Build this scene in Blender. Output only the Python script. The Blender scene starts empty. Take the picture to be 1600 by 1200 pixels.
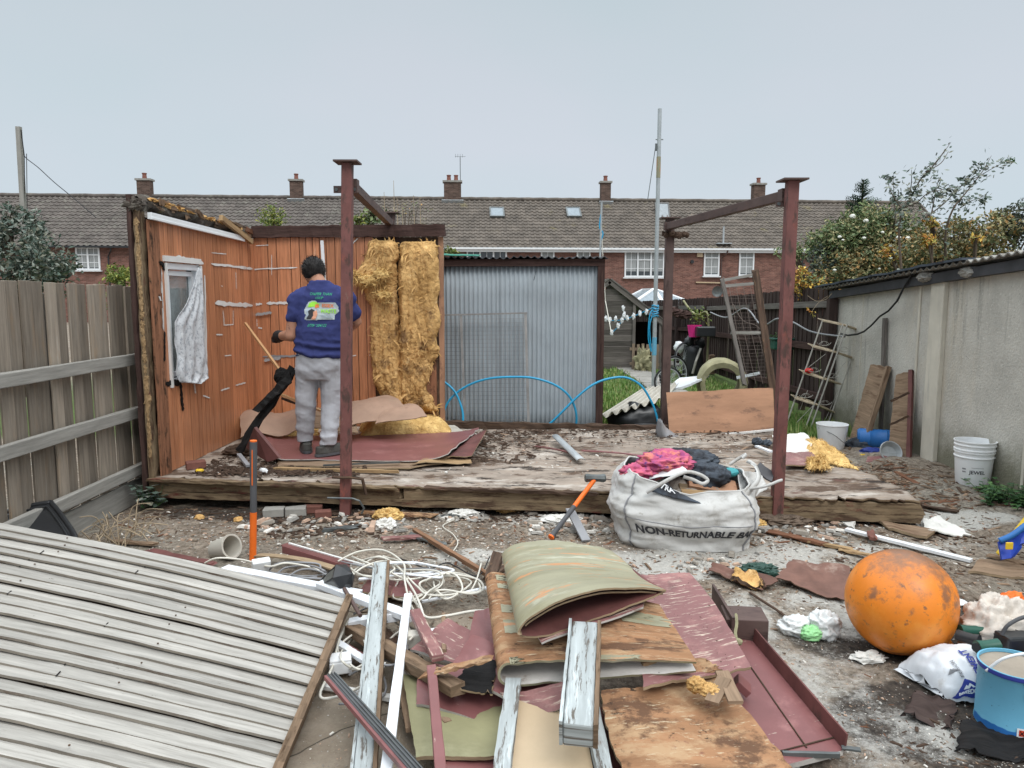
import bpy,math,random
from mathutils import Vector,Matrix,noise
from mathutils.bvhtree import BVHTree
random.seed(7)
R=math.radians
V3=Vector
SC=bpy.context.scene
COL=SC.collection
# ---------------- camera
CH,PITCH,FPX=1.65,R(6.86),1164.0
cam_d=bpy.data.cameras.new('camera')
cam=bpy.data.objects.new('camera',cam_d)
COL.objects.link(cam)
cam.location=(0,0,CH)
cam.rotation_euler=(R(90)-PITCH,0,0)
cam_d.sensor_width=36
cam_d.lens=36*FPX/1600
cam_d.clip_start=0.05
cam_d.clip_end=2000
SC.camera=cam
SC.render.resolution_x,SC.render.resolution_y=1024,768
# ---------------- overcast sky and soft sun
SUN_EL,SUN_AZ=R(52),R(155)
w=bpy.data.worlds.new("World")
SC.world=w
w.use_nodes=True
nt=w.node_tree
nt.nodes.clear()
out=nt.nodes.new('ShaderNodeOutputWorld')
bg=nt.nodes.new('ShaderNodeBackground')
bg.inputs['Strength'].default_value=0.10
sky=nt.nodes.new('ShaderNodeTexSky')
sky.sky_type='NISHITA'
sky.sun_disc=False
sky.sun_elevation=SUN_EL
sky.sun_rotation=SUN_AZ
sky.air_density=1.0
sky.dust_density=6.0
hsv=nt.nodes.new('ShaderNodeHueSaturation')
hsv.inputs['Saturation'].default_value=0.25
tc=nt.nodes.new('ShaderNodeTexCoord')
sep=nt.nodes.new('ShaderNodeSeparateXYZ')
mp=nt.nodes.new('ShaderNodeMapping')
mp.inputs['Scale'].default_value=(1.0,1.0,2.2)
cn=nt.nodes.new('ShaderNodeTexNoise')
cn.inputs['Scale'].default_value=1.6
cn.inputs['Detail'].default_value=3
ramp=nt.nodes.new('ShaderNodeValToRGB')
e=ramp.color_ramp.elements
e[0].position=0.0;e[0].color=(7.0,7.7,8.3,1)
e[1].position=1.0;e[1].color=(28,29.3,30.5,1)
for p,c in((0.10,(6.6,7.35,8.05,1)),(0.38,(5.75,6.5,7.05,1)),(0.55,(14,15,16,1))):
	q=e.new(p);q.color=c
mix=nt.nodes.new('ShaderNodeMix');mix.data_type='RGBA'
mix.inputs['Factor'].default_value=0.93
mul=nt.nodes.new('ShaderNodeMix');mul.data_type='RGBA';mul.blend_type='MULTIPLY'
mul.inputs['Factor'].default_value=1.0
cr=nt.nodes.new('ShaderNodeValToRGB')
cr.color_ramp.elements[0].position=.3;cr.color_ramp.elements[0].color=(.90,.985,.975,1)
cr.color_ramp.elements[1].position=.7;cr.color_ramp.elements[1].color=(1.04,1.015,1.03,1)
L=nt.links.new
L(tc.outputs['Generated'],sep.inputs[0]);L(sep.outputs['Z'],ramp.inputs['Fac'])
L(tc.outputs['Generated'],mp.inputs['Vector']);L(mp.outputs[0],cn.inputs['Vector']);L(cn.outputs['Fac'],cr.inputs['Fac'])
L(sky.outputs[0],hsv.inputs['Color'])
L(hsv.outputs[0],mix.inputs['A']);L(ramp.outputs[0],mix.inputs['B'])
L(mix.outputs['Result'],mul.inputs['A']);L(cr.outputs[0],mul.inputs['B'])
L(mul.outputs['Result'],bg.inputs['Color']);L(bg.outputs[0],out.inputs['Surface'])
sd=bpy.data.lights.new('sun','SUN')
sd.energy=1.3
sd.angle=R(25)
sd.color=(1.0,0.97,0.93)
sun=bpy.data.objects.new('sun',sd)
COL.objects.link(sun)
sun.rotation_euler=(R(90)-SUN_EL,0,R(180)-SUN_AZ)
SC.view_settings.view_transform='Standard'
SC.view_settings.look='None'
SC.view_settings.exposure=0.0
SC.view_settings.gamma=1.0
# ---------------- points of the place, measured in the photograph
cp,sp=math.cos(PITCH),math.sin(PITCH)
def ray(px,py):
	a,b=(px-800)/FPX,(600-py)/FPX
	return V3((a,cp+b*sp,-sp+b*cp))
def W(px,py,z=0.0):
	r=ray(px,py);t=(z-CH)/r.z
	return V3((r.x*t,r.y*t,z))
def Q(px,py,Y):
	r=ray(px,py);t=Y/r.y
	return V3((r.x*t,Y,CH+r.z*t))
def QX(px,py,X):
	r=ray(px,py);t=X/r.x
	return V3((X,r.y*t,CH+r.z*t))
def QP(px,py,A,B):
	r=ray(px,py);nx,ny=-(B[1]-A[1]),B[0]-A[0]
	t=(nx*A[0]+ny*A[1])/(nx*r.x+ny*r.y)
	return V3((r.x*t,r.y*t,CH+r.z*t))
def fbm(p,s=1.0,o=4):
	return noise.fractal(V3(p)*s,1.0,2.0,o)
def lerp(a,b,t):return a+(b-a)*t
# ---------------- objects
ORG={}
def props(o,label=None,cat=None,group=None,kind=None):
	if label:o['label']=label
	if cat:o['category']=cat
	if group:o['group']=group
	if kind:o['kind']=kind
	return o
def thing(name,label,cat,loc,group=None):
	o=bpy.data.objects.new(name,None)
	COL.objects.link(o)
	o.empty_display_size=0.2
	o.location=loc
	ORG[o.name]=V3(loc)
	return props(o,label,cat,group)
class MB:
	def __init__(s):s.v=[];s.f=[];s.u=[];s.m=[]
	def add(s,vs,fs,us=None,mi=0):
		b=len(s.v)
		s.v+=[V3(p)for p in vs]
		for i,f in enumerate(fs):
			s.f.append([b+k for k in f]);s.m.append(mi)
			s.u.append(us[i]if us else[(0,0)]*len(f))
	def bar(s,p0,p1,w,t,up=(0,0,1),seg=1,jit=0.0,bow=0.0,taper=1.0,rag=0.0,mi=0,twist=0.0):
		p0,p1,up=V3(p0),V3(p1),V3(up)
		x=(p1-p0);Ln=x.length;x.normalize()
		y=up.cross(x)
		if y.length<1e-4:y=V3((0,1,0)).cross(x)
		y.normalize();z=x.cross(y)
		o=random.random()*40
		vs=[]
		for i in range(seg+1):
			a=i/seg
			c=p0.lerp(p1,a)+z*(bow*4*a*(1-a))
			k=lerp(1,taper,a)
			ta=twist*a
			yy,zz=y*math.cos(ta)+z*math.sin(ta),z*math.cos(ta)-y*math.sin(ta)
			for(sy,sz)in((-1,-1),(1,-1),(1,1),(-1,1)):
				q=c+yy*(sy*w/2*k)+zz*(sz*t/2*k)
				if jit:q+=V3([random.uniform(-jit,jit)for _ in range(3)])
				if rag and i in(0,seg):q+=x*random.uniform(-rag,rag)
				vs.append(q)
		fs,us=[],[]
		per=[0,w,w+t,2*w+t,2*w+2*t]
		for i in range(seg):
			for k in range(4):
				a,b=i*4+k,i*4+(k+1)%4
				fs.append([a,b,b+4,a+4])
				u0,u1=o+Ln*i/seg,o+Ln*(i+1)/seg
				us.append([(u0,o+per[k]),(u0,o+per[k+1]),(u1,o+per[k+1]),(u1,o+per[k])])
		n=seg*4
		fs.append([3,2,1,0]);us.append([(o,o+t),(o+w*.1,o+t),(o+w*.1,o),(o,o)])
		fs.append([n,n+1,n+2,n+3]);us.append([(o,o),(o+w*.1,o),(o+w*.1,o+t),(o,o+t)])
		s.add(vs,fs,us,mi)
		return s
	def box(s,c,sz,rot=(0,0,0),mi=0,jit=0):
		c=V3(c)
		from mathutils import Euler
		E=Euler(rot).to_matrix()
		k=max(range(3),key=lambda i:sz[i])
		ax=[V3((1,0,0)),V3((0,1,0)),V3((0,0,1))][k]
		up=V3((0,0,1))if k!=2 else V3((0,1,0))
		d=E@(ax*sz[k]/2)
		if k==0:w,t=sz[1],sz[2]
		elif k==1:w,t=sz[0],sz[2]
		else:w,t=sz[0],sz[1]
		return s.bar(c-d,c+d,w,t,E@up,jit=jit,mi=mi)
	def tube(s,pts,r,n=8,caps=True,closed=False,mi=0):
		pts=[V3(p)for p in pts]
		m=len(pts);vs=[];fs=[];us=[]
		rr=r if isinstance(r,(list,tuple))else[r]*m
		prev=None;acc=0;o=random.random()*40;al=[0]
		for i in range(m):
			if closed:d=pts[(i+1)%m]-pts[i-1]
			else:d=pts[min(i+1,m-1)]-pts[max(i-1,0)]
			if d.length<1e-9:d=V3((0,0,1))
			d.normalize()
			if prev is None:
				a=d.orthogonal().normalized()
			else:
				a=prev-d*prev.dot(d)
				a=a.normalized()if a.length>1e-6 else d.orthogonal().normalized()
			prev=a;b=d.cross(a)
			if i:acc+=(pts[i]-pts[i-1]).length;al.append(acc)
			for k in range(n):
				t=2*math.pi*k/n
				vs.append(pts[i]+(a*math.cos(t)+b*math.sin(t))*rr[i])
		q=m if closed else m-1
		for i in range(q):
			j=(i+1)%m
			for k in range(n):
				l=(k+1)%n
				fs.append([i*n+k,i*n+l,j*n+l,j*n+k])
				c=2*math.pi*rr[i]/n
				u0=o+al[i];u1=o+(al[j]if j else acc)
				us.append([(u0,o+k*c),(u0,o+(k+1)*c),(u1,o+(k+1)*c),(u1,o+k*c)])
		if caps and not closed:
			fs.append(list(range(n))[::-1]);us.append([(o,o)]*n)
			fs.append([(m-1)*n+k for k in range(n)]);us.append([(o,o)]*n)
		s.add(vs,fs,us,mi);return s
	def cyl(s,p0,p1,r0,r1=None,n=12,caps=True,mi=0):
		return s.tube([p0,p1],[r0,r0 if r1 is None else r1],n,caps,mi=mi)
	def lathe(s,prof,n=24,mat=None,mi=0,amp=0):
		mat=mat or Matrix()
		vs,fs,us=[],[],[]
		for i,(r,z)in enumerate(prof):
			for k in range(n):
				t=2*math.pi*k/n
				rr=r*(1+(amp*fbm((math.cos(t)*2,math.sin(t)*2,z*4),1.3)if amp else 0))
				vs.append(mat@V3((rr*math.cos(t),rr*math.sin(t),z)))
		for i in range(len(prof)-1):
			for k in range(n):
				l=(k+1)%n
				fs.append([i*n+k,i*n+l,(i+1)*n+l,(i+1)*n+k])
				us.append([(k/n,prof[i][1]),((k+1)/n,prof[i][1]),((k+1)/n,prof[i+1][1]),(k/n,prof[i+1][1])])
		s.add(vs,fs,us,mi);return s
	def grid(s,f,nu,nv,su=1,sv=1,mi=0,flip=False,wrap=False):
		vs=[f(i/nu,j/nv)for j in range(nv+1)for i in range(nu+(0 if wrap else 1))]
		st=nu+(0 if wrap else 1)
		o=random.random()*40
		fs,us=[],[]
		for j in range(nv):
			for i in range(nu):
				i2=(i+1)%st if wrap else i+1
				a,b,c,d=j*st+i,j*st+i2,(j+1)*st+i2,(j+1)*st+i
				fs.append([d,c,b,a]if flip else[a,b,c,d])
				q=[(o+su*i/nu,o+sv*j/nv),(o+su*(i+1)/nu,o+sv*j/nv),
(o+su*(i+1)/nu,o+sv*(j+1)/nv),(o+su*i/nu,o+sv*(j+1)/nv)]
				us.append(q[::-1]if flip else q)
		s.add(vs,fs,us,mi);return s
	def slab(s,f,nu,nv,t,su=1,sv=1,mi=0,mb=None,me=None):
		"""sheet with thickness: f gives its top face; mb / me material slots of the underside and edge"""
		mb=mi if mb is None else mb;me=mi if me is None else me
		P=[[V3(f(i/nu,j/nv))for i in range(nu+1)]for j in range(nv+1)]
		N=[]
		for j in range(nv+1):
			row=[]
			for i in range(nu+1):
				a=P[j][min(i+1,nu)]-P[j][max(i-1,0)]
				b=P[min(j+1,nv)][i]-P[max(j-1,0)][i]
				n=a.cross(b)
				row.append(n.normalized()if n.length>1e-9 else V3((0,0,1)))
			N.append(row)
		o=random.random()*40
		top=[P[j][i]for j in range(nv+1)for i in range(nu+1)]
		bot=[P[j][i]-N[j][i]*t for j in range(nv+1)for i in range(nu+1)]
		st=nu+1;n0=len(top)
		b0=len(s.v)
		s.v+=top+bot
		def face(ix,uv,m):s.f.append([b0+k for k in ix]);s.u.append(uv);s.m.append(m)
		for j in range(nv):
			for i in range(nu):
				a,b,c,d=j*st+i,j*st+i+1,(j+1)*st+i+1,(j+1)*st+i
				q=[(o+su*x/nu,o+sv*y/nv)for x,y in((i,j),(i+1,j),(i+1,j+1),(i,j+1))]
				face([a,b,c,d],q,mi)
				face([n0+d,n0+c,n0+b,n0+a],q[::-1],mb)
		ed=[(i,0,i+1,0)for i in range(nu)]+[(nu,j,nu,j+1)for j in range(nv)]+[(i+1,nv,i,nv)for i in range(nu)]+[(0,j+1,0,j)for j in range(nv)]
		for(i,j,k,l)in ed:
			a,b=j*st+i,l*st+k
			ua,ub=o+su*i/nu+sv*j/nv,o+su*k/nu+sv*l/nv
			face([a,n0+a,n0+b,b],[(ua,o),(ua,o+t),(ub,o+t),(ub,o)],me)
		return s
	def prism(s,pts,off,mi=0,me=None):
		me=mi if me is None else me
		pts=[V3(p)for p in pts];off=V3(off);n=len(pts)
		o=random.random()*40
		uvp=[(o+p.x,o+p.y+p.z)for p in pts]
		s.add(pts+[p+off for p in pts],[list(range(n)),[2*n-1-k for k in range(n)]],[uvp,uvp[::-1]],mi)
		b=len(s.v)-2*n
		for k in range(n):
			l=(k+1)%n
			s.f.append([b+k,b+n+k,b+n+l,b+l]);s.m.append(me)
			s.u.append([(o+k,o),(o+k,o+.02),(o+k+.1,o+.02),(o+k+.1,o)])
		return s
	def loft(s,rings,n=20,power=2.0):
		"""rings: (centre, rx, ry, axis-x dir, axis-y dir)"""
		vs,fs=[],[]
		for(c,rx,ry,ax,ay)in rings:
			for k in range(n):
				t=2*math.pi*k/n
				ct,st=math.cos(t),math.sin(t)
				m=1/((abs(ct)**power+abs(st)**power)**(1/power))
				vs.append(V3(c)+V3(ax)*(rx*ct*m)+V3(ay)*(ry*st*m))
		for i in range(len(rings)-1):
			for k in range(n):
				l=(k+1)%n
				fs.append([i*n+k,i*n+l,(i+1)*n+l,(i+1)*n+k])
		fs.append(list(range(n))[::-1]);fs.append([(len(rings)-1)*n+k for k in range(n)])
		s.add(vs,fs);return s
	def caps(s,p0,p1,r0,r1,n=14):
		"""round-ended tapering limb"""
		p0,p1=V3(p0),V3(p1);d=(p1-p0).normalized()
		pts,rs=[],[]
		for a in(90,65,40,15):
			pts.append(p0-d*r0*math.sin(R(a)));rs.append(max(r0*math.cos(R(a)),1e-4))
		pts.append(p0);rs.append(r0)
		pts.append(p0.lerp(p1,.5));rs.append((r0+r1)/2)
		pts.append(p1);rs.append(r1)
		for a in(15,40,65,90):
			pts.append(p1+d*r1*math.sin(R(a)));rs.append(max(r1*math.cos(R(a)),1e-4))
		return s.tube(pts,rs,n)
	def blob(s,c,rad,amp=.25,freq=2.0,nu=28,nv=18,seed=0,ridged=False,flat=None,rot=0,mi=0):
		c=V3(c)
		def f(u,v):
			t,p=2*math.pi*u,math.pi*(v-.5)
			d=V3((math.cos(t)*math.cos(p),math.sin(t)*math.cos(p),math.sin(p)))
			q=d*freq+V3((seed*7.3,seed*3.1,seed))
			h=noise.ridged_multi_fractal(q,.8,2.1,4,1.0,2.0)*.5-.5 if ridged else noise.fractal(q,.9,2.0,5)
			k=1+amp*h
			p3=V3((d.x*rad[0]*k,d.y*rad[1]*k,d.z*rad[2]*k))
			if rot:p3.rotate(Matrix.Rotation(rot,3,'Z'))
			p3+=c
			if flat is not None and p3.z<flat:p3.z=flat+(p3.z-flat)*.04
			return p3
		return s.grid(f,nu,nv,1,1,mi,flip=False,wrap=True)
	def build(s,name,mats,parent=None,smooth=False,bev=0,base=None,label=None,cat=None,group=None,kind=None,sub=0):
		if parent is not None:org=ORG[parent.name]
		else:
			if base is None:
				xs=[p.x for p in s.v];ys=[p.y for p in s.v];zs=[p.z for p in s.v]
				base=V3(((min(xs)+max(xs))/2,(min(ys)+max(ys))/2,min(zs)))
			org=V3(base)
		me=bpy.data.meshes.new(name)
		me.from_pydata([tuple(p-org)for p in s.v],[],s.f)
		uvl=me.uv_layers.new(name='UVMap')
		flat=[c for f in s.u for uv in f for c in uv]
		uvl.data.foreach_set('uv',flat)
		me.polygons.foreach_set('material_index',s.m)
		if smooth:me.polygons.foreach_set('use_smooth',[True]*len(s.f))
		if not isinstance(mats,(list,tuple)):mats=[mats]
		for m in mats:me.materials.append(m)
		me.update()
		o=bpy.data.objects.new(name,me)
		COL.objects.link(o)
		if parent is not None:o.parent=parent
		else:o.location=org
		ORG[o.name]=V3(org)
		if smooth=='auto':
			me.set_sharp_from_angle(angle=R(40))
		if bev:
			b=o.modifiers.new('bevel','BEVEL');b.width=bev;b.segments=2;b.limit_method='ANGLE'
		if sub:
			b=o.modifiers.new('subdivision','SUBSURF');b.levels=sub;b.render_levels=sub
		if parent is None:props(o,label,cat,group,kind)
		elif label:o['label']=label
		if kind and parent is not None:o['kind']=kind
		return o
def copy_tree(o,parent=None):
	c=o.copy();COL.objects.link(c)
	if parent is not None:c.parent=parent
	for ch in[k for k in o.children]:copy_tree(ch,c)
	return c
	# ---------------- materials
def mat(name,base,vary=.25,ztop=None,rough=.8,scale=6,stretch=(1,1,1),coord='Object',bump=.25,bscale=None,bdist=.01,
stains=(),island=0.0,metal=0.0,spec=.3,dark=None,alpha=1.0,trans=0.0,sss=0.0,detail=6,hueisl=None):
	m=bpy.data.materials.new(name);m.use_nodes=True
	t=m.node_tree;b=t.nodes['Principled BSDF'];L=t.links.new
	c=t.nodes.new('ShaderNodeTexCoord')
	def mapping(st):
		q=t.nodes.new('ShaderNodeMapping');q.inputs['Scale'].default_value=st
		L(c.outputs[coord],q.inputs['Vector']);return q
	mp=mapping(stretch)
	n=t.nodes.new('ShaderNodeTexNoise');n.inputs['Scale'].default_value=scale;n.inputs['Detail'].default_value=detail
	n.inputs['Roughness'].default_value=.65
	L(mp.outputs[0],n.inputs['Vector'])
	rp=t.nodes.new('ShaderNodeValToRGB')
	d=dark or tuple(x*(1-vary)for x in base)
	br=tuple(min(1,x*(1+vary))for x in base)
	rp.color_ramp.elements[0].position=.3;rp.color_ramp.elements[0].color=(*d,1)
	rp.color_ramp.elements[1].position=.7;rp.color_ramp.elements[1].color=(*br,1)
	L(n.outputs['Fac'],rp.inputs['Fac'])
	cur=rp.outputs[0]
	for k,s in enumerate(stains):
		col,sc,lo,hi=s[:4]
		st=s[4]if len(s)>4 else stretch
		q=mapping(st);q.inputs['Location'].default_value=(3.1*k+1,5.7*k,2.3*k)
		z=t.nodes.new('ShaderNodeTexNoise');z.inputs['Scale'].default_value=sc;z.inputs['Detail'].default_value=7
		z.inputs['Roughness'].default_value=.7
		L(q.outputs[0],z.inputs['Vector'])
		mr=t.nodes.new('ShaderNodeMapRange');mr.inputs['From Min'].default_value=lo;mr.inputs['From Max'].default_value=hi
		mr.interpolation_type='SMOOTHSTEP'
		L(z.outputs['Fac'],mr.inputs['Value'])
		mx=t.nodes.new('ShaderNodeMix');mx.data_type='RGBA'
		L(mr.outputs[0],mx.inputs['Factor']);L(cur,mx.inputs['A']);mx.inputs['B'].default_value=(*col,1)
		cur=mx.outputs['Result']
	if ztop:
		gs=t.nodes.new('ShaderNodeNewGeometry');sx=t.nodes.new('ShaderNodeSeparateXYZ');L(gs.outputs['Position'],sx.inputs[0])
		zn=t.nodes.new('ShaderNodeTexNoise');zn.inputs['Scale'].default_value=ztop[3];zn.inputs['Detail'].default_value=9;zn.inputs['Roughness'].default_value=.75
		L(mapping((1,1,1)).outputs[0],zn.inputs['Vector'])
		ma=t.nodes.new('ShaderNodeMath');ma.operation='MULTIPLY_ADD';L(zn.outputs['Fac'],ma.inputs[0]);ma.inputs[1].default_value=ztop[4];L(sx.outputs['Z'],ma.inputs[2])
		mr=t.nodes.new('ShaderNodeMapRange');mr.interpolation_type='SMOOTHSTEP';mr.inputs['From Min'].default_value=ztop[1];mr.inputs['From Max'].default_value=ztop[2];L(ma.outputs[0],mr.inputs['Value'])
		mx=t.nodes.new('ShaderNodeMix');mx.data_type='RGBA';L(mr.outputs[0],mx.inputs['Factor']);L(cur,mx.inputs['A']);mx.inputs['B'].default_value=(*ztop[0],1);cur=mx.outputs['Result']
	if island or hueisl:
		g=t.nodes.new('ShaderNodeNewGeometry')
		if hueisl:
			hr=t.nodes.new('ShaderNodeValToRGB');hr.color_ramp.interpolation='CONSTANT'
			es=hr.color_ramp.elements
			for i,cc in enumerate(hueisl):
				if i==0:es[0].position=0;es[0].color=(*cc,1)
				elif i==1:es[1].position=1/len(hueisl);es[1].color=(*cc,1)
				else:x=es.new(i/len(hueisl));x.color=(*cc,1)
			L(g.outputs['Random Per Island'],hr.inputs['Fac'])
			mx=t.nodes.new('ShaderNodeMix');mx.data_type='RGBA';mx.blend_type='MULTIPLY';mx.inputs['Factor'].default_value=1
			L(cur,mx.inputs['A']);L(hr.outputs[0],mx.inputs['B']);cur=mx.outputs['Result']
		if island:
			h=t.nodes.new('ShaderNodeHueSaturation')
			mr=t.nodes.new('ShaderNodeMapRange');mr.inputs['To Min'].default_value=1-island;mr.inputs['To Max'].default_value=1+island
			L(g.outputs['Random Per Island'],mr.inputs['Value']);L(mr.outputs[0],h.inputs['Value']);L(cur,h.inputs['Color'])
			cur=h.outputs[0]
	L(cur,b.inputs['Base Color'])
	if isinstance(rough,tuple):
		mr=t.nodes.new('ShaderNodeMapRange');mr.inputs['To Min'].default_value=rough[0];mr.inputs['To Max'].default_value=rough[1]
		L(n.outputs['Fac'],mr.inputs['Value']);L(mr.outputs[0],b.inputs['Roughness'])
	else:b.inputs['Roughness'].default_value=rough
	b.inputs['Metallic'].default_value=metal
	b.inputs['Specular IOR Level'].default_value=spec
	if trans:b.inputs['Transmission Weight'].default_value=trans
	if sss:b.inputs['Subsurface Weight'].default_value=sss;b.inputs['Subsurface Radius'].default_value=(.02,.01,.006)
	if alpha<1:b.inputs['Alpha'].default_value=alpha
	if bump:
		bn=t.nodes.new('ShaderNodeTexNoise');bn.inputs['Scale'].default_value=bscale or scale*3;bn.inputs['Detail'].default_value=5
		L(mp.outputs[0],bn.inputs['Vector'])
		bp=t.nodes.new('ShaderNodeBump');bp.inputs['Strength'].default_value=bump;bp.inputs['Distance'].default_value=bdist
		L(bn.outputs['Fac'],bp.inputs['Height']);L(bp.outputs[0],b.inputs['Normal'])
	return m
GR=(1,14,14)
Mt={}
def wood(k,base,**kw):
	a=dict(vary=.35,rough=.85,scale=2.5,stretch=GR,coord='UV',bump=.5,bscale=5,bdist=.004,spec=.15);a.update(kw)
	Mt[k]=mat(k,base,**a)
wood('panel_laminate',(.43,.18,.09),vary=.32,rough=.36,bump=.12,island=.2,spec=.35,scale=3,
stains=[((.53,.255,.14),2.2,.52,.8,(1,30,1)),((.24,.08,.04),1.6,.54,.78,(1,22,1)),((.58,.36,.24),4,.64,.8,(.6,3,1))])
wood('panel_edge',(.25,.115,.065),vary=.5,stains=[((.05,.03,.02),3,.5,.65,(2,5,5)),((.35,.2,.09),5,.6,.75,(3,6,6))])
wood('rotten_wood',(.075,.048,.034),vary=.6,bump=.9,bscale=8,stains=[((.22,.13,.075),4,.55,.75,(1.5,9,9)),((.10,.025,.018),3,.6,.75,(2,4,4))])
wood('header_wood',(.06,.035,.03),vary=.5,bump=.7,stains=[((.15,.09,.07),4,.55,.8,(1,12,12))])
wood('pale_timber',(.34,.225,.12),vary=.3,stains=[((.14,.085,.05),3,.52,.75,(1.5,8,8)),((.45,.33,.2),3,.6,.8)])
wood('joist_timber',(.20,.145,.09),vary=.4,bump=.8,stains=[((.075,.045,.03),3,.46,.62,(1.2,6,6)),((.12,.03,.025),2.2,.56,.68,(1.5,4,4)),((.33,.26,.15),6,.6,.8)])
wood('fence_timber',(.245,.205,.165),vary=.3,island=.32,stains=[((.31,.21,.13),1.6,.5,.8,(1.2,6,6)),((.10,.08,.065),5,.62,.75,(1,16,1)),((.32,.31,.29),2,.58,.8,(1,8,1)),((.07,.035,.02),7,.7,.76,(1.5,4,1))])
wood('fence_rail',(.29,.275,.25),vary=.25,stains=[((.14,.12,.1),4,.6,.8,(1,16,1)),((.06,.045,.035),9,.71,.76,(1.5,4,1))])
wood('lap_edge',(.20,.175,.145),vary=.35,stains=[((.08,.055,.04),3,.5,.7,(1,4,1))])
wood('lap_timber',(.355,.335,.305),vary=.25,island=.2,bump=.8,bscale=7,stains=[((.26,.24,.215),3,.50,.70,(.8,22,1)),((.19,.165,.135),5,.59,.70,(1.2,30,1)),((.12,.075,.05),5,.66,.73,(1.2,5,1)),((.10,.085,.07),26,.66,.70,(1,2,1)),((.47,.455,.43),2,.6,.8,(1,10,1))])
wood('lap_under',(.10,.07,.05),vary=.4)
wood('batten_brown',(.17,.115,.075),vary=.45,stains=[((.06,.035,.02),4,.5,.7,(2,8,8)),((.3,.24,.18),5,.6,.8)])
wood('dark_fence',(.052,.036,.032),vary=.35,island=.25,stains=[((.10,.075,.06),3,.58,.8)])
wood('grey_shed',(.135,.12,.108),vary=.4,island=.35,stains=[((.19,.17,.15),4,.55,.75,(1,12,1))])
wood('picket',(.22,.165,.12),vary=.3,island=.15)
wood('ply',(.30,.16,.085),vary=.32,rough=.8,bump=.4,scale=2.6,stretch=(1,5,1),
stains=[((.40,.26,.15),3.6,.48,.62,(1,2.2,1)),((.13,.07,.042),5,.51,.62,(1,1.6,1)),((.50,.40,.27),14,.58,.66,(1,7,1)),((.045,.03,.022),9,.60,.66,(1,1.4,1)),((.16,.06,.05),4,.60,.68,(1,1.3,1))])
wood('ply_panel',(.38,.21,.13),vary=.25,rough=.75,bump=.2,scale=1.4,stretch=(1,4,1),
stains=[((.20,.115,.08),4,.53,.68,(1,2,1)),((.16,.05,.035),7,.66,.76,(1,3,1))])
wood('ply_edge',(.30,.22,.14),vary=.4,scale=8)
wood('charred',(.012,.011,.011),vary=.6,bump=.9,bscale=9,rough=.7,stains=[((.05,.04,.035),5,.6,.75,(1,8,1))])
wood('stick',(.45,.26,.13),vary=.2,island=.2)
wood('stick_brown',(.20,.11,.065),vary=.35,island=.2)
wood('offcut',(.165,.115,.08),vary=.3,island=.45,hueisl=[(1,1,1),(1.2,1.1,1),(.5,.45,.45),(.9,.6,.5),(1.5,1.45,1.4),(.7,.7,.7)])
wood('grey_timber',(.36,.385,.385),vary=.25,bump=.7,scale=2,stretch=(1,10,10),stains=[((.13,.115,.10),5,.53,.60,(1,8,8)),((.54,.585,.59),4,.54,.68,(1,12,12)),((.20,.12,.08),2,.64,.74,(1,4,4))])
wood('old_board',(.24,.165,.11),vary=.35,stains=[((.10,.055,.035),3,.5,.7,(1,5,1)),((.38,.29,.2),5,.6,.8,(1,8,1))])
def paint(k,base,**kw):
	a=dict(vary=.14,rough=.55,scale=5,bump=.12,bscale=30,bdist=.003);a.update(kw)
	Mt[k]=mat(k,base,**a)
paint('maroon',(.205,.080,.078),coord='UV',rough=.42,spec=.4,scale=3,stains=[((.36,.17,.16),3.5,.52,.76),((.48,.38,.32),11,.65,.70,(1,7,1)),((.11,.05,.045),4,.60,.74),((.06,.04,.035),40,.68,.72)])
paint('maroon_worn',(.215,.098,.094),coord='UV',rough=.5,scale=3,stains=[((.52,.42,.34),6,.55,.63,(1,9,1)),((.12,.06,.055),4,.58,.74),((.40,.20,.18),3,.5,.76),((.06,.04,.035),34,.67,.71)])
paint('maroon_dark',(.13,.05,.045),vary=.3,rough=.6,stains=[((.06,.035,.03),5,.5,.7)])
paint('sheet_edge',(.46,.43,.40),coord='UV',vary=.3,stains=[((.2,.15,.12),9,.55,.7)])
paint('olive',(.27,.25,.165),coord='UV',rough=.42,spec=.4,scale=3,vary=.2,stretch=(1,3,1),
stains=[((.22,.20,.115),3,.50,.70,(1,2.5,1)),((.43,.42,.32),3.2,.54,.72,(1,3,1)),((.45,.22,.10),4.2,.575,.60,(.7,4,1)),((.10,.075,.05),34,.66,.70,(1,1,1)),((.16,.13,.08),7,.63,.72,(1,1,1))])
paint('olive_moss',(.25,.235,.13),coord='UV',rough=.6,scale=2,vary=.25,stains=[((.36,.34,.21),2,.5,.75),((.15,.14,.05),4,.6,.75)])
paint('beige_panel',(.50,.38,.25),coord='UV',rough=.4,vary=.08,stains=[((.2,.13,.08),14,.72,.76),((.42,.30,.19),1.5,.5,.8)])
paint('upvc',(.74,.76,.79),rough=.3,spec=.5,vary=.05,stains=[((.45,.42,.38),7,.62,.78)])
paint('white_paint',(.66,.65,.63),rough=.5,vary=.08,stains=[((.38,.33,.28),6,.6,.75)])
paint('white_clean',(.74,.75,.76),rough=.4,vary=.04)
paint('cable_white',(.62,.59,.52),rough=.4,vary=.12)
paint('cable_black',(.02,.02,.022),rough=.45)
paint('cable_grey',(.25,.25,.26),rough=.5)
paint('steel_maroon',(.17,.068,.060),rough=.6,vary=.3,coord='UV',scale=4,bump=.4,stains=[((.075,.042,.035),5,.50,.62,(1,3,3)),((.30,.085,.06),3,.56,.72,(1,2,2)),((.22,.15,.12),7,.62,.72,(1,2,2)),((.03,.02,.018),9,.68,.72,(1,1,1))])
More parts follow.
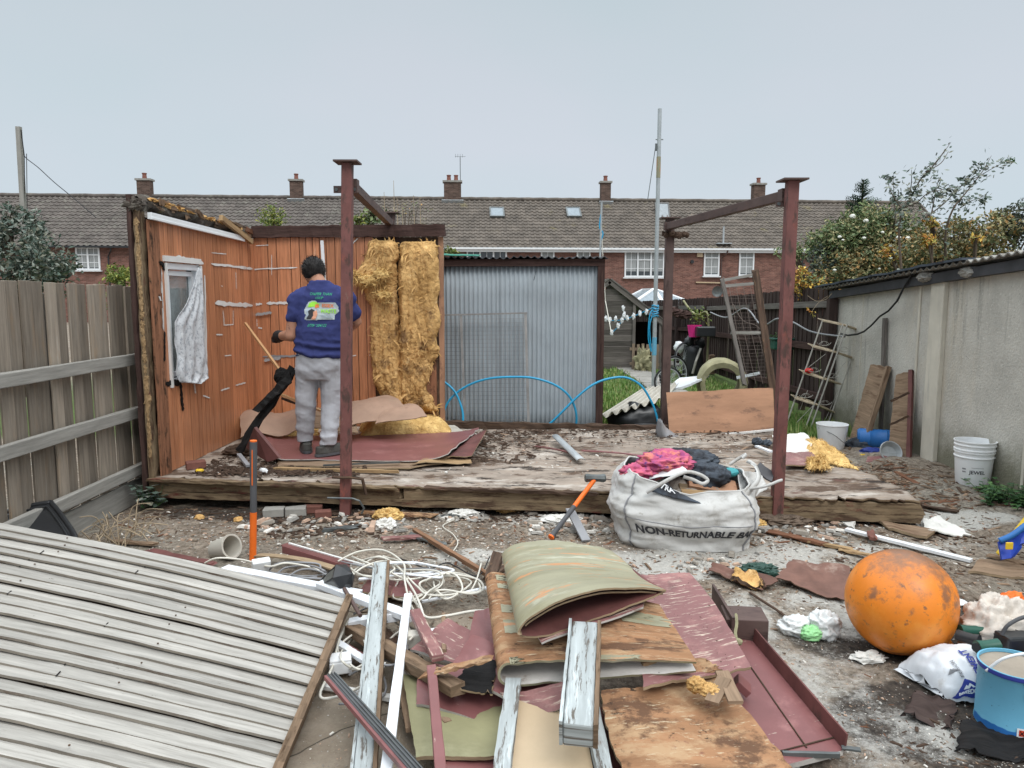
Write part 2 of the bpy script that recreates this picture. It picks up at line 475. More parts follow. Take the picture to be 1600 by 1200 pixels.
paint('steel_brown',(.095,.06,.052),rough=.6,vary=.25,coord='UV',scale=4,bump=.3,stains=[((.05,.03,.027),4,.52,.66,(1,3,3)),((.17,.08,.06),3,.6,.75)])
paint('galv',(.40,.42,.43),rough=.45,metal=.3,vary=.15,coord='UV')
paint('corrugated',(.35,.385,.41),rough=.9,spec=.05,metal=0,vary=.1,coord='Object',scale=3,bump=.05,
stains=[((.40,.45,.485),1.5,.5,.8,(5,1,.5)),((.22,.24,.26),3,.62,.78,(9,1,.6)),((.25,.18,.14),8,.70,.76)])
paint('corr_dark',(.05,.05,.055),rough=.7,vary=.3)
paint('rack_metal',(.40,.38,.34),rough=.5,metal=.2,vary=.2,stains=[((.28,.18,.1),12,.6,.75)])
paint('rusty_wire',(.13,.10,.085),vary=.3,rough=.8)
paint('gate_steel',(.24,.23,.22),vary=.3,rough=.7,stains=[((.28,.26,.24),9,.55,.7)])
paint('rack_shelf',(.42,.34,.24),rough=.7,vary=.25,stains=[((.25,.15,.08),12,.55,.7)])
paint('black_plastic',(.018,.019,.021),rough=.38,spec=.5,vary=.2)
paint('green_plastic',(.02,.085,.06),rough=.4)
paint('dark_green',(.03,.07,.055),rough=.5)
paint('blue_hose',(.02,.30,.52),rough=.35,spec=.5,vary=.1)
paint('blue_paint',(.03,.15,.42),rough=.4,vary=.15,stains=[((.25,.27,.3),9,.66,.75)])
paint('blue_dark',(.025,.045,.23),rough=.5,vary=.2)
paint('navy_print',(.03,.045,.25),rough=.5,vary=.05)
paint('sky_blue',(.135,.37,.52),rough=.4,vary=.06,stains=[((.04,.05,.07),45,.65,.67),((.25,.53,.67),3,.5,.7),((.12,.22,.27),6,.62,.70)])
paint('yellow',(.75,.50,.04),rough=.45)
paint('orange',(.80,.155,.02),rough=.45,vary=.12,stains=[((.35,.1,.03),9,.62,.8)])
paint('grey_rubber',(.085,.085,.09),rough=.6,vary=.25)
paint('tool_steel',(.13,.14,.14),rough=.45,metal=.5,vary=.3,stains=[((.14,.08,.05),12,.6,.75)])
paint('pink',(.70,.03,.24),rough=.5)
paint('red',(.60,.03,.025),rough=.5)
paint('teal',(.05,.28,.30),rough=.6)
paint('concrete',(.50,.475,.425),ztop=((.20,.19,.14),.80,.36,5,.5),rough=.95,vary=.18,scale=2,bump=.6,bscale=55,bdist=.012,
stains=[((.53,.47,.38),1.2,.48,.7,(1,1,.25)),((.27,.26,.235),2.2,.54,.72,(2.5,2.5,.18)),((.60,.58,.53),34,.56,.66,(1,1,1)),((.24,.23,.21),42,.60,.68,(1,1,1)),((.16,.15,.12),1.7,.66,.74,(3,3,.12))])
paint('concrete_post',(.56,.52,.44),rough=.9,vary=.12,scale=3,bump=.3,bscale=40,stains=[((.33,.31,.28),2,.5,.75,(2,2,.3))])
paint('rubble',(.36,.34,.31),rough=.95,vary=.2,scale=9,island=.3,bump=.5,bscale=40,hueisl=[(1,1,1),(1.2,1.2,1.2),(.75,.7,.65),(1.1,.8,.65),(1.5,1.5,1.5)])
paint('brick_loose',(.20,.085,.065),rough=.9,vary=.3,island=.3,scale=9,bump=.5)
paint('stone_block',(.28,.265,.24),rough=.95,vary=.25,scale=6,bump=.6,stains=[((.14,.12,.1),5,.55,.7)])
paint('moss_stone',(.27,.25,.15),rough=.95,vary=.3,scale=6,bump=.6,stains=[((.36,.34,.25),7,.55,.7)])
paint('rusty_sheet',(.165,.085,.065),rough=.8,vary=.35,scale=4,coord='UV',bump=.5,stains=[((.30,.21,.17),3.5,.56,.7),((.08,.045,.035),3,.6,.75)])
paint('plaster_bit',(.66,.64,.60),rough=.95,vary=.15,scale=8,bump=.5,stains=[((.4,.36,.31),6,.58,.72)])
paint('insulation',(.62,.39,.165),rough=1,vary=.3,scale=5,bump=.9,bscale=26,bdist=.03,spec=.05,dark=(.36,.20,.07),
stains=[((.25,.145,.07),3.2,.52,.66),((.82,.60,.32),6,.56,.75)])
paint('insulation_light',(.74,.52,.22),rough=1,vary=.25,scale=7,bump=.9,bscale=30,bdist=.03,spec=.05,dark=(.42,.24,.08))
paint('paper_brown',(.33,.215,.155),rough=.7,vary=.2,coord='UV',scale=3,stains=[((.45,.36,.25),5,.6,.75),((.2,.12,.09),3,.6,.75)])
paint('lace',(.66,.67,.69),alpha=.8,rough=.8,vary=.12,scale=30,bump=.4,bscale=60,stains=[((.38,.40,.43),34,.53,.58),((.80,.81,.82),12,.6,.68)])
paint('bulk_bag',(.52,.51,.49),rough=.75,vary=.08,scale=3,bump=.35,bscale=14,bdist=.02,stains=[((.30,.28,.25),3.5,.51,.70),((.60,.595,.58),2,.5,.75),((.22,.19,.15),9,.64,.74)])
paint('bag_print',(.045,.045,.05),rough=.8)
paint('bag_inside',(.33,.34,.36),rough=.8,vary=.1)
paint('pink_cloth',(.52,.11,.15),rough=.9,vary=.35,scale=9,bump=.4,bscale=20,dark=(.24,.05,.17),stains=[((.62,.20,.15),9,.52,.64),((.12,.06,.22),8,.55,.64)])
paint('jacket',(.06,.072,.09),rough=.8,vary=.25,scale=5,bump=.4,bscale=12,stains=[((.022,.022,.026),2.2,.5,.6)])
paint('carrier',(.70,.71,.70),rough=.4,vary=.1,scale=8,bump=.5,bscale=16,bdist=.02,stains=[((.5,.48,.43),6,.6,.8)])
paint('carrier_green',(.35,.72,.33),rough=.4,vary=.15,scale=8)
paint('dirty_bag',(.56,.50,.44),rough=.5,vary=.2,scale=8,bump=.6,bscale=16,bdist=.02,stains=[((.28,.13,.07),4,.58,.7),((.7,.69,.66),6,.6,.75)])
paint('clear_plastic',(.50,.47,.41),rough=.4,vary=.15,stains=[((.33,.28,.22),6,.55,.75)])
paint('pail',(.82,.825,.83),rough=.35,spec=.45,vary=.04,stains=[((.5,.47,.42),5,.66,.8)])
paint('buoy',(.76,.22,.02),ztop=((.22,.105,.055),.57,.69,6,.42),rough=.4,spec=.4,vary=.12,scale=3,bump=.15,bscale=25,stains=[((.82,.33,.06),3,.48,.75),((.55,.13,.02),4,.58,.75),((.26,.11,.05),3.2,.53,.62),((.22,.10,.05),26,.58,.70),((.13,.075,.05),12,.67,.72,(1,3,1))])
paint('cement_paper',(.60,.62,.65),rough=.6,vary=.05,scale=4,bump=.3,bscale=10,bdist=.02,stains=[((.42,.40,.37),4,.6,.75)])
paint('cement_lid',(.30,.255,.205),rough=.9,vary=.15,scale=12)
paint('hazard_red',(.62,.07,.03),rough=.5)
paint('print_green',(.06,.42,.22),rough=.8)
paint('print_lime',(.35,.75,.08),rough=.8)
paint('print_orange',(.80,.22,.07),rough=.8)
paint('print_outline',(.45,.50,.52),rough=.8)
paint('print_grey',(.40,.47,.52),rough=.8)
paint('print_skin',(.72,.34,.22),rough=.8)
paint('tshirt',(.042,.050,.150),rough=.95,vary=.16,scale=9,bump=.25,bscale=60,bdist=.003,spec=.1)
paint('joggers',(.41,.405,.43),rough=.95,vary=.10,scale=4,bump=.3,bscale=70,bdist=.003,spec=.1,stains=[((.26,.25,.25),2.5,.5,.75)])
paint('skin',(.40,.20,.13),rough=.55,vary=.14,scale=14,sss=.1,stains=[((.16,.09,.07),11,.56,.66)])
paint('hair',(.014,.011,.010),rough=.6,vary=.5,scale=30,bump=.9,bscale=70)
paint('boots',(.065,.062,.056),rough=.8,vary=.3,scale=12,bump=.4,stains=[((.15,.14,.13),6,.55,.72)])
paint('glove',(.012,.012,.013),rough=.7,vary=.3)
paint('bark',(.10,.075,.055),rough=.95,vary=.4,scale=9,bump=.8)
paint('dry_stem',(.32,.25,.17),rough=.9,vary=.3)
def leafmat(k,cols,rough=.6):
	Mt[k]=mat(k,(1,1,1),vary=.0,rough=rough,bump=0,hueisl=cols,island=.3,spec=.25)
leafmat('leaf_greygreen',[(.14,.18,.15),(.09,.125,.10),(.24,.26,.22),(.16,.16,.12),(.06,.085,.065)])
leafmat('leaf_lime',[(.20,.23,.05),(.13,.18,.04),(.28,.28,.07),(.09,.13,.03)])
leafmat('leaf_mid',[(.15,.21,.095),(.20,.25,.11),(.08,.12,.05),(.30,.27,.14)])
leafmat('leaf_conifer',[(.025,.06,.035),(.04,.08,.045),(.02,.04,.025)])
leafmat('leaf_autumn',[(.27,.25,.11),(.18,.21,.10),(.44,.26,.10),(.13,.16,.08),(.38,.32,.16),(.22,.20,.11)])
leafmat('leaf_yellow',[(.50,.29,.05),(.42,.18,.04),(.30,.26,.07),(.55,.37,.08)])
leafmat('leaf_dark',[(.055,.075,.045),(.06,.065,.04),(.03,.035,.025)])
leafmat('leaf_ivy',[(.05,.12,.04),(.08,.16,.05),(.03,.07,.03)])
leafmat('grass_blades',[(.13,.25,.05),(.10,.20,.04),(.20,.29,.08),(.24,.25,.10)])
Mt['flower_white']=mat('flower_white',(.75,.74,.68),vary=.1)
Mt['glass']=mat('glass',(.05,.06,.07),rough=.08,bump=0,spec=.8)
Mt['glass_dark']=mat('glass_dark',(.035,.04,.045),rough=.12,bump=0,spec=.8,vary=.5,scale=3)
Mt['net_curtain']=mat('net_curtain',(.30,.31,.31),vary=.3,scale=4,stretch=(9,1,.4),rough=.9,bump=0)
Mt['shed_glass']=mat('shed_glass',(.45,.5,.5),rough=.1,bump=0,spec=.5,alpha=.35)
Mt['skylight_glass']=mat('skylight_glass',(.22,.26,.29),vary=.15,rough=.25,bump=0,spec=.3)
# ================ GROUND
def soft(x,y,cx,cy,rx,ry):
	d=((x-cx)/rx)**2+((y-cy)/ry)**2
	return max(0.0,1-d)
def spots(L_):
	o=[]
	for(px,py,rx,ry,k)in L_:
		c=W(px,py);o.append((c.x,c.y,rx,ry,k))
	return o
DUST=spots([(1240,1050,.45,.6,.75),(1250,960,.5,.4,.7),(1080,880,.8,.35,1),(1220,860,.8,.4,.8),(730,868,.35,.18,1),
(690,805,.5,.14,.8),(860,815,.45,.2,.8),(1480,815,.6,.3,1),(1350,1150,.5,.3,.6),(1550,860,.9,.3,.5),(600,820,.3,.12,.6)])
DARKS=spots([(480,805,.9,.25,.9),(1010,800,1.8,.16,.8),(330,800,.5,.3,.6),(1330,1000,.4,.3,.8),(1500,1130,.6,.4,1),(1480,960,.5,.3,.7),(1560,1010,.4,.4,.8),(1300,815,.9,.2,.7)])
def axis(lo,hi,fine_lo,fine_hi,step):
	a=[];x=fine_lo
	while x<=fine_hi:a.append(x);x+=step
	s=step;x=fine_hi
	while x<hi:s*=1.35;x+=s;a.append(min(x,hi))
	s=step;x=fine_lo
	while x>lo:s*=1.35;x-=s;a.insert(0,max(x,lo))
	return a
def gz(x,y):
	k=1 if y<8.5 else 0
	h=.016*fbm((x,y,0),2.2)+.007*fbm((x,y,3),11)
	if y<4.2 and x<.3:h*=.35
	h+=.05*max(0,min(1,(x-3.2)/.6))*k
	return h
GX,GY=axis(-400,400,-4.0,4.3,.034),axis(-3,900,1.6,8.6,.034)
gv=[(x,y,gz(x,y))for y in GY for x in GX]
nx_=len(GX)
gf=[[j*nx_+i,j*nx_+i+1,(j+1)*nx_+i+1,(j+1)*nx_+i]for j in range(len(GY)-1)for i in range(nx_-1)]
me=bpy.data.meshes.new('ground');me.from_pydata(gv,[],gf)
at=me.color_attributes.new('soil','FLOAT_COLOR','POINT')
buf=[]
for(x,y,z)in gv:
	near=1.0 if(-4.5<x<5 and y<9)else 0.0
	d=k2=gr=0.0
	if near:
		n1=fbm((x,y,9),3.2)
		for(cx,cy,rx,ry,k)in DUST:d=max(d,k*min(1,soft(x,y,cx,cy,rx,ry)*1.6))
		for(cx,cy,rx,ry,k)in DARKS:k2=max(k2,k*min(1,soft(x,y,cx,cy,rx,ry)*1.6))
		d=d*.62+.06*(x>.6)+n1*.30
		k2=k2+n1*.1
	gr=max(0.0,min(1.0,(y-8.3)/.4,(23-y)/2,(9-abs(x))/2))
	gr2=max(0,min(1,(4.0-y+.5*fbm((x,y,2),1.5))*2.5,(.35-x+.6*fbm((x,y,5),1.2))*2.5))if near else 0
	buf+=[max(0,min(1,d)),max(0,min(1,k2)),gr,gr2]
at.data.foreach_set('color',buf)
me.polygons.foreach_set('use_smooth',[True]*len(gf))
gm=bpy.data.materials.new('yard_soil');gm.use_nodes=True
t=gm.node_tree;b=t.nodes['Principled BSDF'];L=t.links.new
c=t.nodes.new('ShaderNodeTexCoord');va=t.nodes.new('ShaderNodeAttribute');va.attribute_name='soil'
sp_=t.nodes.new('ShaderNodeSeparateColor');L(va.outputs['Color'],sp_.inputs[0])
def tn(sc,det=8,ro=.7,off=0):
	q=t.nodes.new('ShaderNodeMapping');q.inputs['Location'].default_value=(off,off*2,0)
	L(c.outputs['Object'],q.inputs['Vector'])
	n=t.nodes.new('ShaderNodeTexNoise');n.inputs['Scale'].default_value=sc;n.inputs['Detail'].default_value=det
	n.inputs['Roughness'].default_value=ro;L(q.outputs[0],n.inputs['Vector']);return n.outputs['Fac']
def rmp(f,*st):
	r=t.nodes.new('ShaderNodeValToRGB');es=r.color_ramp.elements
	for i,(p,cc)in enumerate(st):
		x=es[i]if i<2 else es.new(p)
		x.position=p;x.color=(*cc,1)
	L(f,r.inputs['Fac']);return r.outputs[0]
def mth(op,a,b_):
	m=t.nodes.new('ShaderNodeMath');m.operation=op
	for i,v in enumerate((a,b_)):
		if isinstance(v,(int,float)):m.inputs[i].default_value=v
		else:L(v,m.inputs[i])
	return m.outputs[0]
def rng(v,lo,hi):
	m=t.nodes.new('ShaderNodeMapRange');m.interpolation_type='SMOOTHSTEP'
	m.inputs['From Min'].default_value=lo;m.inputs['From Max'].default_value=hi;L(v,m.inputs['Value']);return m.outputs[0]
def mxc(f,a,b_):
	m=t.nodes.new('ShaderNodeMix');m.data_type='RGBA'
	L(f,m.inputs['Factor'])if not isinstance(f,float)else setattr(m.inputs['Factor'],'default_value',f)
	for k,v in(('A',a),('B',b_)):
		if isinstance(v,tuple):m.inputs[k].default_value=(*v,1)
		else:L(v,m.inputs[k])
	return m.outputs['Result']
base=rmp(tn(1.7),(.3,(.155,.125,.10)),(.72,(.35,.31,.26)),(.5,(.25,.21,.17)))
base=mxc(rng(tn(.9,6,.7,4),.5,.62),base,rmp(tn(12),(.3,(.20,.185,.155)),(.7,(.30,.275,.235))))
fine=rmp(tn(26,6,.8,2),(.38,(.30,.26,.23)),(.6,(1.3,1.26,1.22)))
mm=t.nodes.new('ShaderNodeMix');mm.data_type='RGBA';mm.blend_type='MULTIPLY';mm.inputs['Factor'].default_value=.8
L(base,mm.inputs['A']);L(fine,mm.inputs['B']);col=mm.outputs['Result']
slab_c=rmp(tn(5,8,.75,7),(.32,(.215,.17,.125)),(.7,(.37,.31,.245)))
col=mxc(va.outputs['Alpha'],col,slab_c)
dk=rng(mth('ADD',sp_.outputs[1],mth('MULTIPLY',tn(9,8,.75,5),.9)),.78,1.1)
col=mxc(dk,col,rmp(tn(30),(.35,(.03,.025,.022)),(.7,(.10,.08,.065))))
du=rng(mth('ADD',sp_.outputs[0],mth('MULTIPLY',tn(7,12,.9,1),1.9)),1.22,1.58)
col=mxc(mth('MULTIPLY',du,.72),col,rmp(tn(60,3),(.3,(.44,.425,.39)),(.7,(.62,.605,.565))))
col=mxc(rng(tn(70,2,.5,8),.70,.74),col,(.56,.53,.48))
vo=t.nodes.new('ShaderNodeTexVoronoi');vo.feature='DISTANCE_TO_EDGE';vo.inputs['Scale'].default_value=1.1
wm=t.nodes.new('ShaderNodeMix');wm.data_type='RGBA';wm.inputs['Factor'].default_value=.12
nz=t.nodes.new('ShaderNodeTexNoise');nz.inputs['Scale'].default_value=4;L(c.outputs['Object'],nz.inputs['Vector'])
L(c.outputs['Object'],wm.inputs['A']);L(nz.outputs['Color'],wm.inputs['B']);L(wm.outputs['Result'],vo.inputs['Vector'])
cr_=mth('MULTIPLY',mth('SUBTRACT',1.0,rng(vo.outputs['Distance'],0.0,.007)),va.outputs['Alpha'])
col=mxc(cr_,col,(.06,.05,.04))
green=rmp(tn(3),(.35,(.09,.11,.04)),(.65,(.11,.15,.05)),(.5,(.08,.12,.035)))
col=mxc(sp_.outputs[2],col,green)
L(col,b.inputs['Base Color']);b.inputs['Roughness'].default_value=.95;b.inputs['Specular IOR Level'].default_value=.15
bp=t.nodes.new('ShaderNodeBump');bp.inputs['Strength'].default_value=.9;bp.inputs['Distance'].default_value=.018
L(mth('ADD',tn(22,10,.8,3),mth('MULTIPLY',tn(90,3,.6,6),.4)),bp.inputs['Height']);L(bp.outputs[0],b.inputs['Normal'])
me.materials.append(gm)
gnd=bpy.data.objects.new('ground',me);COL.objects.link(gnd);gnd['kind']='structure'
m=MB()
for i in range(7):
	y0=10.6+i*1.0
	cx=2.72-.02*i+random.uniform(-.04,.04)
	m.box((cx,y0+.48,.022),(.56,.93,.04),(0,0,random.uniform(-.03,.03)))
m.box((2.6,17.6,.024),(2.6,1.0,.04))
m.build('path',Mt['stone_block'],kind='structure',bev=.006)
def grass(name,regions,n,hmin,hmax,kind_mat='grass_blades'):
	m=MB()
	for _ in range(n):
		x0,x1,y0,y1=random.choice(regions)
		x,y=random.uniform(x0,x1),random.uniform(y0,y1)
		if 2.40<x<3.05 and 10.5<y<17.5 and y1>10:continue
		h=random.uniform(hmin,hmax);a=random.uniform(0,6.28);wd=random.uniform(.004,.008)*(1+y/12)
		dx,dy=math.cos(a),math.sin(a)
		l=random.uniform(.0,.6)*h;z=gz(x,y)
		m.add([(x-dy*wd,y+dx*wd,z),(x+dy*wd,y-dx*wd,z),(x+dx*l,y+dy*l,z+h)],[[0,1,2]])
	return m.build(name,Mt[kind_mat],kind='stuff')
o=grass('grass',[(.9,2.42,8.6,12),(.9,2.42,8.6,16.5),(2.9,3.9,8.6,10),(2.9,3.9,9,16)],16000,.04,.10)
props(o,'short green lawn grass behind the metal shed','grass')
o=grass('weeds',[(2.9,3.6,7.95,8.7),(3.3,3.95,8.3,9.1)],1900,.05,.18)
props(o,'long tufty grass growing round the foot of the metal plant rack','weeds')
# ================ THE TERRACE
FA,FB=V3((-30.2,44.0,0)),V3((21.6,47.5,0))
FD=(FB-FA).normalized();FN=V3((-FD.y,FD.x,0))
def F(u,n,z):return V3((FA.x+FD.x*u+FN.x*n,FA.y+FD.y*u+FN.y*n,z))
def fu(px,row,n=0.0):
	a,b_=F(0,n,0),F(50,n,0)
	p=QP(px,row,a,b_);return(p-a).dot(FD),p.z
ZE=fu(300,385)[1];RUN=4.5;ZR=fu(300,309,RUN)[1]
SL=math.hypot(RUN,ZR-ZE)
roofN=(FD.cross(V3((FN.x*RUN,FN.y*RUN,ZR-ZE)))).normalized()
def brickmat(name,base,mortar,scale=1.0):
	m=bpy.data.materials.new(name);m.use_nodes=True;t=m.node_tree;b=t.nodes['Principled BSDF']
	c=t.nodes.new('ShaderNodeTexCoord');br=t.nodes.new('ShaderNodeTexBrick')
	br.inputs['Scale'].default_value=1.0;br.inputs['Brick Width'].default_value=.225;br.inputs['Row Height'].default_value=.075
	br.inputs['Mortar Size'].default_value=.006;br.inputs['Mortar Smooth'].default_value=.2
	br.inputs['Color1'].default_value=(*base,1);br.inputs['Color2'].default_value=(*[x*.55 for x in base],1);br.inputs['Mortar'].default_value=(*mortar,1)
	br.inputs['Bias'].default_value=-.1
	t.links.new(c.outputs['UV'],br.inputs['Vector'])
	n=t.nodes.new('ShaderNodeTexNoise');n.inputs['Scale'].default_value=2.5;n.inputs['Detail'].default_value=8;n.inputs['Roughness'].default_value=.8
	mp=t.nodes.new('ShaderNodeMapping');mp.inputs['Scale'].default_value=(.5,2.2,1);t.links.new(c.outputs['UV'],mp.inputs['Vector']);t.links.new(mp.outputs[0],n.inputs['Vector'])
	r=t.nodes.new('ShaderNodeValToRGB');r.color_ramp.elements[0].position=.35;r.color_ramp.elements[0].color=(.62,.60,.60,1)
	r.color_ramp.elements[1].position=.65;r.color_ramp.elements[1].color=(1.3,1.25,1.2,1);t.links.new(n.outputs['Fac'],r.inputs['Fac'])
	x=t.nodes.new('ShaderNodeMix');x.data_type='RGBA';x.blend_type='MULTIPLY';x.inputs['Factor'].default_value=1
	t.links.new(br.outputs['Color'],x.inputs['A']);t.links.new(r.outputs[0],x.inputs['B']);t.links.new(x.outputs['Result'],b.inputs['Base Color'])
	b.inputs['Roughness'].default_value=.95;b.inputs['Specular IOR Level'].default_value=.1
	return m
Mt['brick']=brickmat('house_brick',(.235,.115,.092),(.23,.195,.175))
Mt['brick_chimney']=brickmat('chimney_brick',(.13,.085,.07),(.16,.145,.13))
Mt['tiles_dark']=mat('roof_tiles_dark',(.108,.092,.082),vary=.4,scale=1.4,rough=.9,bump=.2,bscale=20,stains=[((.19,.18,.15),2.2,.5,.75),((.09,.08,.075),5,.55,.75)])
Mt['tiles_moss']=mat('roof_tiles_mossy',(.125,.105,.088),vary=.4,scale=1.4,rough=.9,bump=.2,bscale=20,
stains=[((.20,.17,.095),.9,.60,.75),((.19,.105,.065),1.6,.64,.76),((.075,.07,.065),5,.54,.72)])
def window(parent,px0,px1,r0,r1,cols,top_split=.34,curtain=True,n=0.0):
	u0,z1=fu(px0,r0,n);u1,z0=fu(px1,r1,n)
	f=MB();pn=-.04+n
	def fb(a,b_,c_,d,w_=.07,t_=.06):f.bar(F(a,pn,b_),F(c_,pn,d),t_,w_,FN if abs(b_-d)>.01 else(0,0,1))
	def H(z,a=u0,c_=u1,w_=.09):f.bar(F(a,pn,z),F(c_,pn,z),.08,w_)
	def Vv(u,a=z0,c_=z1,w_=.09):f.bar(F(u,pn-.003,a),F(u,pn-.003,c_),w_,.08,FN)
	H(z0+.045);H(z1-.045);Vv(u0+.045);Vv(u1-.045)
	for i in range(1,cols):Vv(u0+(u1-u0)*i/cols,w_=.10)
	zt=z1-(z1-z0)*top_split
	for i in range(cols):
		a,c_=u0+(u1-u0)*i/cols,u0+(u1-u0)*(i+1)/cols
		if cols==3 and i!=1:pass
		else:H(zt,a,c_,.07)
		f.bar(F((a+c_)/2,pn+.01,z0),F((a+c_)/2,pn+.01,z1),.03,.03,FN)
		f.bar(F(a,pn+.012,(z0+zt)/2),F(c_,pn+.012,(z0+zt)/2),.03,.03)
		if cols==3 and i!=1:f.bar(F(a,pn+.012,zt),F(c_,pn+.012,zt),.03,.03)
	fo=f.build('window',Mt['white_clean'],parent)
	g=MB();g.bar(F(u0+.05,n-.012,(z0+z1)/2),F(u1-.05,n-.012,(z0+z1)/2),.02,z1-z0-.1);g.build('pane',Mt['glass_dark'],fo)
	if curtain:
		for i in range(cols):
			a,c_=u0+(u1-u0)*(i+.1)/cols,u0+(u1-u0)*(i+.9)/cols
			lo_=z0+(.35 if cols==3 else.15)
			g=MB();g.slab(lambda s,q:F(lerp(a,c_,s),n-.035-.006*math.sin(s*40),lerp(lo_,z1-.1,q)),24,1,.003);g.build('net_curtain',Mt['net_curtain'],fo)
	s_=MB();s_.bar(F(u0-.08,n-.09,z0-.05),F(u1+.08,n-.09,z0-.05),.18,.07);s_.build('window_sill',Mt['white_clean'],fo)
	return fo
def skylight(parent,px,row,wd,ht,frame,open_=0,ang=.0):
	r=ray(px,row);P0=F(0,-.3,ZE)
	tt=(P0-V3((0,0,CH))).dot(roofN)/r.dot(roofN);c0=V3((0,0,CH))+r*tt+roofN*.09
	sd_=V3((FN.x*RUN,FN.y*RUN,ZR-ZE)).normalized();nn=roofN
	if open_:
		M_=Matrix.Rotation(open_,3,FD);sd_=M_@sd_;nn=M_@nn;c0=c0+nn*.1
	m=MB()
	for s_ in(-1,1):
		m.bar(c0+FD*(s_*wd/2)-sd_*ht/2,c0+FD*(s_*wd/2)+sd_*ht/2,.09,.12,nn)
		m.bar(c0+sd_*(s_*ht/2)-FD*(wd/2+.04),c0+sd_*(s_*ht/2)+FD*(wd/2+.04),.09,.125,nn)
	fo=m.build('skylight',frame,parent)
	m=MB();m.bar(c0-FD*wd/2+nn*.03,c0+FD*wd/2+nn*.03,ht,.02,nn);m.build('pane',Mt['skylight_glass'],fo)
def house(px0,px1,label,rm,chim,wins,gut,extra=None,endverge=False):
	u0,u1=fu(px0,385)[0],fu(px1,385)[0]
	root=thing('terraced_house',label,'house',F((u0+u1)/2,2.2,-.5),'brick terraced houses behind the gardens')
	m=MB()
	def wq(a,b_,n):
		p=[F(a,n,-.5),F(b_,n,-.5),F(b_,n,ZE),F(a,n,ZE)]
		m.add(p,[[0,1,2,3]],[[(a,0),(b_,0),(b_,ZE+.5),(a,ZE+.5)]])
	wq(u0,u1,0);wq(u1,u0,2*RUN-.6)
	for uu,sg in((u0,1),(u1,-1)):
		p=[F(uu,0,-.5),F(uu,2*RUN-.6,-.5),F(uu,2*RUN-.6,ZE),F(uu,RUN-.3,ZR-.1),F(uu,0,ZE)]
		q=[(0,0),(8.4,0),(8.4,ZE+.5),(4.2,ZR+.4),(0,ZE+.5)]
		m.add(p if sg<0 else p[::-1],[[0,1,2,3,4]],[q if sg<0 else q[::-1]])
	m.build('wall',Mt['brick'],root)
	nt_=max(4,int((u1-u0)/.33));ns=6;nc=15
	m=MB();vs=[];fs=[]
	nu=nt_*ns
	rows=[]
	for k in range(nc):
		rows+=[(k/nc,.045),((k+.97)/nc,.0)]
	rows.append((1,.0))
	for(s_,st_)in rows:
		for i in range(nu+1):
			ph=(i%ns)/ns
			h=.050*max(0,math.sin(math.pi*min(1,ph/.55)))-.012*(ph>.55)
			u=u0+(u1-u0)*i/nu
			k=s_*9.1+i*.02
			j=.008*fbm((u,s_*8,0),2.0)
			vs.append(F(u,-.32+s_*(RUN+.02),ZE-.03+s_*(ZR-ZE))+roofN*(h+st_+j))
	st=nu+1
	for r in range(len(rows)-1):
		for i in range(nu):fs.append([r*st+i,r*st+i+1,(r+1)*st+i+1,(r+1)*st+i])
	m.add(vs,fs)
	m.add([F(u0,RUN-.3,ZR-.03),F(u1,RUN-.3,ZR-.03),F(u1,2*RUN-.2,ZE),F(u0,2*RUN-.2,ZE)],[[0,1,2,3]])
	m.tube([F(lerp(u0,u1,i/30),RUN-.3,ZR+.04+.012*math.sin(i*2.1))for i in range(31)],.13,8)
	if endverge:m.bar(F(u1+.05,-.3,ZE+.03),F(u1+.05,RUN-.3,ZR+.03),.1,.16,roofN)
	roof=m.build('roof',rm,root)
	for(cx,ct,cb,wpx,pots)in chim:
		u,zt=fu(cx,ct,RUN-.3);ww=wpx/FPX*50
		m=MB()
		zb=ZR-.5
		for a in range(4):
			pass
		hw=ww/2;dn=.28
		cor=[(-hw,-dn),(hw,-dn),(hw,dn),(-hw,dn)]
		for k in range(4):
			(a,b1),(c1,d1)=cor[k],cor[(k+1)%4]
			p=[F(u+a,RUN-.3+b1,zb),F(u+c1,RUN-.3+d1,zb),F(u+c1,RUN-.3+d1,zt-.1),F(u+a,RUN-.3+b1,zt-.1)]
			ln=abs(c1-a)+abs(d1-b1)
			m.add(p,[[0,1,2,3]],[[(0,0),(ln,0),(ln,zt-zb),(0,zt-zb)]])
		ch=m.build('chimney',Mt['brick_chimney'],root)
		m=MB();m.box(F(u,RUN-.3,zt-.05),(ww+.16,.72,.12),(0,0,math.atan2(FD.y,FD.x)));m.build('chimney_cap',Mt['stone_block'],ch)
		m=MB();m.bar(F(u-hw-.15,RUN-.62,ZR-.2),F(u+hw+.15,RUN-.62,ZR-.2),.06,.3,roofN);m.build('flashing',Mt['galv'],ch)
		for k in range(pots):
			uu=u+(k-(pots-1)/2)*ww*.42
			m=MB();m.lathe([(.15,0),(.14,.05),(.12,.3),(.15,.33),(.15,.38),(.1,.38)],12,Matrix.Translation(F(uu,RUN-.3,zt)));m.build('chimney_pot',Mt['brick_loose'],ch)
	for wv in wins:window(root,*wv)
	m=MB();m.bar(F(u0,-.38,ZE-.06),F(u1,-.38,ZE-.06),.12,.11)
	if gut=='white_clean':m.bar(F(u0,-.26,ZE-.17),F(u1,-.26,ZE-.17),.04,.2)
	m.build('gutter',Mt[gut],root)
	if extra:extra(root,roof)
	return root
def pipe(root,px,r1,mt='black_plastic'):
	u,z=fu(px,r1);m=MB();m.tube([F(u+.3,-.34,ZE-.1),F(u+.25,-.3,ZE-.3),F(u,-.09,ZE-.6),F(u,-.09,-.4)],.045,6);m.build('downpipe',Mt[mt],root)
def ex1(root,roof):pipe(root,172,430)
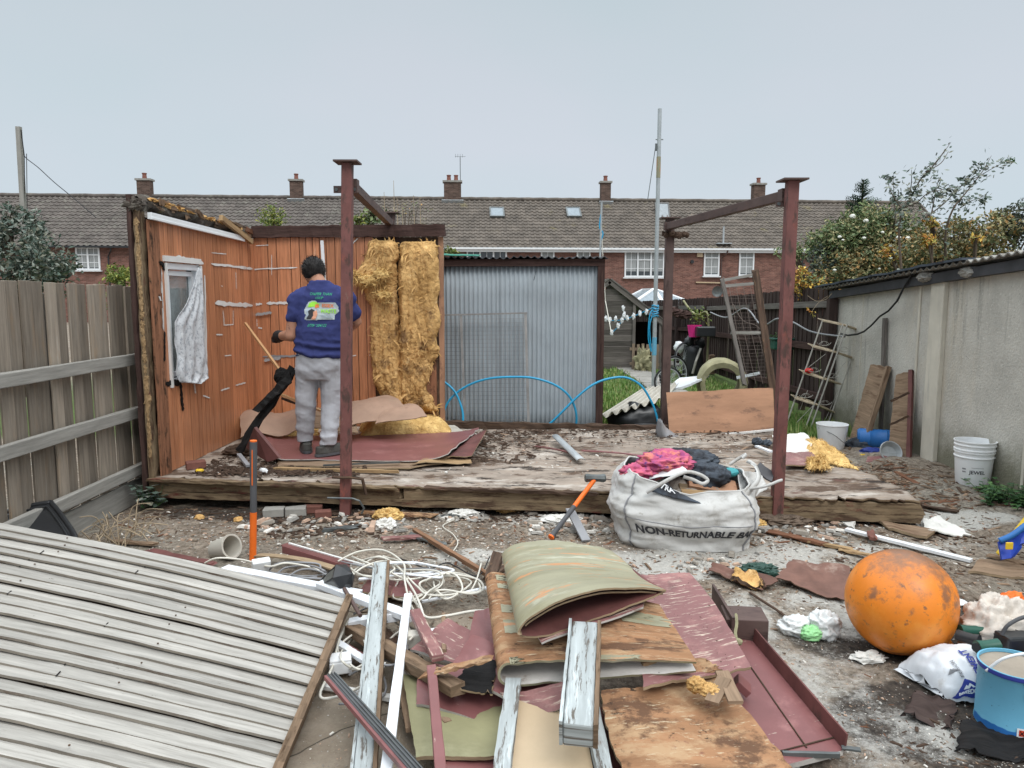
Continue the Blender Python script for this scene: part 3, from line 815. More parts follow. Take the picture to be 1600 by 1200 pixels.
def ex3(root,roof):
	skylight(root,776.5,333.5,.86,1.05,Mt['tool_steel'])
	u,z=fu(719,245,RUN-.3);m=MB();z0=fu(719,285,RUN-.3)[1]
	m.cyl(F(u,RUN-.3,z0-.2),F(u,RUN-.3,z),.025,n=5)
	for k in range(4):m.cyl(F(u-.3+.15*k,RUN-.3,z-.05),F(u-.3+.15*k,RUN-.3,z+.18),.012,n=4)
	m.cyl(F(u-.35,RUN-.3,z+.02),F(u+.35,RUN-.3,z+.02),.012,n=4)
	m.build('television_aerial',Mt['tool_steel'],root)
def ex4(root,roof):
	skylight(root,896,333.5,.86,1.05,Mt['tool_steel'])
	skylight(root,1034,333,.86,1.15,Mt['black_plastic'],open_=.5)
def vent(root,px,r0,r1):
	r=ray(px,r1);P0=F(0,-.3,ZE);tt=(P0-V3((0,0,CH))).dot(roofN)/r.dot(roofN);c0=V3((0,0,CH))+r*tt
	m=MB();m.cyl(c0-V3((0,0,.1)),c0+V3((0,0,1.1)),.06,n=8);m.box(c0+V3((0,-.1,.05)),(.9,.5,.06));m.build('vent_pipe',Mt['galv'],root)
def ex5(root,roof):
	pipe(root,1126,430,'steel_brown');pipe(root,1252,430);vent(root,1130,355,382)
	a=fu(1075,423)[0],fu(1075,423)[1]
	m=MB();m.box(F(fu(1093,398)[0],-.06,fu(1093,397)[1]),(.35,.1,.36));m.build('alarm_box',Mt['beige_panel'],root)
	u,z=fu(1081,409);m=MB();m.cyl(F(u,-.12,z),F(u,.02,z),.11,n=10);m.build('flue',Mt['black_plastic'],root)
	m=MB();m.bar(F(fu(1087,441)[0],-.06,fu(1087,441)[1]),F(fu(1126,442)[0],-.06,fu(1126,442)[1]),.06,.08);m.build('waste_pipe',Mt['beige_panel'],root)
	u,z=fu(1116,455);m=MB()
	m.lathe([(.02,0),(.2,.03),(.34,.1)],16,Matrix.Translation(F(u,-.5,z))@Matrix.Rotation(R(100),4,'X'));m.bar(F(u,-.3,z),F(u+.3,-.02,z-.1),.05,.05);m.build('satellite_dish',Mt['tool_steel'],root)
house(-120,344,'leftmost terraced house with plain dark roof, one white window and black gutter',Mt['tiles_dark'],[(226,280,0,19,1)],[(118,158,386,422,2)],'black_plastic',ex1)
house(344,585,'terraced house whose roof shows above the lime green shrub, narrow chimney',Mt['tiles_dark'],[(463,281,0,18,1)],[],'white_clean')
house(585,827,'terraced house with the widest two-pot chimney, tall aerial and one closed skylight',Mt['tiles_moss'],[(707,283,0,26,2)],[(729,792,391,431,3,.34,False)],'white_clean',ex3)
house(827,1066,'terraced house with mossy roof, one closed and one tilted open skylight',Mt['tiles_moss'],[(946,284,0,15,1)],[(845,866,392,431,1),(901,922,392,431,1),(976,1037,392,433,3)],'white_clean',ex4)
house(1066,1492,'end terraced house with two narrow white windows, half hidden by the rose bush',Mt['tiles_moss'],[(1185,287,0,18,1)],[(1100,1123,392,431,1,.28),(1155,1177,392,431,1,.28)],'white_clean',ex5,True)
cr0=Q(1012,485,36)
root=thing('conservatory','white framed conservatory roof rising behind the grey garden shed','conservatory',(cr0.x,36,-.5))
ap=Q(1022,452,37.5)
P=[Q(958,500,35),Q(990,474,35),Q(1082,474,35),Q(1092,478,38)]
ridge=[ap,ap+V3((.6,3,0))]
m=MB()
for p,q in((P[1],ap),(P[2],ap),(P[1].lerp(P[2],.5),ap),(P[1],P[2]),(P[1]+V3((0,5,0)),ap+V3((0,3,0))),(ap,ap+V3((0,3,0))),(P[2],P[2]+V3((0,5,0)))):
	m.bar(p,q,.16,.12)
for k in range(5):
	p=P[1].lerp(P[2],k/4);m.bar(V3((p.x,p.y,-.5)),p,.1,.1,(0,1,0))
m.build('frame',Mt['white_clean'],root)
m=MB();m.add([P[1],P[2],ap],[[0,1,2]]);m.add([P[2],P[2]+V3((0,5,0)),ap+V3((0,3,0)),ap],[[0,1,2,3]]);m.add([P[1]+V3((0,5,0)),P[1],ap,ap+V3((0,3,0))],[[0,1,2,3]])
m.build('roof_panel',Mt['skylight_glass'],root)
m=MB();m.add([V3((P[1].x,P[1].y+.02,-.5)),V3((P[2].x,P[2].y+.02,-.5)),P[2]+V3((0,.02,0)),P[1]+V3((0,.02,0))],[[0,1,2,3]]);m.build('pane',Mt['glass_dark'],root)
# ================ FENCES
def fence_left():
	root=thing('timber_fence','weathered grey-brown close board fence with three rails along the left side','fence',(-3.05,4.8,0))
	m=MB();y=2.2;i=0
	while y<7.6:
		wd=random.uniform(.115,.135)
		h=lerp(1.755,1.70,(y-3)/4)+random.uniform(-.006,.006)
		i+=1;xo=-3.020-.016*(i%2)-random.uniform(0,.006)
		m.bar((xo,y+wd/2,.18),(xo+random.uniform(-.004,.004),y+wd/2,h),.016,wd-(.012 if i%2==0 else-.006),(0,1,0),jit=.0015)
		y+=wd
	m.build('boards',Mt['fence_timber'],root,bev=.003)
	for(za,zb)in((1.155,1.135),(.735,.715),(.28,.26)):
		m=MB();m.bar((-2.965,2.0,za+.01),(-2.965,7.5,zb),.045,.088,seg=12,jit=.002);m.build('rail',Mt['fence_rail'],root,bev=.006)
	m=MB();m.bar((-3.0,2.0,.1),(-3.0,7.5,.09),.03,.19,seg=10,jit=.002);m.build('gravel_board',Mt['fence_rail'],root,bev=.004)
	for y in(3.05,4.9,6.7):
		m=MB();m.bar((-3.09,y,0),(-3.09,y,1.66),.09,.09,(0,1,0));m.build('post',Mt['fence_rail'],root,bev=.006)
fence_left()
def fence_dark(A,B,za,zb,label,bottom=(0.12,.02),wd=.085,rails=(.86,.52,.12),posts=2):
	root=thing('garden_fence',label,'fence',V3(((A[0]+B[0])/2,(A[1]+B[1])/2,0)))
	a,b_=V3((*A,0)),V3((*B,0));Ln=(b_-a).length;d=(b_-a).normalized();s=V3((-d.y,d.x,0))
	m=MB();x=0;i=0
	while x<Ln:
		p=a+d*(x+wd/2)+s*(.012*(i%2));k=x/Ln
		m.bar(p+V3((0,0,lerp(*bottom,k))),p+V3((0,0,lerp(za,zb,k)+random.uniform(-.01,.01))),wd*.93,.014,s,jit=.002)
		x+=wd;i+=1
	m.build('boards',Mt['dark_fence'],root)
	for fr in rails:
		m=MB();z0,z1=lerp(bottom[0],za,fr),lerp(bottom[1],zb,fr)
		m.bar(a+s*.05+V3((0,0,z0)),b_+s*.05+V3((0,0,z1)),.05,.085,seg=6,jit=.004);m.build('rail',Mt['header_wood']if fr<.8 else Mt['grey_shed'],root)
	for k in range(posts+1):
		p=a.lerp(b_,k/posts)+s*.06;z=lerp(za,zb,k/posts)
		m=MB();m.bar(p,p+V3((0,0,z-.16)),.1,.1,s);m.build('post',Mt['dark_fence'],root)
fence_dark((4.07,9.38),(4.22,16.0),1.76,1.57,'dark brown close board fence running back from the concrete garage')
fence_dark((4.22,16.0),(3.6,21.5),1.58,1.45,'far stretch of dark brown fence behind the bicycle wheels and pink pot',posts=3)
fence_dark((3.6,21.6),(-6.5,21.8),1.25,1.25,'low brown fence across the end of the gardens behind the grey shed',posts=4)
# ================ GARAGE
XG=4.08
def garage():
	root=thing('concrete_garage','low pebbled concrete panel garage with corrugated roof on the right','garage',(5.4,6.0,0))
	zt=lambda y:lerp(1.70,1.93,(9.15-y)/3.4)
	m=MB()
	ys=[9.38,8.2,7.1,5.98,4.9,3.8,2.7,1.6]
	for a,b_ in zip(ys[:-1],ys[1:]):
		m.add([(XG,a,-.05),(XG,b_,-.05),(XG,b_,zt(b_)-.07),(XG,a,zt(a)-.07)],[[0,1,2,3]])
	m.add([(XG,9.38,-.05),(XG+2.8,9.38,-.05),(XG+2.8,9.38,1.7),(XG,9.38,1.7)],[[3,2,1,0]])
	m.add([(XG,1.6,-.05),(XG+2.8,1.6,-.05),(XG+2.8,1.6,2.1),(XG,1.6,2.1)],[[0,1,2,3]])
	m.add([(XG+2.8,1.6,-.05),(XG+2.8,9.38,-.05),(XG+2.8,9.38,1.7),(XG+2.8,1.6,2.1)],[[0,1,2,3]])
	m.build('wall',Mt['concrete'],root)
	for y,wd,pr in((7.12,.22,.05),(5.82,.03,.012),(7.48,.035,.018),(4.7,.22,.05),(8.7,.02,.006)):
		m=MB();m.box((XG-pr/2+.002,y,zt(y)/2-.07),(pr,wd,zt(y)+.02));m.build('concrete_post',Mt['concrete_post'],root,bev=.008)
	m=MB();m.bar((XG-.05,9.45,zt(9.45)-.035),(XG-.05,2.0,zt(2.0)-.035),.07,.09,seg=20,jit=.004);m.build('fascia',Mt['corr_dark'],root)
	def rf(u,v):
		y=lerp(9.6,1.8,u);x=lerp(XG-.14,XG+2.9,v)
		return V3((x,y,zt(y)+.06+.05*v+.013*math.sin(u*7.8/.105*2*math.pi)))
	m=MB();m.slab(rf,600,3,.010);m.build('roof',Mt['stone_block'],root)
	fl=MB()
	def ff(u,v):
		y=lerp(9.7,6.55,u);return V3((XG-.18+.5*v,y,zt(y)+.092+.012*v+.012*fbm((y,v,0),3)))
	fl.slab(ff,40,3,.02);fl.build('roofing_felt',Mt['jacket'],root)
	m=MB();m.blob((XG-.06,7.28,zt(7.3)-.01),(.08,.12,.05),.3,2,seed=3);m.build('mortar_lump',Mt['stone_block'],root)
	m=MB();m.blob((XG-.06,6.62,zt(6.6)-.03),(.07,.10,.05),.3,2,seed=5);m.build('mortar_lump',Mt['stone_block'],root)
garage()
pts=[QX(x,y,XG-.1)for x,y in((1436,424),(1425,428),(1413,448),(1402,470),(1388,486),(1375,494),(1362,508),(1350,518),(1340,522),(1325,524),(1312,521))]
MB().tube(pts,.011,6).build('power_cable',Mt['cable_black'],label='thick black cable looping down the face of the concrete garage',cat='cable',smooth=True)
# ================ DECK OF THE DEMOLISHED SHED
ZD=.235
FL,FR,BL_,BR_=V3((-2.82,5.66,ZD)),W(1443,783,.19),V3((-2.72,7.86,ZD)),W(1235,672,.22)
BR_=V3((2.83,7.75,.22));
def dk_front(u):return FL.lerp(FR,u)+V3((0,0,0))
def deck():
	root=thing('shed_floor','rotting timber floor of the dismantled shed, raised on joists','shed floor',(0,6.6,0))
	cut=lambda u:(1 if u<.93 else lerp(1,.25,(u-.93)/.07))
	def f(u,v):
		a,b_=FL.lerp(FR,u),BL_.lerp(BR_,u)
		p=a.lerp(b_,v)
		if v<.02:p.y+=random.uniform(-.02,.035)
		if u>.98:p.x+=.05*fbm((0,p.y,8),3)
		p.z+=.012*fbm((p.x,p.y,0),2.5)+.004*fbm((p.x,p.y,5),12)
		return p
	dm=mat('floor_sheet',(.27,.22,.18),vary=.3,scale=3.2,rough=.92,bump=.6,bscale=26,bdist=.012,coord='Object',stretch=(1,1.7,1),
stains=[((.46,.41,.36),2.6,.50,.66,(.8,2.2,1)),((.10,.065,.045),1.7,.51,.60,(1,1.7,1)),((.30,.22,.16),6,.57,.66,(.6,4,1)),((.035,.025,.02),4.2,.56,.63,(.7,2.4,1)),((.13,.055,.045),2.3,.62,.70,(1,2,1)),((.55,.52,.47),26,.66,.70,(1,1,1)),((.02,.015,.012),18,.66,.70,(.5,2,1))])
	m=MB();m.slab(f,190,60,.018,5.7,2.1,0,1,1);m.build('floorboard',[dm,Mt['joist_timber']],root,smooth=True)
	segs=[(0.0,.345),(.349,.70),(.702,1.0)]
	for i,(a,b_)in enumerate(segs):
		p,q=dk_front(a),dk_front(b_)
		dz=(0,-.005,-.004)[i]
		m=MB();m.bar(p+V3((0,.03,-.063+dz)),q+V3((0,.03,-.063+dz)),.05,.085,seg=26,jit=.005,rag=.02)
		m.build('front_joist',Mt['joist_timber'],root)
		m=MB();m.bar(p+V3((0,.03,-.134+dz)),q+V3((0,.03,-.134+dz)),.05,.052,seg=26,jit=.004,rag=.03)
		m.build('front_bearer',Mt['joist_timber'],root)
	m=MB();m.bar(dk_front(0)+V3((0,-.02,-.008)),dk_front(.34)+V3((0,-.03,-.012)),.06,.022,seg=24,jit=.006,rag=.03);m.build('edge_board',Mt['joist_timber'],root)
	m=MB();m.bar(dk_front(.375)+V3((0,-.015,-.01)),dk_front(.60)+V3((0,-.01,-.012)),.05,.022,seg=20,jit=.006,rag=.03);m.build('edge_board',Mt['rotten_wood'],root)
	for x in(-2.2,-1.2,-.1,.9,1.9,2.6):
		m=MB();m.bar((x,5.75,.12),(x+.02,7.8,.12),.05,.12);m.build('floor_joist',Mt['rotten_wood'],root)
	m=MB();m.bar(FR+V3((-.02,.02,-.09)),BR_+V3((0,0,-.09)),.05,.14,seg=12,jit=.008);m.build('end_joist',Mt['rotten_wood'],root)
	m=MB();m.bar(BL_+V3((1.95,0,.03)),BR_+V3((0,0,-.02)),.05,.09,seg=40,jit=.012);m.build('rear_joist',Mt['rotten_wood'],root)
deck()
DK=lambda px,py,dz=0:W(px,py,.232+dz)
# ================ REMAINING SHED WALLS
LA,LB=V3((-2.745,5.70,0)),V3((-2.665,7.80,0))
BA,BB=V3((-2.665,7.80,0)),V3((-.73,7.72,0))
def strips(m,A,B,zb,ztf,holes=(),wmin=.07,wmax=.14,gap=.007,off=0.0,th=.008):
	d=(B-A);Ln=d.length;d.normalize();n=V3((d.y,-d.x,0))
	x=0
	hx=sorted([h[0]for h in holes]+[h[1]for h in holes]+[Ln])
	while x<Ln-.01:
		wd=random.choice([wmin,wmin,wmax,.09])
		nxt=[h for h in hx if h>x+.001][0]
		if x+wd>nxt-.02:wd=nxt-x
		a,b_=A+d*x,A+d*(x+wd-gap)
		pcs=[(zb,ztf(x+wd/2))]
		for h in holes:
			if x+.001>=h[0]and x+wd<=h[1]+.002:pcs=[(zb,h[2]),(h[3],ztf(x+wd/2))]
		for(z0,z1)in pcs:
			c=(a+b_)/2+n*off
			m.bar(V3((c.x,c.y,z0)),V3((c.x,c.y,z1)),th,(b_-a).length,d)
		x+=wd
def marks(parent,A,B,items,off=.012,name='filler_residue',mt='white_paint'):
	d=(B-A).normalized();n=V3((d.y,-d.x,0));m=MB()
	for it in items:
		(x0,y0),(x1,y1),hpx=it[:3]
		p0,p1=QP(x0,y0,A,B),QP(x1,y1,A,B);hh=hpx/FPX*6.9/2
		k=14;vs=[]
		for i in range(k+1):
			c=p0.lerp(p1,i/k)+n*off
			vert=abs(x1-x0)>abs(y1-y0)
			e_=V3((0,0,1))if vert else d
			w0,w1=hh*random.uniform(.35,1.1),hh*random.uniform(.35,1.1)
			if i in(0,k):w0*=.3;w1*=.3
			vs+=[c+e_*w0,c-e_*w1]
		fs=[[2*i,2*i+1,2*i+3,2*i+2]for i in range(k)]
		m.add([v for v in vs]+[v-n*.006 for v in vs],fs+[[q+2*(k+1)for q in f[::-1]]for f in fs])
	return m.build(name,Mt[mt],parent)
def shed_left():
	root=thing('shed_side_wall','left wall of the shed lined in orange wood panelling, with a white window','shed wall',(LA+LB)/2)
	d=(LB-LA).normalized();n=V3((d.y,-d.x,0));Ln=(LB-LA).length
	z0,z1=QP(236,340,LA,LB).z,QP(392,378,LA,LB).z
	ztop=lambda x:lerp(z0,z1,x/Ln)
	h0=(QP(262,500,LA,LB)-LA);hx0=V3((h0.x,h0.y,0)).length;h1=(QP(314,500,LA,LB)-LA);hx1=V3((h1.x,h1.y,0)).length
	wz1,wz0=QP(270,412,LA,LB).z,QP(290,596,LA,LB).z
	m=MB();strips(m,LA+d*.17,LB,.24,lambda x:ztop(x+.17),[(hx0-.17,hx1-.17,wz0,wz1)])
	pn=m.build('panelling',Mt['panel_laminate'],root)
	m=MB();m.bar(LA+d*.085+V3((0,0,.22)),LA+d*.085+V3((0,0,ztop(0)-.02)),.012,.165,d,seg=20,jit=.002);m.build('end_board',Mt['panel_edge'],root)
	m=MB()
	ex=LA-n*.055
	m.bar(ex+V3((0,0,.16)),ex+V3((0,0,ztop(0)+.08)),.05,.075,d,seg=26,jit=.006,rag=.02);m.build('end_stud',Mt['joist_timber'],root)
	m=MB();m.bar(LA-n*.105-d*.02+V3((0,0,.14)),LA-n*.105-d*.02+V3((0,0,ztop(0)+.16)),.03,.07,d,seg=26,jit=.004);m.build('corner_post',Mt['header_wood'],root)
	m=MB()
	for x in(.5,1.0,1.5,2.0):
		if hx0-.05<x<hx1+.05:continue
		p=LA+d*x-n*.05;m.bar(p+V3((0,0,.24)),p+V3((0,0,ztop(x))),.06,.05,d)
	m.build('stud',Mt['rotten_wood'],root)
	m=MB()
	for(xa,xb,za,zb_)in((0,hx0,.15,9),(hx1,Ln+.08,.15,9),(hx0,hx1,.15,wz0),(hx0,hx1,wz1,9)):
		a,b_=LA+d*xa-n*.11,LA+d*xb-n*.11
		ta,tb=(ztop(xa)+.02,ztop(xb)+.02)if zb_==9 else(zb_,zb_)
		m.add([a+V3((0,0,za)),b_+V3((0,0,za)),b_+V3((0,0,tb)),a+V3((0,0,ta))],[[0,1,2,3]])
	m.build('outer_cladding',Mt['header_wood'],root)
	def top(u,v):
		x=lerp(-.03,Ln+.02,u);a=v*2*math.pi
		p=LA+d*x-n*.07
		k=lerp(1.0,.62,u)
		r1,r2=.065*(1+.45*fbm((x*3,v*3,1),1.6)),.062*k*(1+.6*fbm((x*4,v*3,7),1.8))
		return V3((p.x,p.y,ztop(x)+.105-.02*u+.02*fbm((x,0,0),3)))+n*(math.cos(a)*r1)+V3((0,0,math.sin(a)*r2))
	m=MB();m.grid(lambda v,u:top(u,v),12,80,.5,2.2,wrap=True);m.blob(V3(top(0,.25)+top(0,.75))/2,(.07,.04,.05),.7,2.5,20,14,seed=4)
	m.build('rotten_wall_plate',mat('lichened_timber',(.085,.07,.058),vary=.5,scale=9,rough=.95,bump=.9,bscale=26,stains=[((.25,.24,.20),6,.54,.68),((.22,.19,.08),9,.6,.72),((.02,.017,.015),5,.58,.68)]),root)
	m=MB()
	for k in range(34):
		x=random.uniform(0,Ln-.1);p=LA+d*x+n*random.uniform(-.1,.03);z=ztop(x)+random.uniform(.08,.17)*lerp(1,.8,x/Ln)
		m.bar(p+V3((0,0,z)),p+d*random.uniform(.05,.35)+V3((0,0,z+random.uniform(-.06,.02))),random.uniform(.012,.05),.012,n,seg=3,jit=.008)
	m.build('splinters',Mt['offcut'],root)
	m=MB()
	for k in range(9):
		x=.15+k*.2;p=LA+d*x-n*.02;m.blob((p.x,p.y,ztop(x)+.14-.02*x),(.03,.09,.018),.9,2.5,18,12,seed=k)
	m.build('insulation_scraps',Mt['insulation'],root)
	m=MB()
	for k in range(26):
		z=.4+k*.075+random.uniform(-.03,.03);p=LA-n*.055-d*.03
		m.blob((p.x,p.y-.008,z),(.010+.010*random.random(),.010,.02+.04*random.random()),.9,3,12,10,seed=k+30)
	m.build('edge_insulation',Mt['pale_timber'],root)
	a,b_=QP(229,337,LA,LB),QP(376,373,LA,LB)
	m=MB();m.bar(a+n*.022,b_+n*.022,.035,.05);m.bar(a+n*.034+V3((0,0,-.018)),b_+n*.034+V3((0,0,-.018)),.02,.02);m.build('ceiling_trim',Mt['white_clean'],root,bev=.003)
	a,b_=QP(345,340,LA+n*.04,LB+n*.04),QP(393,378,LA+n*.04,LB+n*.04)
	m=MB();m.bar(a,b_,.05,.035,n);m.build('loose_batten',Mt['pale_timber'],root)
	wA,wB=LA+d*hx0,LA+d*hx1
	m=MB()
	def fr(x0,zz0,x1,zz1,w_,t_,off):
		p,q=LA+d*x0+n*off+V3((0,0,zz0)),LA+d*x1+n*off+V3((0,0,zz1))
		m.bar(p,q,t_,w_,(0,0,1)if abs(zz1-zz0)<.01 else d)
	e=.045
	fr(hx0,wz1-.02,hx1,wz1-.02,.05,.05,-.02);fr(hx0,wz0+.02,hx1,wz0+.02,.05,.05,-.02)
	m_=m
	for x in(hx0+.02,hx1-.02):
		p=LA+d*x-n*.02;m.bar(p+V3((0,0,wz0)),p+V3((0,0,wz1)),.05,.045,d)
	for x in(hx0+.075,hx1-.075):
		p=LA+d*x-n*.035;m.bar(p+V3((0,0,wz0+.06)),p+V3((0,0,wz1-.06)),.035,.04,d)
	fr(hx0+.06,wz1-.075,hx1-.06,wz1-.075,.04,.035,-.035);fr(hx0+.06,wz0+.075,hx1-.06,wz0+.075,.04,.035,-.035)
	wn=m.build('window',Mt['upvc'],root,bev=.003)
	m=MB();c_=(wA+wB)/2-n*.05;m.bar(V3((c_.x,c_.y,wz0+.08)),V3((c_.x,c_.y,wz1-.08)),.006,hx1-hx0-.16,d);m.build('pane',Mt['shed_glass'],wn)
	m=MB();p=LA+n*.015
	m.bar(p+d*(hx0-.04)+V3((0,0,wz1+.035)),p+d*(hx1+.01)+V3((0,0,wz1+.035)),.02,.045)
	m.bar(p+d*(hx0-.015)+V3((0,0,wz0-.02)),p+d*(hx0-.015)+V3((0,0,wz1)),.02,.025,d);m.bar(p+d*(hx1+.01)+V3((0,0,wz0-.02)),p+d*(hx1+.01)+V3((0,0,wz1)),.02,.02,d)
	m.build('window_trim',Mt['white_paint'],wn)
	marks(root,LA,LB,[((272,402),(316,412),9),((329,412),(393,420),5),((335,474),(393,477),9),((345,446),(346,448),3),((250,420),(254,517),3),
((318,430),(322,590),5),((344,610),(357,606),3),((367,602),(382,598),3),((247,463),(249,470),5),((349,508),(363,507),2),
((337,523),(346,523),2.5),((350,556),(360,555),2),((302,600),(304,615),3),((329,395),(352,397),1.6),((316,618),(326,622),3),((347,485),(349,509),1.6),((363,485),(363,508),1.6),((367,425),(368,452),1.4)])
	marks(root,LA,LB,[((257,600),(281,597),10),((280,598),(284,642),7),((255,518),(255,565),4),((249,408),(258,424),12)],off=.014,name='torn_hole',mt='charred')
shed_left()
def lace():
	A,B=LA+V3((.05,0,0)),LB+V3((.05,0,0))
	out=[((309,418),(306,500)),((312,430),(300,450)),]
	L_=[(308,418),(302,440),(290,470),(271,503),(271,540),(273,575),(279,597)]
	R_=[(313,420),(316,460),(318,500),(320,540),(322,570),(322,590),(310,600)]
	def crv(P_,v):
		s=v*(len(P_)-1);i=min(int(s),len(P_)-2);a=s-i
		return(lerp(P_[i][0],P_[i+1][0],a),lerp(P_[i][1],P_[i+1][1],a))
	def f(u,v):
		a,b_=crv(L_,v),crv(R_,v)
		p=QP(lerp(a[0],b_[0],u),lerp(a[1],b_[1],u),A,B)
		p.x+=.010*math.sin(u*22+v*4+2*fbm((u,v*3,0),1))*(.4+v)+.010*noise.ridged_multi_fractal(V3((u*4-v*2,v*5,0)),.9,2.1,3,1,2)*(.3+v)
		return p
	m=MB();m.slab(f,36,50,.003,.5,1.0)
	m.build('net_curtain',Mt['lace'],label='torn white lace curtain hanging loose over the shed window',cat='curtain',smooth=True)
lace()
def shed_back():
	root=thing('shed_rear_wall','rear wall of the shed lined in orange wood panelling under a dark header','shed wall',(BA+BB)/2)
	d=(BB-BA).normalized();n=V3((d.y,-d.x,0));Ln=(BB-BA).length
	zt=QP(450,371,BA,BB).z
	xin=(QP(586,500,BA,BB)-BA).length
	xin=V3((QP(586,500,BA,BB).x-BA.x,0,0)).length
	m=MB();strips(m,BA,BA+d*xin,.24,lambda x:zt,wmin=.07,wmax=.15);m.build('panelling',Mt['panel_laminate'],root)
	m=MB();m.bar(BA+d*(Ln/2)-n*.02+V3((0,0,.24)),BA+d*(Ln/2)-n*.02+V3((0,0,zt)),.01,Ln,d);m.build('groove_backing',Mt['rotten_wood'],root)
	m=MB();a,b_=BA+d*(xin-.06)-n*.075,BB-n*.075
	m.bar((a+b_)/2+V3((0,0,.24)),(a+b_)/2+V3((0,0,zt)),.01,(b_-a).length,d);m.build('backing_board',Mt['panel_edge'],root)
	hA=QP(384,363,BA,BB);hz=zt+.055
	m=MB();m.bar(BA+d*.0+n*.01+V3((0,0,zt+.055)),BB+d*.05+n*.01+V3((0,0,zt+.065)),.07,.12,seg=40,jit=.006,rag=.02);m.build('header_beam',Mt['header_wood'],root)
	for px in(566,624):
		x=abs(QP(px,500,BA,BB).x-BA.x)
		p=BA+d*x-n*.03;m=MB();m.bar(p+V3((0,0,.24)),p+V3((0,0,zt)),.045,.05,d,seg=18,jit=.003);m.build('stud',Mt['header_wood']if px==624 else Mt['panel_edge'],root)
	p=BB+d*.0-n*.03;m=MB();m.bar(p+V3((0,0,.24)),p+V3((0,0,zt)),.05,.05,d,seg=10,jit=.003);m.build('end_stud',Mt['ply_panel'],root)
	x0,x1=QP(655,560,BA,BB),QP(682,560,BA,BB)
	m=MB();c_=(x0+x1)/2;m.bar(V3((c_.x,c_.y-.0,.26)),V3((c_.x,c_.y,1.10)),.012,abs(x1.x-x0.x),d);m.build('lower_board',Mt['panel_edge'],root)
	a,b_=QP(504,376,BA,BB)+n*.02,QP(508,440,BA,BB)+n*.02
	m=MB();m.bar(a,b_,.012,.032,d);m.build('trim_strip',Mt['white_clean'],root)
	marks(root,BA,BB,[((394,421),(465,418),3),((396,476),(410,475),5),((417,474),(456,473),6),((404,512),(410,513),3),((548,384),(560,372),3),((420,383),(400,384),1.5),
((551,556),(557,555),2),((577,555),(585,555),2),((401,495),(402,510),2),((425,398),(425,430),.8)])
	marks(root,BA,BB,[((411,557),(470,556),5)],name='tape_strip',mt='cable_grey')
	marks(root,BA,BB,[((400,492),(426,488),6),((414,563),(440,559),6)],off=.03,name='torn_bracket',mt='galv')
shed_back()
def fuzz(m,n,ln=(.02,.06),w_=.0016,out=.5,seed=1):
	rnd=random.Random(seed);F0=list(m.f);V0=m.v
	for _ in range(n):
		f=rnd.choice(F0);a,b_,c_=V0[f[0]],V0[f[1]],V0[f[2]]
		nn=(b_-a).cross(c_-a)
		if nn.length<1e-12:continue
		nn.normalize();d=V3((rnd.gauss(0,1),rnd.gauss(0,1),rnd.gauss(0,1)));d=(d-nn*d.dot(nn)).normalized()
		l=rnd.uniform(*ln);e_=d.cross(nn)*w_*rnd.uniform(.6,2.2);p=a+nn*.001
		q=p+d*l*.5+nn*l*out*rnd.random()*.5;t_=p+d*l*.9+nn*l*out*rnd.uniform(-.2,1)+V3((0,0,-l*.25))
		m.add([p-e_,p+e_,q+e_,q-e_,t_],[[0,1,2,3],[3,2,4]])
	return m
def batt(name,outl,label,mt='insulation',th=.06,amp=.05,off=.0):
	"""outl: rows of (left px, right px, row)"""
	A,B=BA+V3((0,-.03-off,0)),BB+V3((0,-.03-off,0))
	n=len(outl)
	def f(u,v):
		s=v*(n-1);i=min(int(s),n-2);a=s-i
		l,r_,y=[lerp(outl[i][k],outl[i+1][k],a)for k in range(3)]
		e_=5*fbm((u*2,v*9,n),1.5)*(abs(u-.5)>.4)
		p=QP(lerp(l,r_,u)+e_,y,A,B)
		ed=min(1,min(u,1-u)*8)*min(1,min(v,1-v)*25)
		p.y-=ed*(th+amp*.55*noise.ridged_multi_fractal(V3((u*1.3+n,v*3.2+u,1)),.9,2.1,3,1,2)-.02+.018*fbm((u*7,v*16,0),1)+.02*fbm((u*1.5,v*3,4),1))
		return p
	m=MB();m.slab(f,60,150,.02,.4,1.8);fuzz(m,4200,(.015,.06));fuzz(m,420,(.04,.11),.0045,.8,3)
	o=m.build(name,Mt[mt],label=label,cat='insulation',group='glass wool batts on the shed wall',smooth=True)
	return o
batt('insulation_batt',[(627,679,379),(625,681,430),(626,683,490),(625,684,540),(627,682,556),(628,668,580),(628,664,610),(631,672,625),(632,684,640)],'yellow glass wool batt filling the right hand stud bay beside the metal shed')
batt('insulation_batt',[(576,618,378),(577,619,402),(560,617,425),(557,618,440),(572,619,455),(583,621,475),(583,622,520),(585,624,560),(588,626,595),(598,628,615),(620,632,632)],'torn yellow glass wool batt peeling out of the left hand stud bay')
m=MB()
for k,(px,py,r_)in enumerate(((566,436,.07),(580,440,.09),(600,430,.07),(604,462,.07),(556,430,.05))):
	p=QP(px,py,BA,BB);m.blob((p.x,p.y-.13-.01*k,p.z),(r_,r_*.7,r_*.6),.9,2.2,30,20,seed=k*3+1,ridged=True)
fuzz(m,2600,(.02,.07))
m.build('insulation_clump',Mt['insulation_light'],label='ragged clump of yellow wool bulging from the wall beside the red post',cat='insulation',smooth=True)
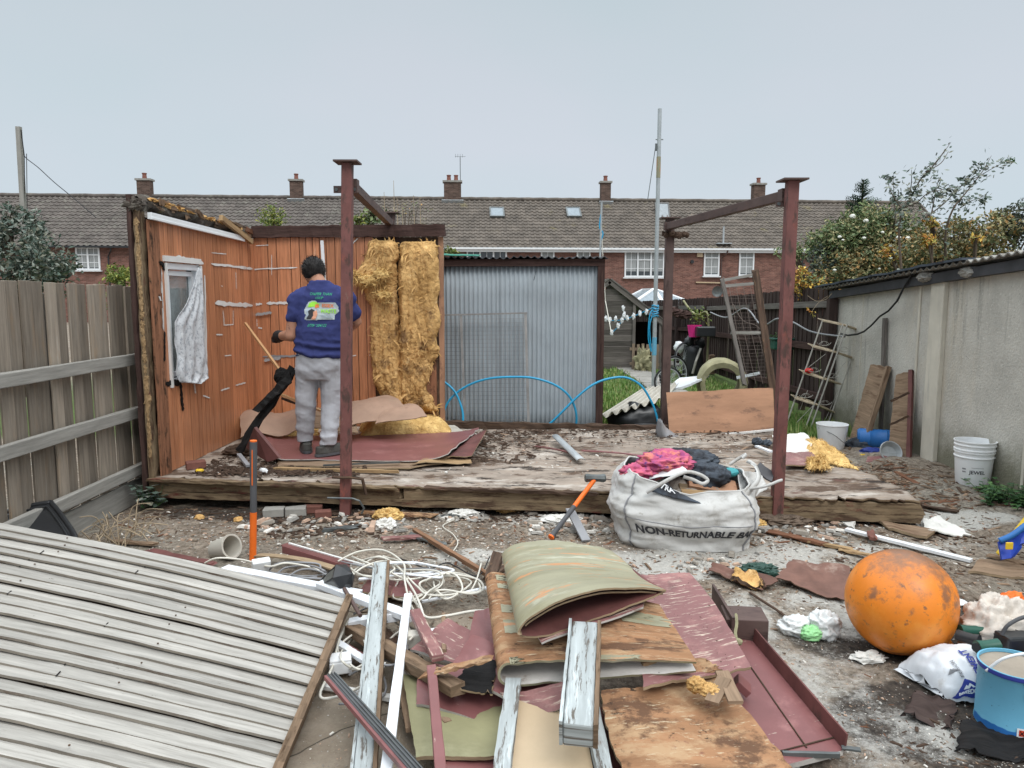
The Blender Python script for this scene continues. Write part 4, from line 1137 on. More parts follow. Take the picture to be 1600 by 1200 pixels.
# ================ STEEL POST FRAME
def post(px,rb,rt,Yb,zt_,wd,label,matk,brk,split=None):
	b_=V3(((px[0]-800)/FPX*1.0,0,0))
	base_=Q(px[0],rb,Yb);top_=Q(px[1],rt,Yb)
	root=thing('steel_post',label,'steel post',(base_.x,Yb,0),'rusty steel posts of the shed frame')
	p0,p1=V3((base_.x,Yb,-.02)),V3((top_.x,Yb,top_.z))
	m=MB()
	m.bar(p0,p1,wd,wd,(0,1,0),seg=30,jit=.0008)
	m.build('shaft',matk,root,bev=.004)
	pl=MB();pl.box(p1+V3((0,0,.006)),(.20 if wd>.08 else.17,.17,.012));pl.build('top_plate',Mt['steel_brown'],root)
	return root,p0,p1
r1_,a0,a1=post((540,543),806,255,5.45,0,.075,'rusty red steel post in front of the man, left front of the shed frame',Mt['steel_maroon'],1)
def bracket(root,c_,w_=.2,h_=.05,mt='steel_brown',bolts=True):
	m=MB();m.box(c_,(w_,.012,h_));m.build('bracket',Mt[mt],root)
	for s in(-.38,.38):
		m=MB();m.cyl(c_+V3((s*w_,-.012,0)),c_+V3((s*w_,.016,0)),.013,n=6);m.build('bolt',Mt['tool_steel'],root)
p=Q(536,293,5.40);bracket(r1_,V3((p.x-.005,5.50,p.z)),.17,.05)
p=Q(541,745,5.41);m=MB();m.tube([V3((p.x-.1,5.40,p.z)),V3((p.x-.045,5.385,p.z)),V3((p.x+.05,5.385,p.z)),V3((p.x+.12,5.41,p.z-.02)),V3((p.x+.14,5.43,p.z-.14))],.012,6);m.build('tie_rod',Mt['rotten_wood'],r1_)
p=Q(541,778,5.4);m=MB();m.tube([V3((p.x-.14,5.40,p.z)),V3((p.x+.05,5.385,p.z)),V3((p.x+.10,5.39,p.z-.02)),V3((p.x+.13,5.40,p.z-.08)),V3((p.x+.11,5.40,p.z-.12))],.008,6);m.build('tie_rod',Mt['tool_steel'],r1_)
r2_,b0,b1=post((1213,1238),803,283,5.28,0,.076,'rusty red steel post beside the rubble bag, right front of the shed frame',Mt['steel_maroon'],1)
m=MB();p=W(1210,812,0);m.blob((p.x,5.27,.01),(.24,.10,.055),.6,3,40,24,seed=77,ridged=True,flat=-.02);m.build('dirt_mound',mat('dirt',(.13,.095,.07),vary=.5,scale=14,bump=.9),label='small dark mound of dirt round the foot of the right red post',cat='dirt mound')
p=Q(1234,317,5.28);bracket(r2_,V3((p.x,5.34,p.z)),.15,.04)
r3_,c0_,c1_=post((612,612),640,334,7.97,0,.075,'dark steel post behind the shed header, left rear of the frame',Mt['steel_brown'],1)
r4_,d0,d1=post((1038,1047),662,342,7.97,0,.085,'dark brown steel post beside the white pole, right rear of the frame',Mt['steel_brown'],1)
p=Q(1053,365,7.9)
m=MB();m.bar(V3((p.x-.12,7.92,p.z)),V3((p.x+.13,7.92,p.z-.01)),.03,.05)
for k in range(7):m.blob((p.x-.08+k*.035,7.89,p.z+random.uniform(-.03,.01)),(.028,.028,.032),.5,2,10,8,seed=k)
m.build('rusty_bracket',Mt['rotten_wood'],r4_)
def rafter(p0,p1,label,w_=.06,t_=.07):
	root=thing('steel_rafter',label,'steel rafter',p0.lerp(p1,.5),'rusty steel rafters of the shed frame')
	m=MB();m.bar(p0,p1,w_,t_,seg=20,jit=.001);m.build('beam',Mt['steel_brown'],root,bev=.004)
	m=MB();m.box(p0+V3((0,.02,0)),(.09,.09,.09));m.build('end_cleat',Mt['steel_brown'],root)
	m=MB();m.box(p1+V3((0,-.02,0)),(.08,.06,.08));m.build('end_cleat',Mt['steel_brown'],root)
rafter(Q(549,290,5.52),Q(611,350,7.90),'rusty rafter running back from the left front post')
rafter(Q(1230,305,5.35),Q(1043,354,7.88),'long rusty rafter sloping from the right front post to the rear post')
# ================ SHARED SHAPES
def crm(P_,n=8,closed=False):
	P_=[V3(p)for p in P_];o=[];m=len(P_)
	for i in range(m if closed else m-1):
		a,b_,c_,d=(P_[(i-1)%m]if closed or i else P_[0]),P_[i],P_[(i+1)%m],(P_[(i+2)%m]if closed or i+2<m else P_[-1])
		for k in range(n):
			t=k/n
			o.append(((b_*2)+(c_-a)*t+(a*2-b_*5+c_*4-d)*t*t+(-a+b_*3-c_*3+d)*t**3)*.5)
	if not closed:o.append(P_[-1])
	return o
def sheet(name,C_,mats,t=.006,nu=20,nv=20,bend=None,rag=0.0,wob=.006,parent=None,smooth=True,me=None,mb=None,seed=0,**kw):
	"""C_: corners 00,10,11,01 (top face up when counter-clockwise from above)"""
	C_=[V3(c)for c in C_]
	su=(C_[1]-C_[0]).length;sv=(C_[3]-C_[0]).length
	def f(u,v):
		uu,vv=u,v
		if rag:
			uu=.5+(u-.5)*(1-rag*abs(fbm((v*5,seed,u>.5),1.3))*(abs(u-.5)>.45))
			vv=.5+(v-.5)*(1-rag*abs(fbm((u*5,seed+3,v>.5),1.3))*(abs(v-.5)>.45))
		p=C_[0].lerp(C_[1],uu).lerp(C_[3].lerp(C_[2],uu),vv)
		if wob:p.z+=wob*fbm((u*2+seed,v*2,0),1.0)*2
		if bend:p=p+V3(bend(u,v))
		return p
	m=MB();m.slab(f,nu,nv,t,su,sv,0,mb,me)
	return m.build(name,mats,parent,smooth='auto',**kw)
def remesh(m,voxel,it=2,disp=None):
	o=m.build('temporary',Mt['skin'])
	for md in o.modifiers:o.modifiers.remove(md)
	r=o.modifiers.new('r','REMESH');r.mode='VOXEL';r.voxel_size=voxel
	s=o.modifiers.new('s','SMOOTH');s.iterations=it;s.factor=.6
	dg=bpy.context.evaluated_depsgraph_get();dg.update()
	me=bpy.data.meshes.new_from_object(o.evaluated_get(dg))
	org=V3(o.location)
	res=MB()
	N=[v.normal.copy()for v in me.vertices]
	vs=[v.co+org for v in me.vertices]
	if disp:vs=[p+n*disp(p,n)for p,n in zip(vs,N)]
	res.add(vs,[list(p.vertices)for p in me.polygons])
	bpy.data.objects.remove(o);bpy.data.meshes.remove(me)
	return res
def bvh(m):return BVHTree.FromPolygons([tuple(p)for p in m.v],m.f)
def textmesh(s,size=1.0,sx=1.0,shear=0.0,bold=0.0):
	cu=bpy.data.curves.new('t','FONT');cu.body=s;cu.size=size;cu.align_x='CENTER';cu.align_y='CENTER'
	cu.offset=bold;cu.shear=shear;cu.resolution_u=3
	o=bpy.data.objects.new('t',cu);COL.objects.link(o)
	dg=bpy.context.evaluated_depsgraph_get();dg.update()
	me=bpy.data.meshes.new_from_object(o.evaluated_get(dg))
	vs=[(v.co.x*sx,v.co.y)for v in me.vertices];fs=[list(p.vertices)for p in me.polygons]
	bpy.data.objects.remove(o);bpy.data.meshes.remove(me);bpy.data.curves.remove(cu)
	return vs,fs
def inside(x,y,poly):
	c=False;n=len(poly)
	for i in range(n):
		(x1,y1),(x2,y2)=poly[i],poly[i-1]
		if(y1>y)!=(y2>y)and x<(x2-x1)*(y-y1)/(y2-y1)+x1:c=not c
	return c
def project(m,pts,faces,tree,Yp,off):
	"""pts: pixel points; dropped onto the surface along the line of sight from the front"""
	vs=[]
	for(px,py)in pts:
		a=Q(px,py,Yp-1.2)
		r=tree.ray_cast(a,V3((0,1,0)))
		p=Q(px,py,r[0].y)if r[0]else Q(px,py,Yp)
		r=tree.ray_cast(V3((p.x,Yp-1.2,p.z)),V3((0,1,0)))
		y=r[0].y if r[0]else Yp
		vs.append(V3((p.x,y-off,p.z)))
	m.add(vs,faces);return m
def decal(poly,tree,Yp,off,step=1.6):
	xs,ys=[p[0]for p in poly],[p[1]for p in poly]
	pts,fs,ix=[],[],{}
	def vid(i,j):
		if(i,j)not in ix:ix[(i,j)]=len(pts);pts.append((min(xs)+i*step,min(ys)+j*step))
		return ix[(i,j)]
	for j in range(int((max(ys)-min(ys))/step)+1):
		for i in range(int((max(xs)-min(xs))/step)+1):
			if inside(min(xs)+(i+.5)*step,min(ys)+(j+.5)*step,poly):
				fs.append([vid(i,j),vid(i,j+1),vid(i+1,j+1),vid(i+1,j)])
	return project(MB(),pts,fs,tree,Yp,off)
	# ================ METAL SHED
def metal_shed():
	Y=8.32
	xl,xr=Q(684,500,Y).x,Q(943,500,Y).x
	z1=Q(800,403,Y).z
	root=thing('metal_shed','blue-grey corrugated metal shed with dark timber corner posts and crinkled roof edge','shed',((xl+xr)/2,Y+.8,0))
	for k,(a,b_)in enumerate(((xl+.07,-.12),(-.14,.40),(.385,xr-.075))):
		def f(u,v,a=a,b_=b_,k=k):
			x=lerp(a,b_,u);return V3((x,Y+.02-.004*(k==1)+.0105*math.sin(x*2*math.pi/.0505)+.006*fbm((x,v*2,k),1.2),lerp(.02,z1-.07,v)))
		m=MB();m.slab(f,int((b_-a)/.0505*8),6,.002);m.build('corrugated_sheet',Mt['corrugated'],root,smooth=True)
	for x in(xl+.035,xr-.035):
		m=MB();m.bar((x,Y-.0,0),(x,Y-.0,z1-.03),.075,.075,(0,1,0),seg=14,jit=.002);m.build('corner_post',Mt['header_wood'],root)
	m=MB();m.bar((xl,Y-.012,z1-.055),(xr,Y-.012,z1-.05),.06,.075,seg=16,jit=.002);m.build('header_beam',Mt['header_wood'],root)
	m=MB();m.add([(xl,Y+.05,0),(xl,Y+1.8,0),(xl,Y+1.8,z1),(xl,Y+.05,z1)],[[0,1,2,3]]);m.add([(xr,Y+.05,0),(xr,Y+1.8,0),(xr,Y+1.8,z1),(xr,Y+.05,z1)],[[3,2,1,0]])
	m.add([(xl,Y+1.8,0),(xr,Y+1.8,0),(xr,Y+1.8,z1),(xl,Y+1.8,z1)],[[0,1,2,3]]);m.build('side_wall',Mt['dark_fence'],root)
	def rf(u,v):
		x=lerp(xl-.03,xr+.03,u)
		return V3((x,lerp(Y-.09,Y+1.9,v),z1+.005+.05*v+.011*math.sin(x*2*math.pi/.076)+.012*fbm((x,0,0),2.5)))
	m=MB();m.slab(rf,200,3,.008);m.build('roof',Mt['corr_dark'],root,smooth=True)
	def gf(u,v):
		x=lerp(xl-.03,xl+.46,u);return V3((x,lerp(Y-.10,Y+.6,v),z1+.03-.012*u+.05*v+.008*fbm((x*4,v,0),2)))
	m=MB();m.slab(gf,20,3,.006);m.build('green_felt',mat('green_felt',(.02,.17,.12),rough=.7),root)
	m=MB();p=Q(835,432,Y-.03);m.prism([p+V3(q)for q in((-.012,0,-.05),(0,0,-.03),(.012,0,.05),(.018,0,.06),(.006,0,.0))],(0,.01,0));m.build('rust_hole',Mt['charred'],root)
metal_shed()
def mesh_gate():
	Yt,Yb=8.22,8.02
	def P(px,py):
		k=(py-488)/177;return Q(px,py,lerp(Yt,Yb,k))
	root=thing('mesh_gate','wire mesh gate in a thin steel frame leaning on the metal shed','gate',P(755,665))
	m=MB()
	m.bar(P(668,493),P(824,489),.018,.03,(0,1,0));m.bar(P(821,488),P(826,666),.03,.018,(0,1,0));m.bar(P(720,492),P(727,664),.026,.016,(0,1,0));m.bar(P(668,493),P(670,664),.03,.018,(0,1,0));m.bar(P(670,664),P(826,668),.018,.03,(0,1,0))
	m.build('frame',Mt['gate_steel'],root)
	m=MB()
	for i in range(24):
		x=672+i*6.3;m.cyl(P(x,490),P(x+4,662),.0022,n=4)
	for j in range(27):
		y=498+j*6.3;m.cyl(P(668,y+1),P(823,y),.0022,n=4)
	m.build('wire_mesh',Mt['gate_steel'],root)
mesh_gate()
pp=[(640,612),(662,592),(684,592),(701,602),(714,618),(723,645),(722,668),(716,690),(700,690),(692,668),(693,645),(705,622),(730,603),(762,592),(800,589),(835,591),(868,602),(890,620),(900,645),(899,670),
(890,695),(850,705),(835,695),(850,672),(872,650),(900,622),(925,602),(950,592),(978,590),(1002,603),(1018,628),(1026,650),(1029,668)]
yy=[7.96+.05*math.sin(i*.7)for i in range(len(pp))]
MB().tube(crm([Q(a,b_,y)for(a,b_),y in zip(pp,yy)],8),.0125,8).build('water_pipe',Mt['blue_hose'],label='bright blue plastic water pipe arching in loops in front of the metal shed',cat='pipe',smooth=True)
sheet('kick_board',[Q(705,668,7.93),Q(865,676,7.93),Q(865,672,7.98),Q(708,655,7.98)],Mt['charred'],.02,12,4,label='black rotten board lying along the foot of the metal shed',cat='board')
m=MB();m.bar(Q(815,662,7.86),Q(885,675,7.80),.03,.05,seg=3);m.build('timber_strip',Mt['stone_block'],label='pale grey strip of wood at the rear edge of the shed floor',cat='timber strip')
# ================ GARDEN BEHIND
def garden_shed():
	Y=16.4
	ap,ev=Q(952,440,Y),Q(1040,508,Y)
	xl=2*ap.x-ev.x;zb=0
	root=thing('garden_shed','old grey weatherboard garden shed with open dark doorway and sloping roof','shed',(ap.x,Y+1,0))
	xd0,xd1=Q(990,520,Y).x,Q(1031,520,Y).x;zd=Q(1000,480,Y).z
	m=MB();z=zb
	while z<ap.z-.1:
		zz=z+.125
		k=(ap.z-zz)/(ap.z-ev.z)
		hw=min(1,k)*(ev.x-ap.x)if zz>ev.z else(ev.x-ap.x)-.04
		a,b_=ap.x-hw,ap.x+hw
		sp_=[(a,b_)]if z>zd else[(a,xd0),(xd1,b_)]
		for(x0,x1)in sp_:
			if x1-x0>.02:
				m.bar((x0,Y+.01,z+.065),(x1,Y+.01,z+.065),.022,.14,(0,-.18,1),seg=5,jit=.004)
		z+=.125
	m.build('weatherboards',Mt['grey_shed'],root)
	m=MB();m.bar((xd0,Y-.03,0),(xd0,Y-.03,zd+.1),.06,.05,(0,1,0));m.bar((xd1,Y-.03,0),(xd1,Y-.03,ev.z+.05),.05,.05,(0,1,0));m.build('door_frame',Mt['grey_shed'],root)
	m=MB()
	for s in(-1,1):
		e_=V3((ap.x+s*(ev.x-ap.x+.08),Y-.06,ev.z-.05));a_=V3((ap.x,Y-.06,ap.z+.02))
		m.bar(a_,e_,.04,.13,(0,0,1))
	m.build('barge_board',Mt['grey_shed'],root)
	m=MB()
	for s in(-1,1):
		x_=ap.x+s*(ev.x-ap.x+.1)
		m.add([(ap.x,Y-.1,ap.z+.06),(x_,Y-.1,ev.z),(x_,Y+2.2,ev.z),(ap.x,Y+2.2,ap.z+.06)],[[0,1,2,3]if s>0 else[3,2,1,0]])
	m.build('roof',Mt['dark_green'],root)
	m=MB()
	for x_ in(xl,ev.x):m.bar((x_,Y,ev.z/2),(x_,Y+2.1,ev.z/2),.03,ev.z-.02)
	m.bar((xl,Y+2.1,ev.z/2),(ev.x,Y+2.1,ev.z/2),.03,ev.z);m.build('side_wall',Mt['dark_fence'],root)
garden_shed()
def picket():
	Y=16.0;root=thing('picket_gate','small brown picket gate across the garden shed doorway','gate',Q(1006,585,Y))
	m=MB()
	for i in range(6):
		p=Q(990+i*7.4,537+(i%2),Y);m.bar((p.x,Y,.02),(p.x,Y,p.z),.06,.02,(0,1,0))
	m.build('pickets',Mt['picket'],root)
	for r_ in(545,568):
		a,b_=Q(984,r_,Y+.02),Q(1030,r_+2,Y+.02);m=MB();m.bar(a,b_,.03,.06);m.build('rail',Mt['picket'],root)
picket()
p=Q(1003,572,15.9);m=MB();m.blob((p.x,15.8,.2),(.16,.12,.26),.7,3,20,14,flat=.0);m.build('garden_ornament',Mt['moss_stone'],label='rough grey stone ornament in front of the picket gate',cat='ornament')
def flagpole():
	b_=W(1021,606);Y=b_.y;tp=Q(1031,170,Y)
	root=thing('washing_line_pole','tall galvanised pole with blue tape and rope behind the shed floor','pole',(b_.x,Y,0))
	at=lambda r_:(lambda z:b_.lerp(V3((tp.x,Y,tp.z)),z/tp.z))(Q(1025,r_,Y).z)
	m=MB();m.cyl(b_,(tp.x,Y,tp.z),.037,.033,12);m.build('shaft',Mt['galv'],root,smooth='auto')
	m=MB();m.cyl(at(245),at(278),.037,n=12);m.build('lichen_band',Mt['olive'],root)
	m=MB();m.cyl(at(527),at(555),.040,n=12);m.build('blue_tape',Mt['sky_blue'],root)
	m=MB()
	for k in range(5):
		c_=at(478+k*4);m.tube([c_+V3((math.cos(a)*.055,math.sin(a)*.055,.012*math.sin(a*2+k)))for a in[i*.524 for i in range(12)]],.012,5,closed=True)
	c_=at(482);m.tube(crm([c_,c_+V3((-.1,-.05,-.1)),c_+V3((-.12,-.05,-.5)),c_+V3((-.06,-.05,-.75)),c_+V3((-.10,-.05,-.3)),c_]),.01,5)
	m.build('blue_rope',Mt['blue_hose'],root)
	m=MB();c_=at(230);m.box(c_+V3((-.05,0,0)),(.03,.03,.12));m.tube([c_+V3((-.06,0,0)),Q(1012,312,Y)],.008,4);m.tube([at(218)-V3((.06,0,0)),at(218)+V3((.07,0,0))],.01,5);m.build('line_cleat',Mt['tool_steel'],root)
flagpole()
def leftpole():
	Y=13.5;b_=Q(32,330,Y);tp=Q(29,198,Y)
	root=thing('washing_line_pole','weathered grey timber pole with slack line rising from the left hand shrub','pole',(b_.x,Y,0))
	m=MB();m.bar((b_.x,Y,0),tp,.075,.075,(0,1,0),seg=10,jit=.002);m.build('shaft',Mt['fence_rail'],root)
	m=MB();m.tube(crm([tp+V3((.04,0,-.05)),Q(37,235,Y),Q(40,246,Y),Q(60,262,Y),Q(85,285,Y),Q(113,308,Y),Q(150,340,Y)]),.008,4)
	for a in(38,41.5):m.cyl(Q(a,240,Y),Q(a+1,330,Y),.006,n=4)
	m.build('line',Mt['cable_black'],root)
leftpole()
def thinpole():
	Y=12.2;b_=Q(935,430,Y);tp=Q(940,316,Y)
	root=thing('garden_pole','slim grey pole tied with blue cord rising behind the metal shed','pole',(b_.x,Y,0))
	m=MB();m.cyl((b_.x,Y,0),tp,.02,.016,8);m.build('shaft',Mt['galv'],root)
	m=MB();m.tube([Q(939,330,Y),Q(942,400,Y),Q(946,470,Y),Q(955,519,Y-.4)],.008,4);m.build('white_cord',Mt['cable_white'],root)
	m=MB();m.tube(crm([Q(939,335,Y),Q(937,355,Y),Q(942,365,Y),Q(938,378,Y)]),.014,5);m.build('blue_cord',Mt['blue_hose'],root)
thinpole()
def bunting():
	Y=12.6;root=thing('string_of_rags','cord of knotted white rags strung from the galvanised pole','string of rags',Q(985,500,Y))
	pl_=[(1022,480),(1008,486),(990,494),(970,500),(952,500),(940,494)]
	m=MB();m.tube(crm([Q(a,b_,Y)for a,b_ in pl_]),.008,4);m.tube(crm([Q(972,499,Y),Q(966,510,Y),Q(956,520,Y)]),.008,4);m.build('cord',Mt['blue_hose'],root)
	for i,(a,b_)in enumerate([(1010,487),(1000,490),(990,494),(980,497),(972,500),(966,509),(956,519),(962,498),(953,500),(975,492),(974,482),(947,498)]):
		c_=Q(a,b_,Y-.02);m=MB();m.blob(c_,(.025,.02,.045),.8,3,12,8,seed=i);m.build('rag',Mt['white_clean'],root)
bunting()
def wheel(px,py,Y,r_,rot,label):
	c_=Q(px,py,Y);root=thing('bicycle_wheel',label,'wheel',(c_.x,Y,c_.z-r_),'bicycle wheels by the dark fence')
	X_,Z_=V3((math.cos(rot),math.sin(rot),0)),V3((0,0,1))
	m=MB();m.tube([c_+X_*(r_*math.cos(a))+Z_*(r_*math.sin(a))for a in[i*.2618 for i in range(24)]],.017,6,closed=True);m.build('tyre',Mt['cable_black'],root)
	m=MB();m.tube([c_+X_*((r_-.03)*math.cos(a))+Z_*((r_-.03)*math.sin(a))for a in[i*.2618 for i in range(24)]],.010,6,closed=True);m.build('rim',Mt['galv'],root)
	m=MB()
	for i in range(18):
		a=i*.349;m.cyl(c_,c_+X_*((r_-.03)*math.cos(a))+Z_*((r_-.03)*math.sin(a)),.0025,n=3)
	m.build('spokes',Mt['galv'],root)
wheel(1053,585,13.6,.33,.5,'thin bicycle wheel lying against the foot of the dark steel post')
wheel(1068,562,14.6,.33,.8,'upright bicycle wheel beside the black upright bag')
wheel(1044,596,13.0,.25,.2,'smallest bicycle wheel, nearest the white panels')
def blackbag():
	b_=W(1082,590);Y=b_.y;root=thing('upright_bag','black upright bag with rounded tops standing by the dark fence','bag',b_)
	s=Y/14
	m=MB();m.lathe([(.02,0),(.2,.01),(.21,.2),(.19,.5),(.2,.62),(.13,.66)],14,Matrix.Translation(b_),amp=.12);m.build('body',Mt['black_plastic'],root,smooth=True)
	for k,(x,z,mt_)in enumerate(((-.1,.72,'black_plastic'),(.05,.86,'black_plastic'),(.12,.68,'glove'),(-.3,.62,'white_clean'))):
		m=MB();m.blob(b_+V3((x,-.05,z)),(.10,.1,.11),.3,2,14,10,seed=k);m.build('rounded_top',Mt[mt_],root,smooth=True)
	m=MB();m.tube([b_+V3((-.05,-.2,.1)),b_+V3((0,-.24,.35)),b_+V3((.1,-.2,.6))],.025,6);m.build('strap',Mt['rack_metal'],root)
blackbag()
def pots():
	Y=14.6;c_=Q(1085,516,Y)
	root=thing('hanging_plant_pot','bright pink pot of yellowing plant hung on the dark fence','plant pot',c_)
	m=MB();m.lathe([(.01,-.13),(.10,-.13),(.14,.10),(.125,.1),(.10,-.1)],16,Matrix.Translation(c_));m.build('pot',Mt['pink'],root,smooth='auto')
	leafcloud(c_+V3((.05,0,.28)),(.22,.12,.2),120,.07,'foliage','leaf_lime',root)
	c_=Q(1102,518,Y-.2);m=MB();m.box(c_,(.36,.2,.19));m.build('planter',Mt['black_plastic'],label='black trough hung on the dark fence right of the pink pot',cat='planter',bev=.02)
	c_=Q(1233,538,10.9);root=thing('trough_planter','dark green plastic trough of trailing plant hooked on the fence behind the red post','planter',c_)
	m=MB();m.bar(c_+V3((-.25,0,0)),c_+V3((.22,0,0)),.2,.15,seg=2);m.build('trough',Mt['green_plastic'],root,bev=.02)
	m=MB();m.bar(c_+V3((-.27,0,.08)),c_+V3((.24,0,.08)),.23,.025);m.build('rim',Mt['green_plastic'],root,bev=.008)
	leafcloud(c_+V3((-.12,0,.10)),(.16,.1,.07),60,.05,'foliage','leaf_ivy',root)
	m=MB();c_=Q(1060,490,14.2)
	for k,(x,z,mt_)in enumerate(((0,0,.1),(.12,-.02,.1),(-.12,.05,.06))):m.blob(c_+V3((x,0,z)),(.13,.08,.07),.7,3,14,10,seed=k+8)
	m.build('hanging_basket',Mt['header_wood'],label='dark dried out hanging basket on the fence above the bicycle wheels',cat='hanging basket')
def leafcloud(c_,rad,n,size,name,mt,parent=None,sq=1.0,hollow=.0,gaps=0.0,aspect=.5,clump=1.6,fn=None,**kw):
	m=MB();c_=V3(c_);k=0;tries=0
	while k<n and tries<n*12:
		tries+=1
		d=V3((random.gauss(0,1),random.gauss(0,1),random.gauss(0,1))).normalized()
		r_=random.uniform(hollow,1)**.45
		bump=1+.42*fbm((d.x+c_.x,d.y,d.z),1.9)
		p=c_+V3((d.x*rad[0],d.y*rad[1],d.z*rad[2]))*(r_*bump)
		if gaps and fbm(p,clump/max(rad))<gaps-.25:continue
		if fn and not fn(p):continue
		a=V3((random.gauss(0,1),random.gauss(0,1),random.gauss(0,.8))).normalized()
		b_=a.orthogonal().normalized();b_=(b_*math.cos(tries)+a.cross(b_)*math.sin(tries))
		s=size*random.uniform(.55,1.3)
		t_=p+a*s;md=(p+t_)/2;nn=a.cross(b_)*s*.12
		m.add([p,md+b_*(s*aspect*.5)+nn,t_,md-b_*(s*aspect*.5)+nn],[[0,1,2],[0,2,3]])
		k+=1
	return m.build(name,Mt[mt],parent,**kw)
pots()
m=MB();m.tube(crm([Q(a,b_,y)for a,b_,y in((1068,470,15.6),(1080,486,15.3),(1092,492,15.0),(1104,488,14.6),(1107,510,14.6),(1106,540,14.6),(1104,575,14.6))]),.022,6)
m.build('garden_hose',Mt['leaf_ivy']if False else Mt['olive_moss'],label='pale green garden hose draped over the dark fence',cat='hose',smooth=True)
m=MB();m.tube(crm([Q(a,b_,y)for a,b_,y in((1110,488,13.5),(1135,496,12.6),(1165,482,11.6),(1190,508,10.9),(1215,498,10.4),(1238,503,10.0),(1262,516,9.7),(1285,522,9.4),(1320,526,8.9))]),.012,6)
m.build('grey_flex',Mt['cable_grey'],label='pale grey flex looping along the dark brown fence towards the plant rack',cat='cable',smooth=True)
b_=W(1112,585);m=MB();m.bar(b_,b_+V3((-.02,0,.40)),.12,.10,(0,1,0),seg=4,jit=.01);m.build('tree_stump',Mt['old_board'],label='short sawn stump standing behind the mossy concrete ring',cat='stump')
def wire_panel():
	YT,YB=9.5,8.9
	def P(px,py,k=None):k=(py-425)/200 if k is None else k;return Q(px,py,lerp(YT,YB,k))
	root=thing('mesh_hurdle','old timber framed wire panel leaning on the dark fence behind the brown board','wire panel',P(1180,640))
	for(a,b_,w_,mt_)in(((1128,436),(1163,600),.045,'grey_shed'),((1180,424),(1212,640),.085,'rotten_wood')):
		m=MB();m.bar(P(*a),P(*b_),w_,.04,(0,1,0),seg=16,jit=.003,rag=.03);m.build('stile',Mt[mt_],root)
	for(a,b_)in(((1130,438),(1178,429)),((1142,520),(1190,520)),((1132,447),(1180,443))):
		m=MB();m.bar(P(*a),P(*b_),.02,.035,seg=4,jit=.003);m.build('rung',Mt['fence_rail'],root)
	m=MB()
	for k in range(26):
		y=450+k*5.6;s=(y-436)/164
		a=lerp(1128,1163,s);b_=lerp(1180,1212,(y-424)/216)
		m.tube([P(a,y),P((a+b_)/2,y+random.uniform(-1,1.5)),P(b_,y+random.uniform(-1,1))],.0026,4)
	for k in range(4):m.tube([P(1138+k*11,440),P(1152+k*11,520),P(1170+k*11,600)],.003,4)
	m.tube(crm([P(1145,475),P(1160,500),P(1180,508),P(1188,515)]),.006,5)
	m.build('wires',Mt['rusty_wire'],root)
wire_panel()
def ring():
	Y=10.9;c_=Q(1128,612,Y);r1,r2=.355,.245
	M_=Matrix.Translation(V3((c_.x,Y,r1-.02)))@Matrix.Rotation(R(-12),4,'Z')@Matrix.Rotation(R(90),4,'X')
	m=MB();m.lathe([(r2,-.5),(r1,-.5),(r1*1.03,-.2),(r1*1.02,0),(r1*.9,.06),(r2,.05),(r2,-.5)],36,M_,amp=.04)
	m.build('concrete_ring',Mt['moss_stone'],label='mossy round concrete ring standing behind the brown plywood board',cat='concrete ring',smooth='auto')
ring()
def cream():
	A,B,C_,D=Q(938,655,8.7),Q(1015,645,8.5),Q(1042,602,10.2),Q(1003,607,10.6)
	A=Q(936,652,8.55)
	def f(u,v):
		p=A.lerp(Q(1040,622,8.9),u).lerp(Q(1002,610,10.0).lerp(Q(1060,598,10.2),u),v)
		p.z+=.028*math.sin(u*2*math.pi*7);return p
	m=MB();m.slab(f,84,8,.006);m.build('corrugated_panel',Mt['clear_plastic'],label='cream corrugated plastic sheet propped on the grass right of the metal shed',cat='corrugated sheet',smooth=True)
cream()
sheet('white_board',[Q(1036,612,10.2),Q(1078,600,10.2),Q(1108,586,11.4),Q(1062,590,11.4)],Mt['upvc'],.03,4,4,label='dirty white board on the ground left of the mossy ring',cat='board')
m=MB();m.bar(Q(1152,590,10.2),Q(1186,583,10.0),.05,.04);m.build('white_strip',Mt['upvc'],label='short white strip lying right of the mossy ring',cat='strip')
c_=Q(1000,650,8.75);m=MB();m.blob((c_.x,8.95,.14),(.36,.22,.2),.3,2,20,12,flat=.0);m.build('refuse_sack',Mt['black_plastic'],label='black refuse sack tucked under the cream corrugated sheet',cat='sack',smooth=True)
c_=Q(1008,667,8.35)
m=MB();m.lathe([(.001,.02),(.15,.02),(.17,.06),(.185,.06),(.185,.02),(.16,0),(.001,0)],24,Matrix.Translation((c_.x,8.2,.13)));m.build('plastic_disc',Mt['black_plastic'],label='round black tub lid behind the rear edge of the shed floor',cat='lid',smooth='auto')
A=[Q(1046,679,7.62),Q(1211,671,7.62),Q(1208,606,7.76),Q(1041,613,7.76)]
sheet('plywood_board',A,[Mt['ply_panel'],Mt['ply_edge']],.012,24,10,me=1,label='wide brown plywood board standing on edge at the rear of the shed floor',cat='board')
def tray():
	P_=[(1030,654),(1040,668),(1056,680),(1076,685)];Y0=7.50
	def f(u,v):
		s=u*3;i=min(int(s),2);a=s-i
		px,py=lerp(P_[i][0],P_[i+1][0],a),lerp(P_[i][1],P_[i+1][1],a)
		p=Q(px,py,Y0);b_=math.sin(math.pi*u)
		return V3((p.x-.10*v*b_-.01*v,p.y-.16*math.sin(v*math.pi),p.z-v*.11*b_-.0*v))
	m=MB();m.slab(f,24,10,.006);m.build('plastic_tray',Mt['cable_grey'],label='curved grey plastic offcut resting against the plywood board',cat='offcut',smooth=True)
tray()
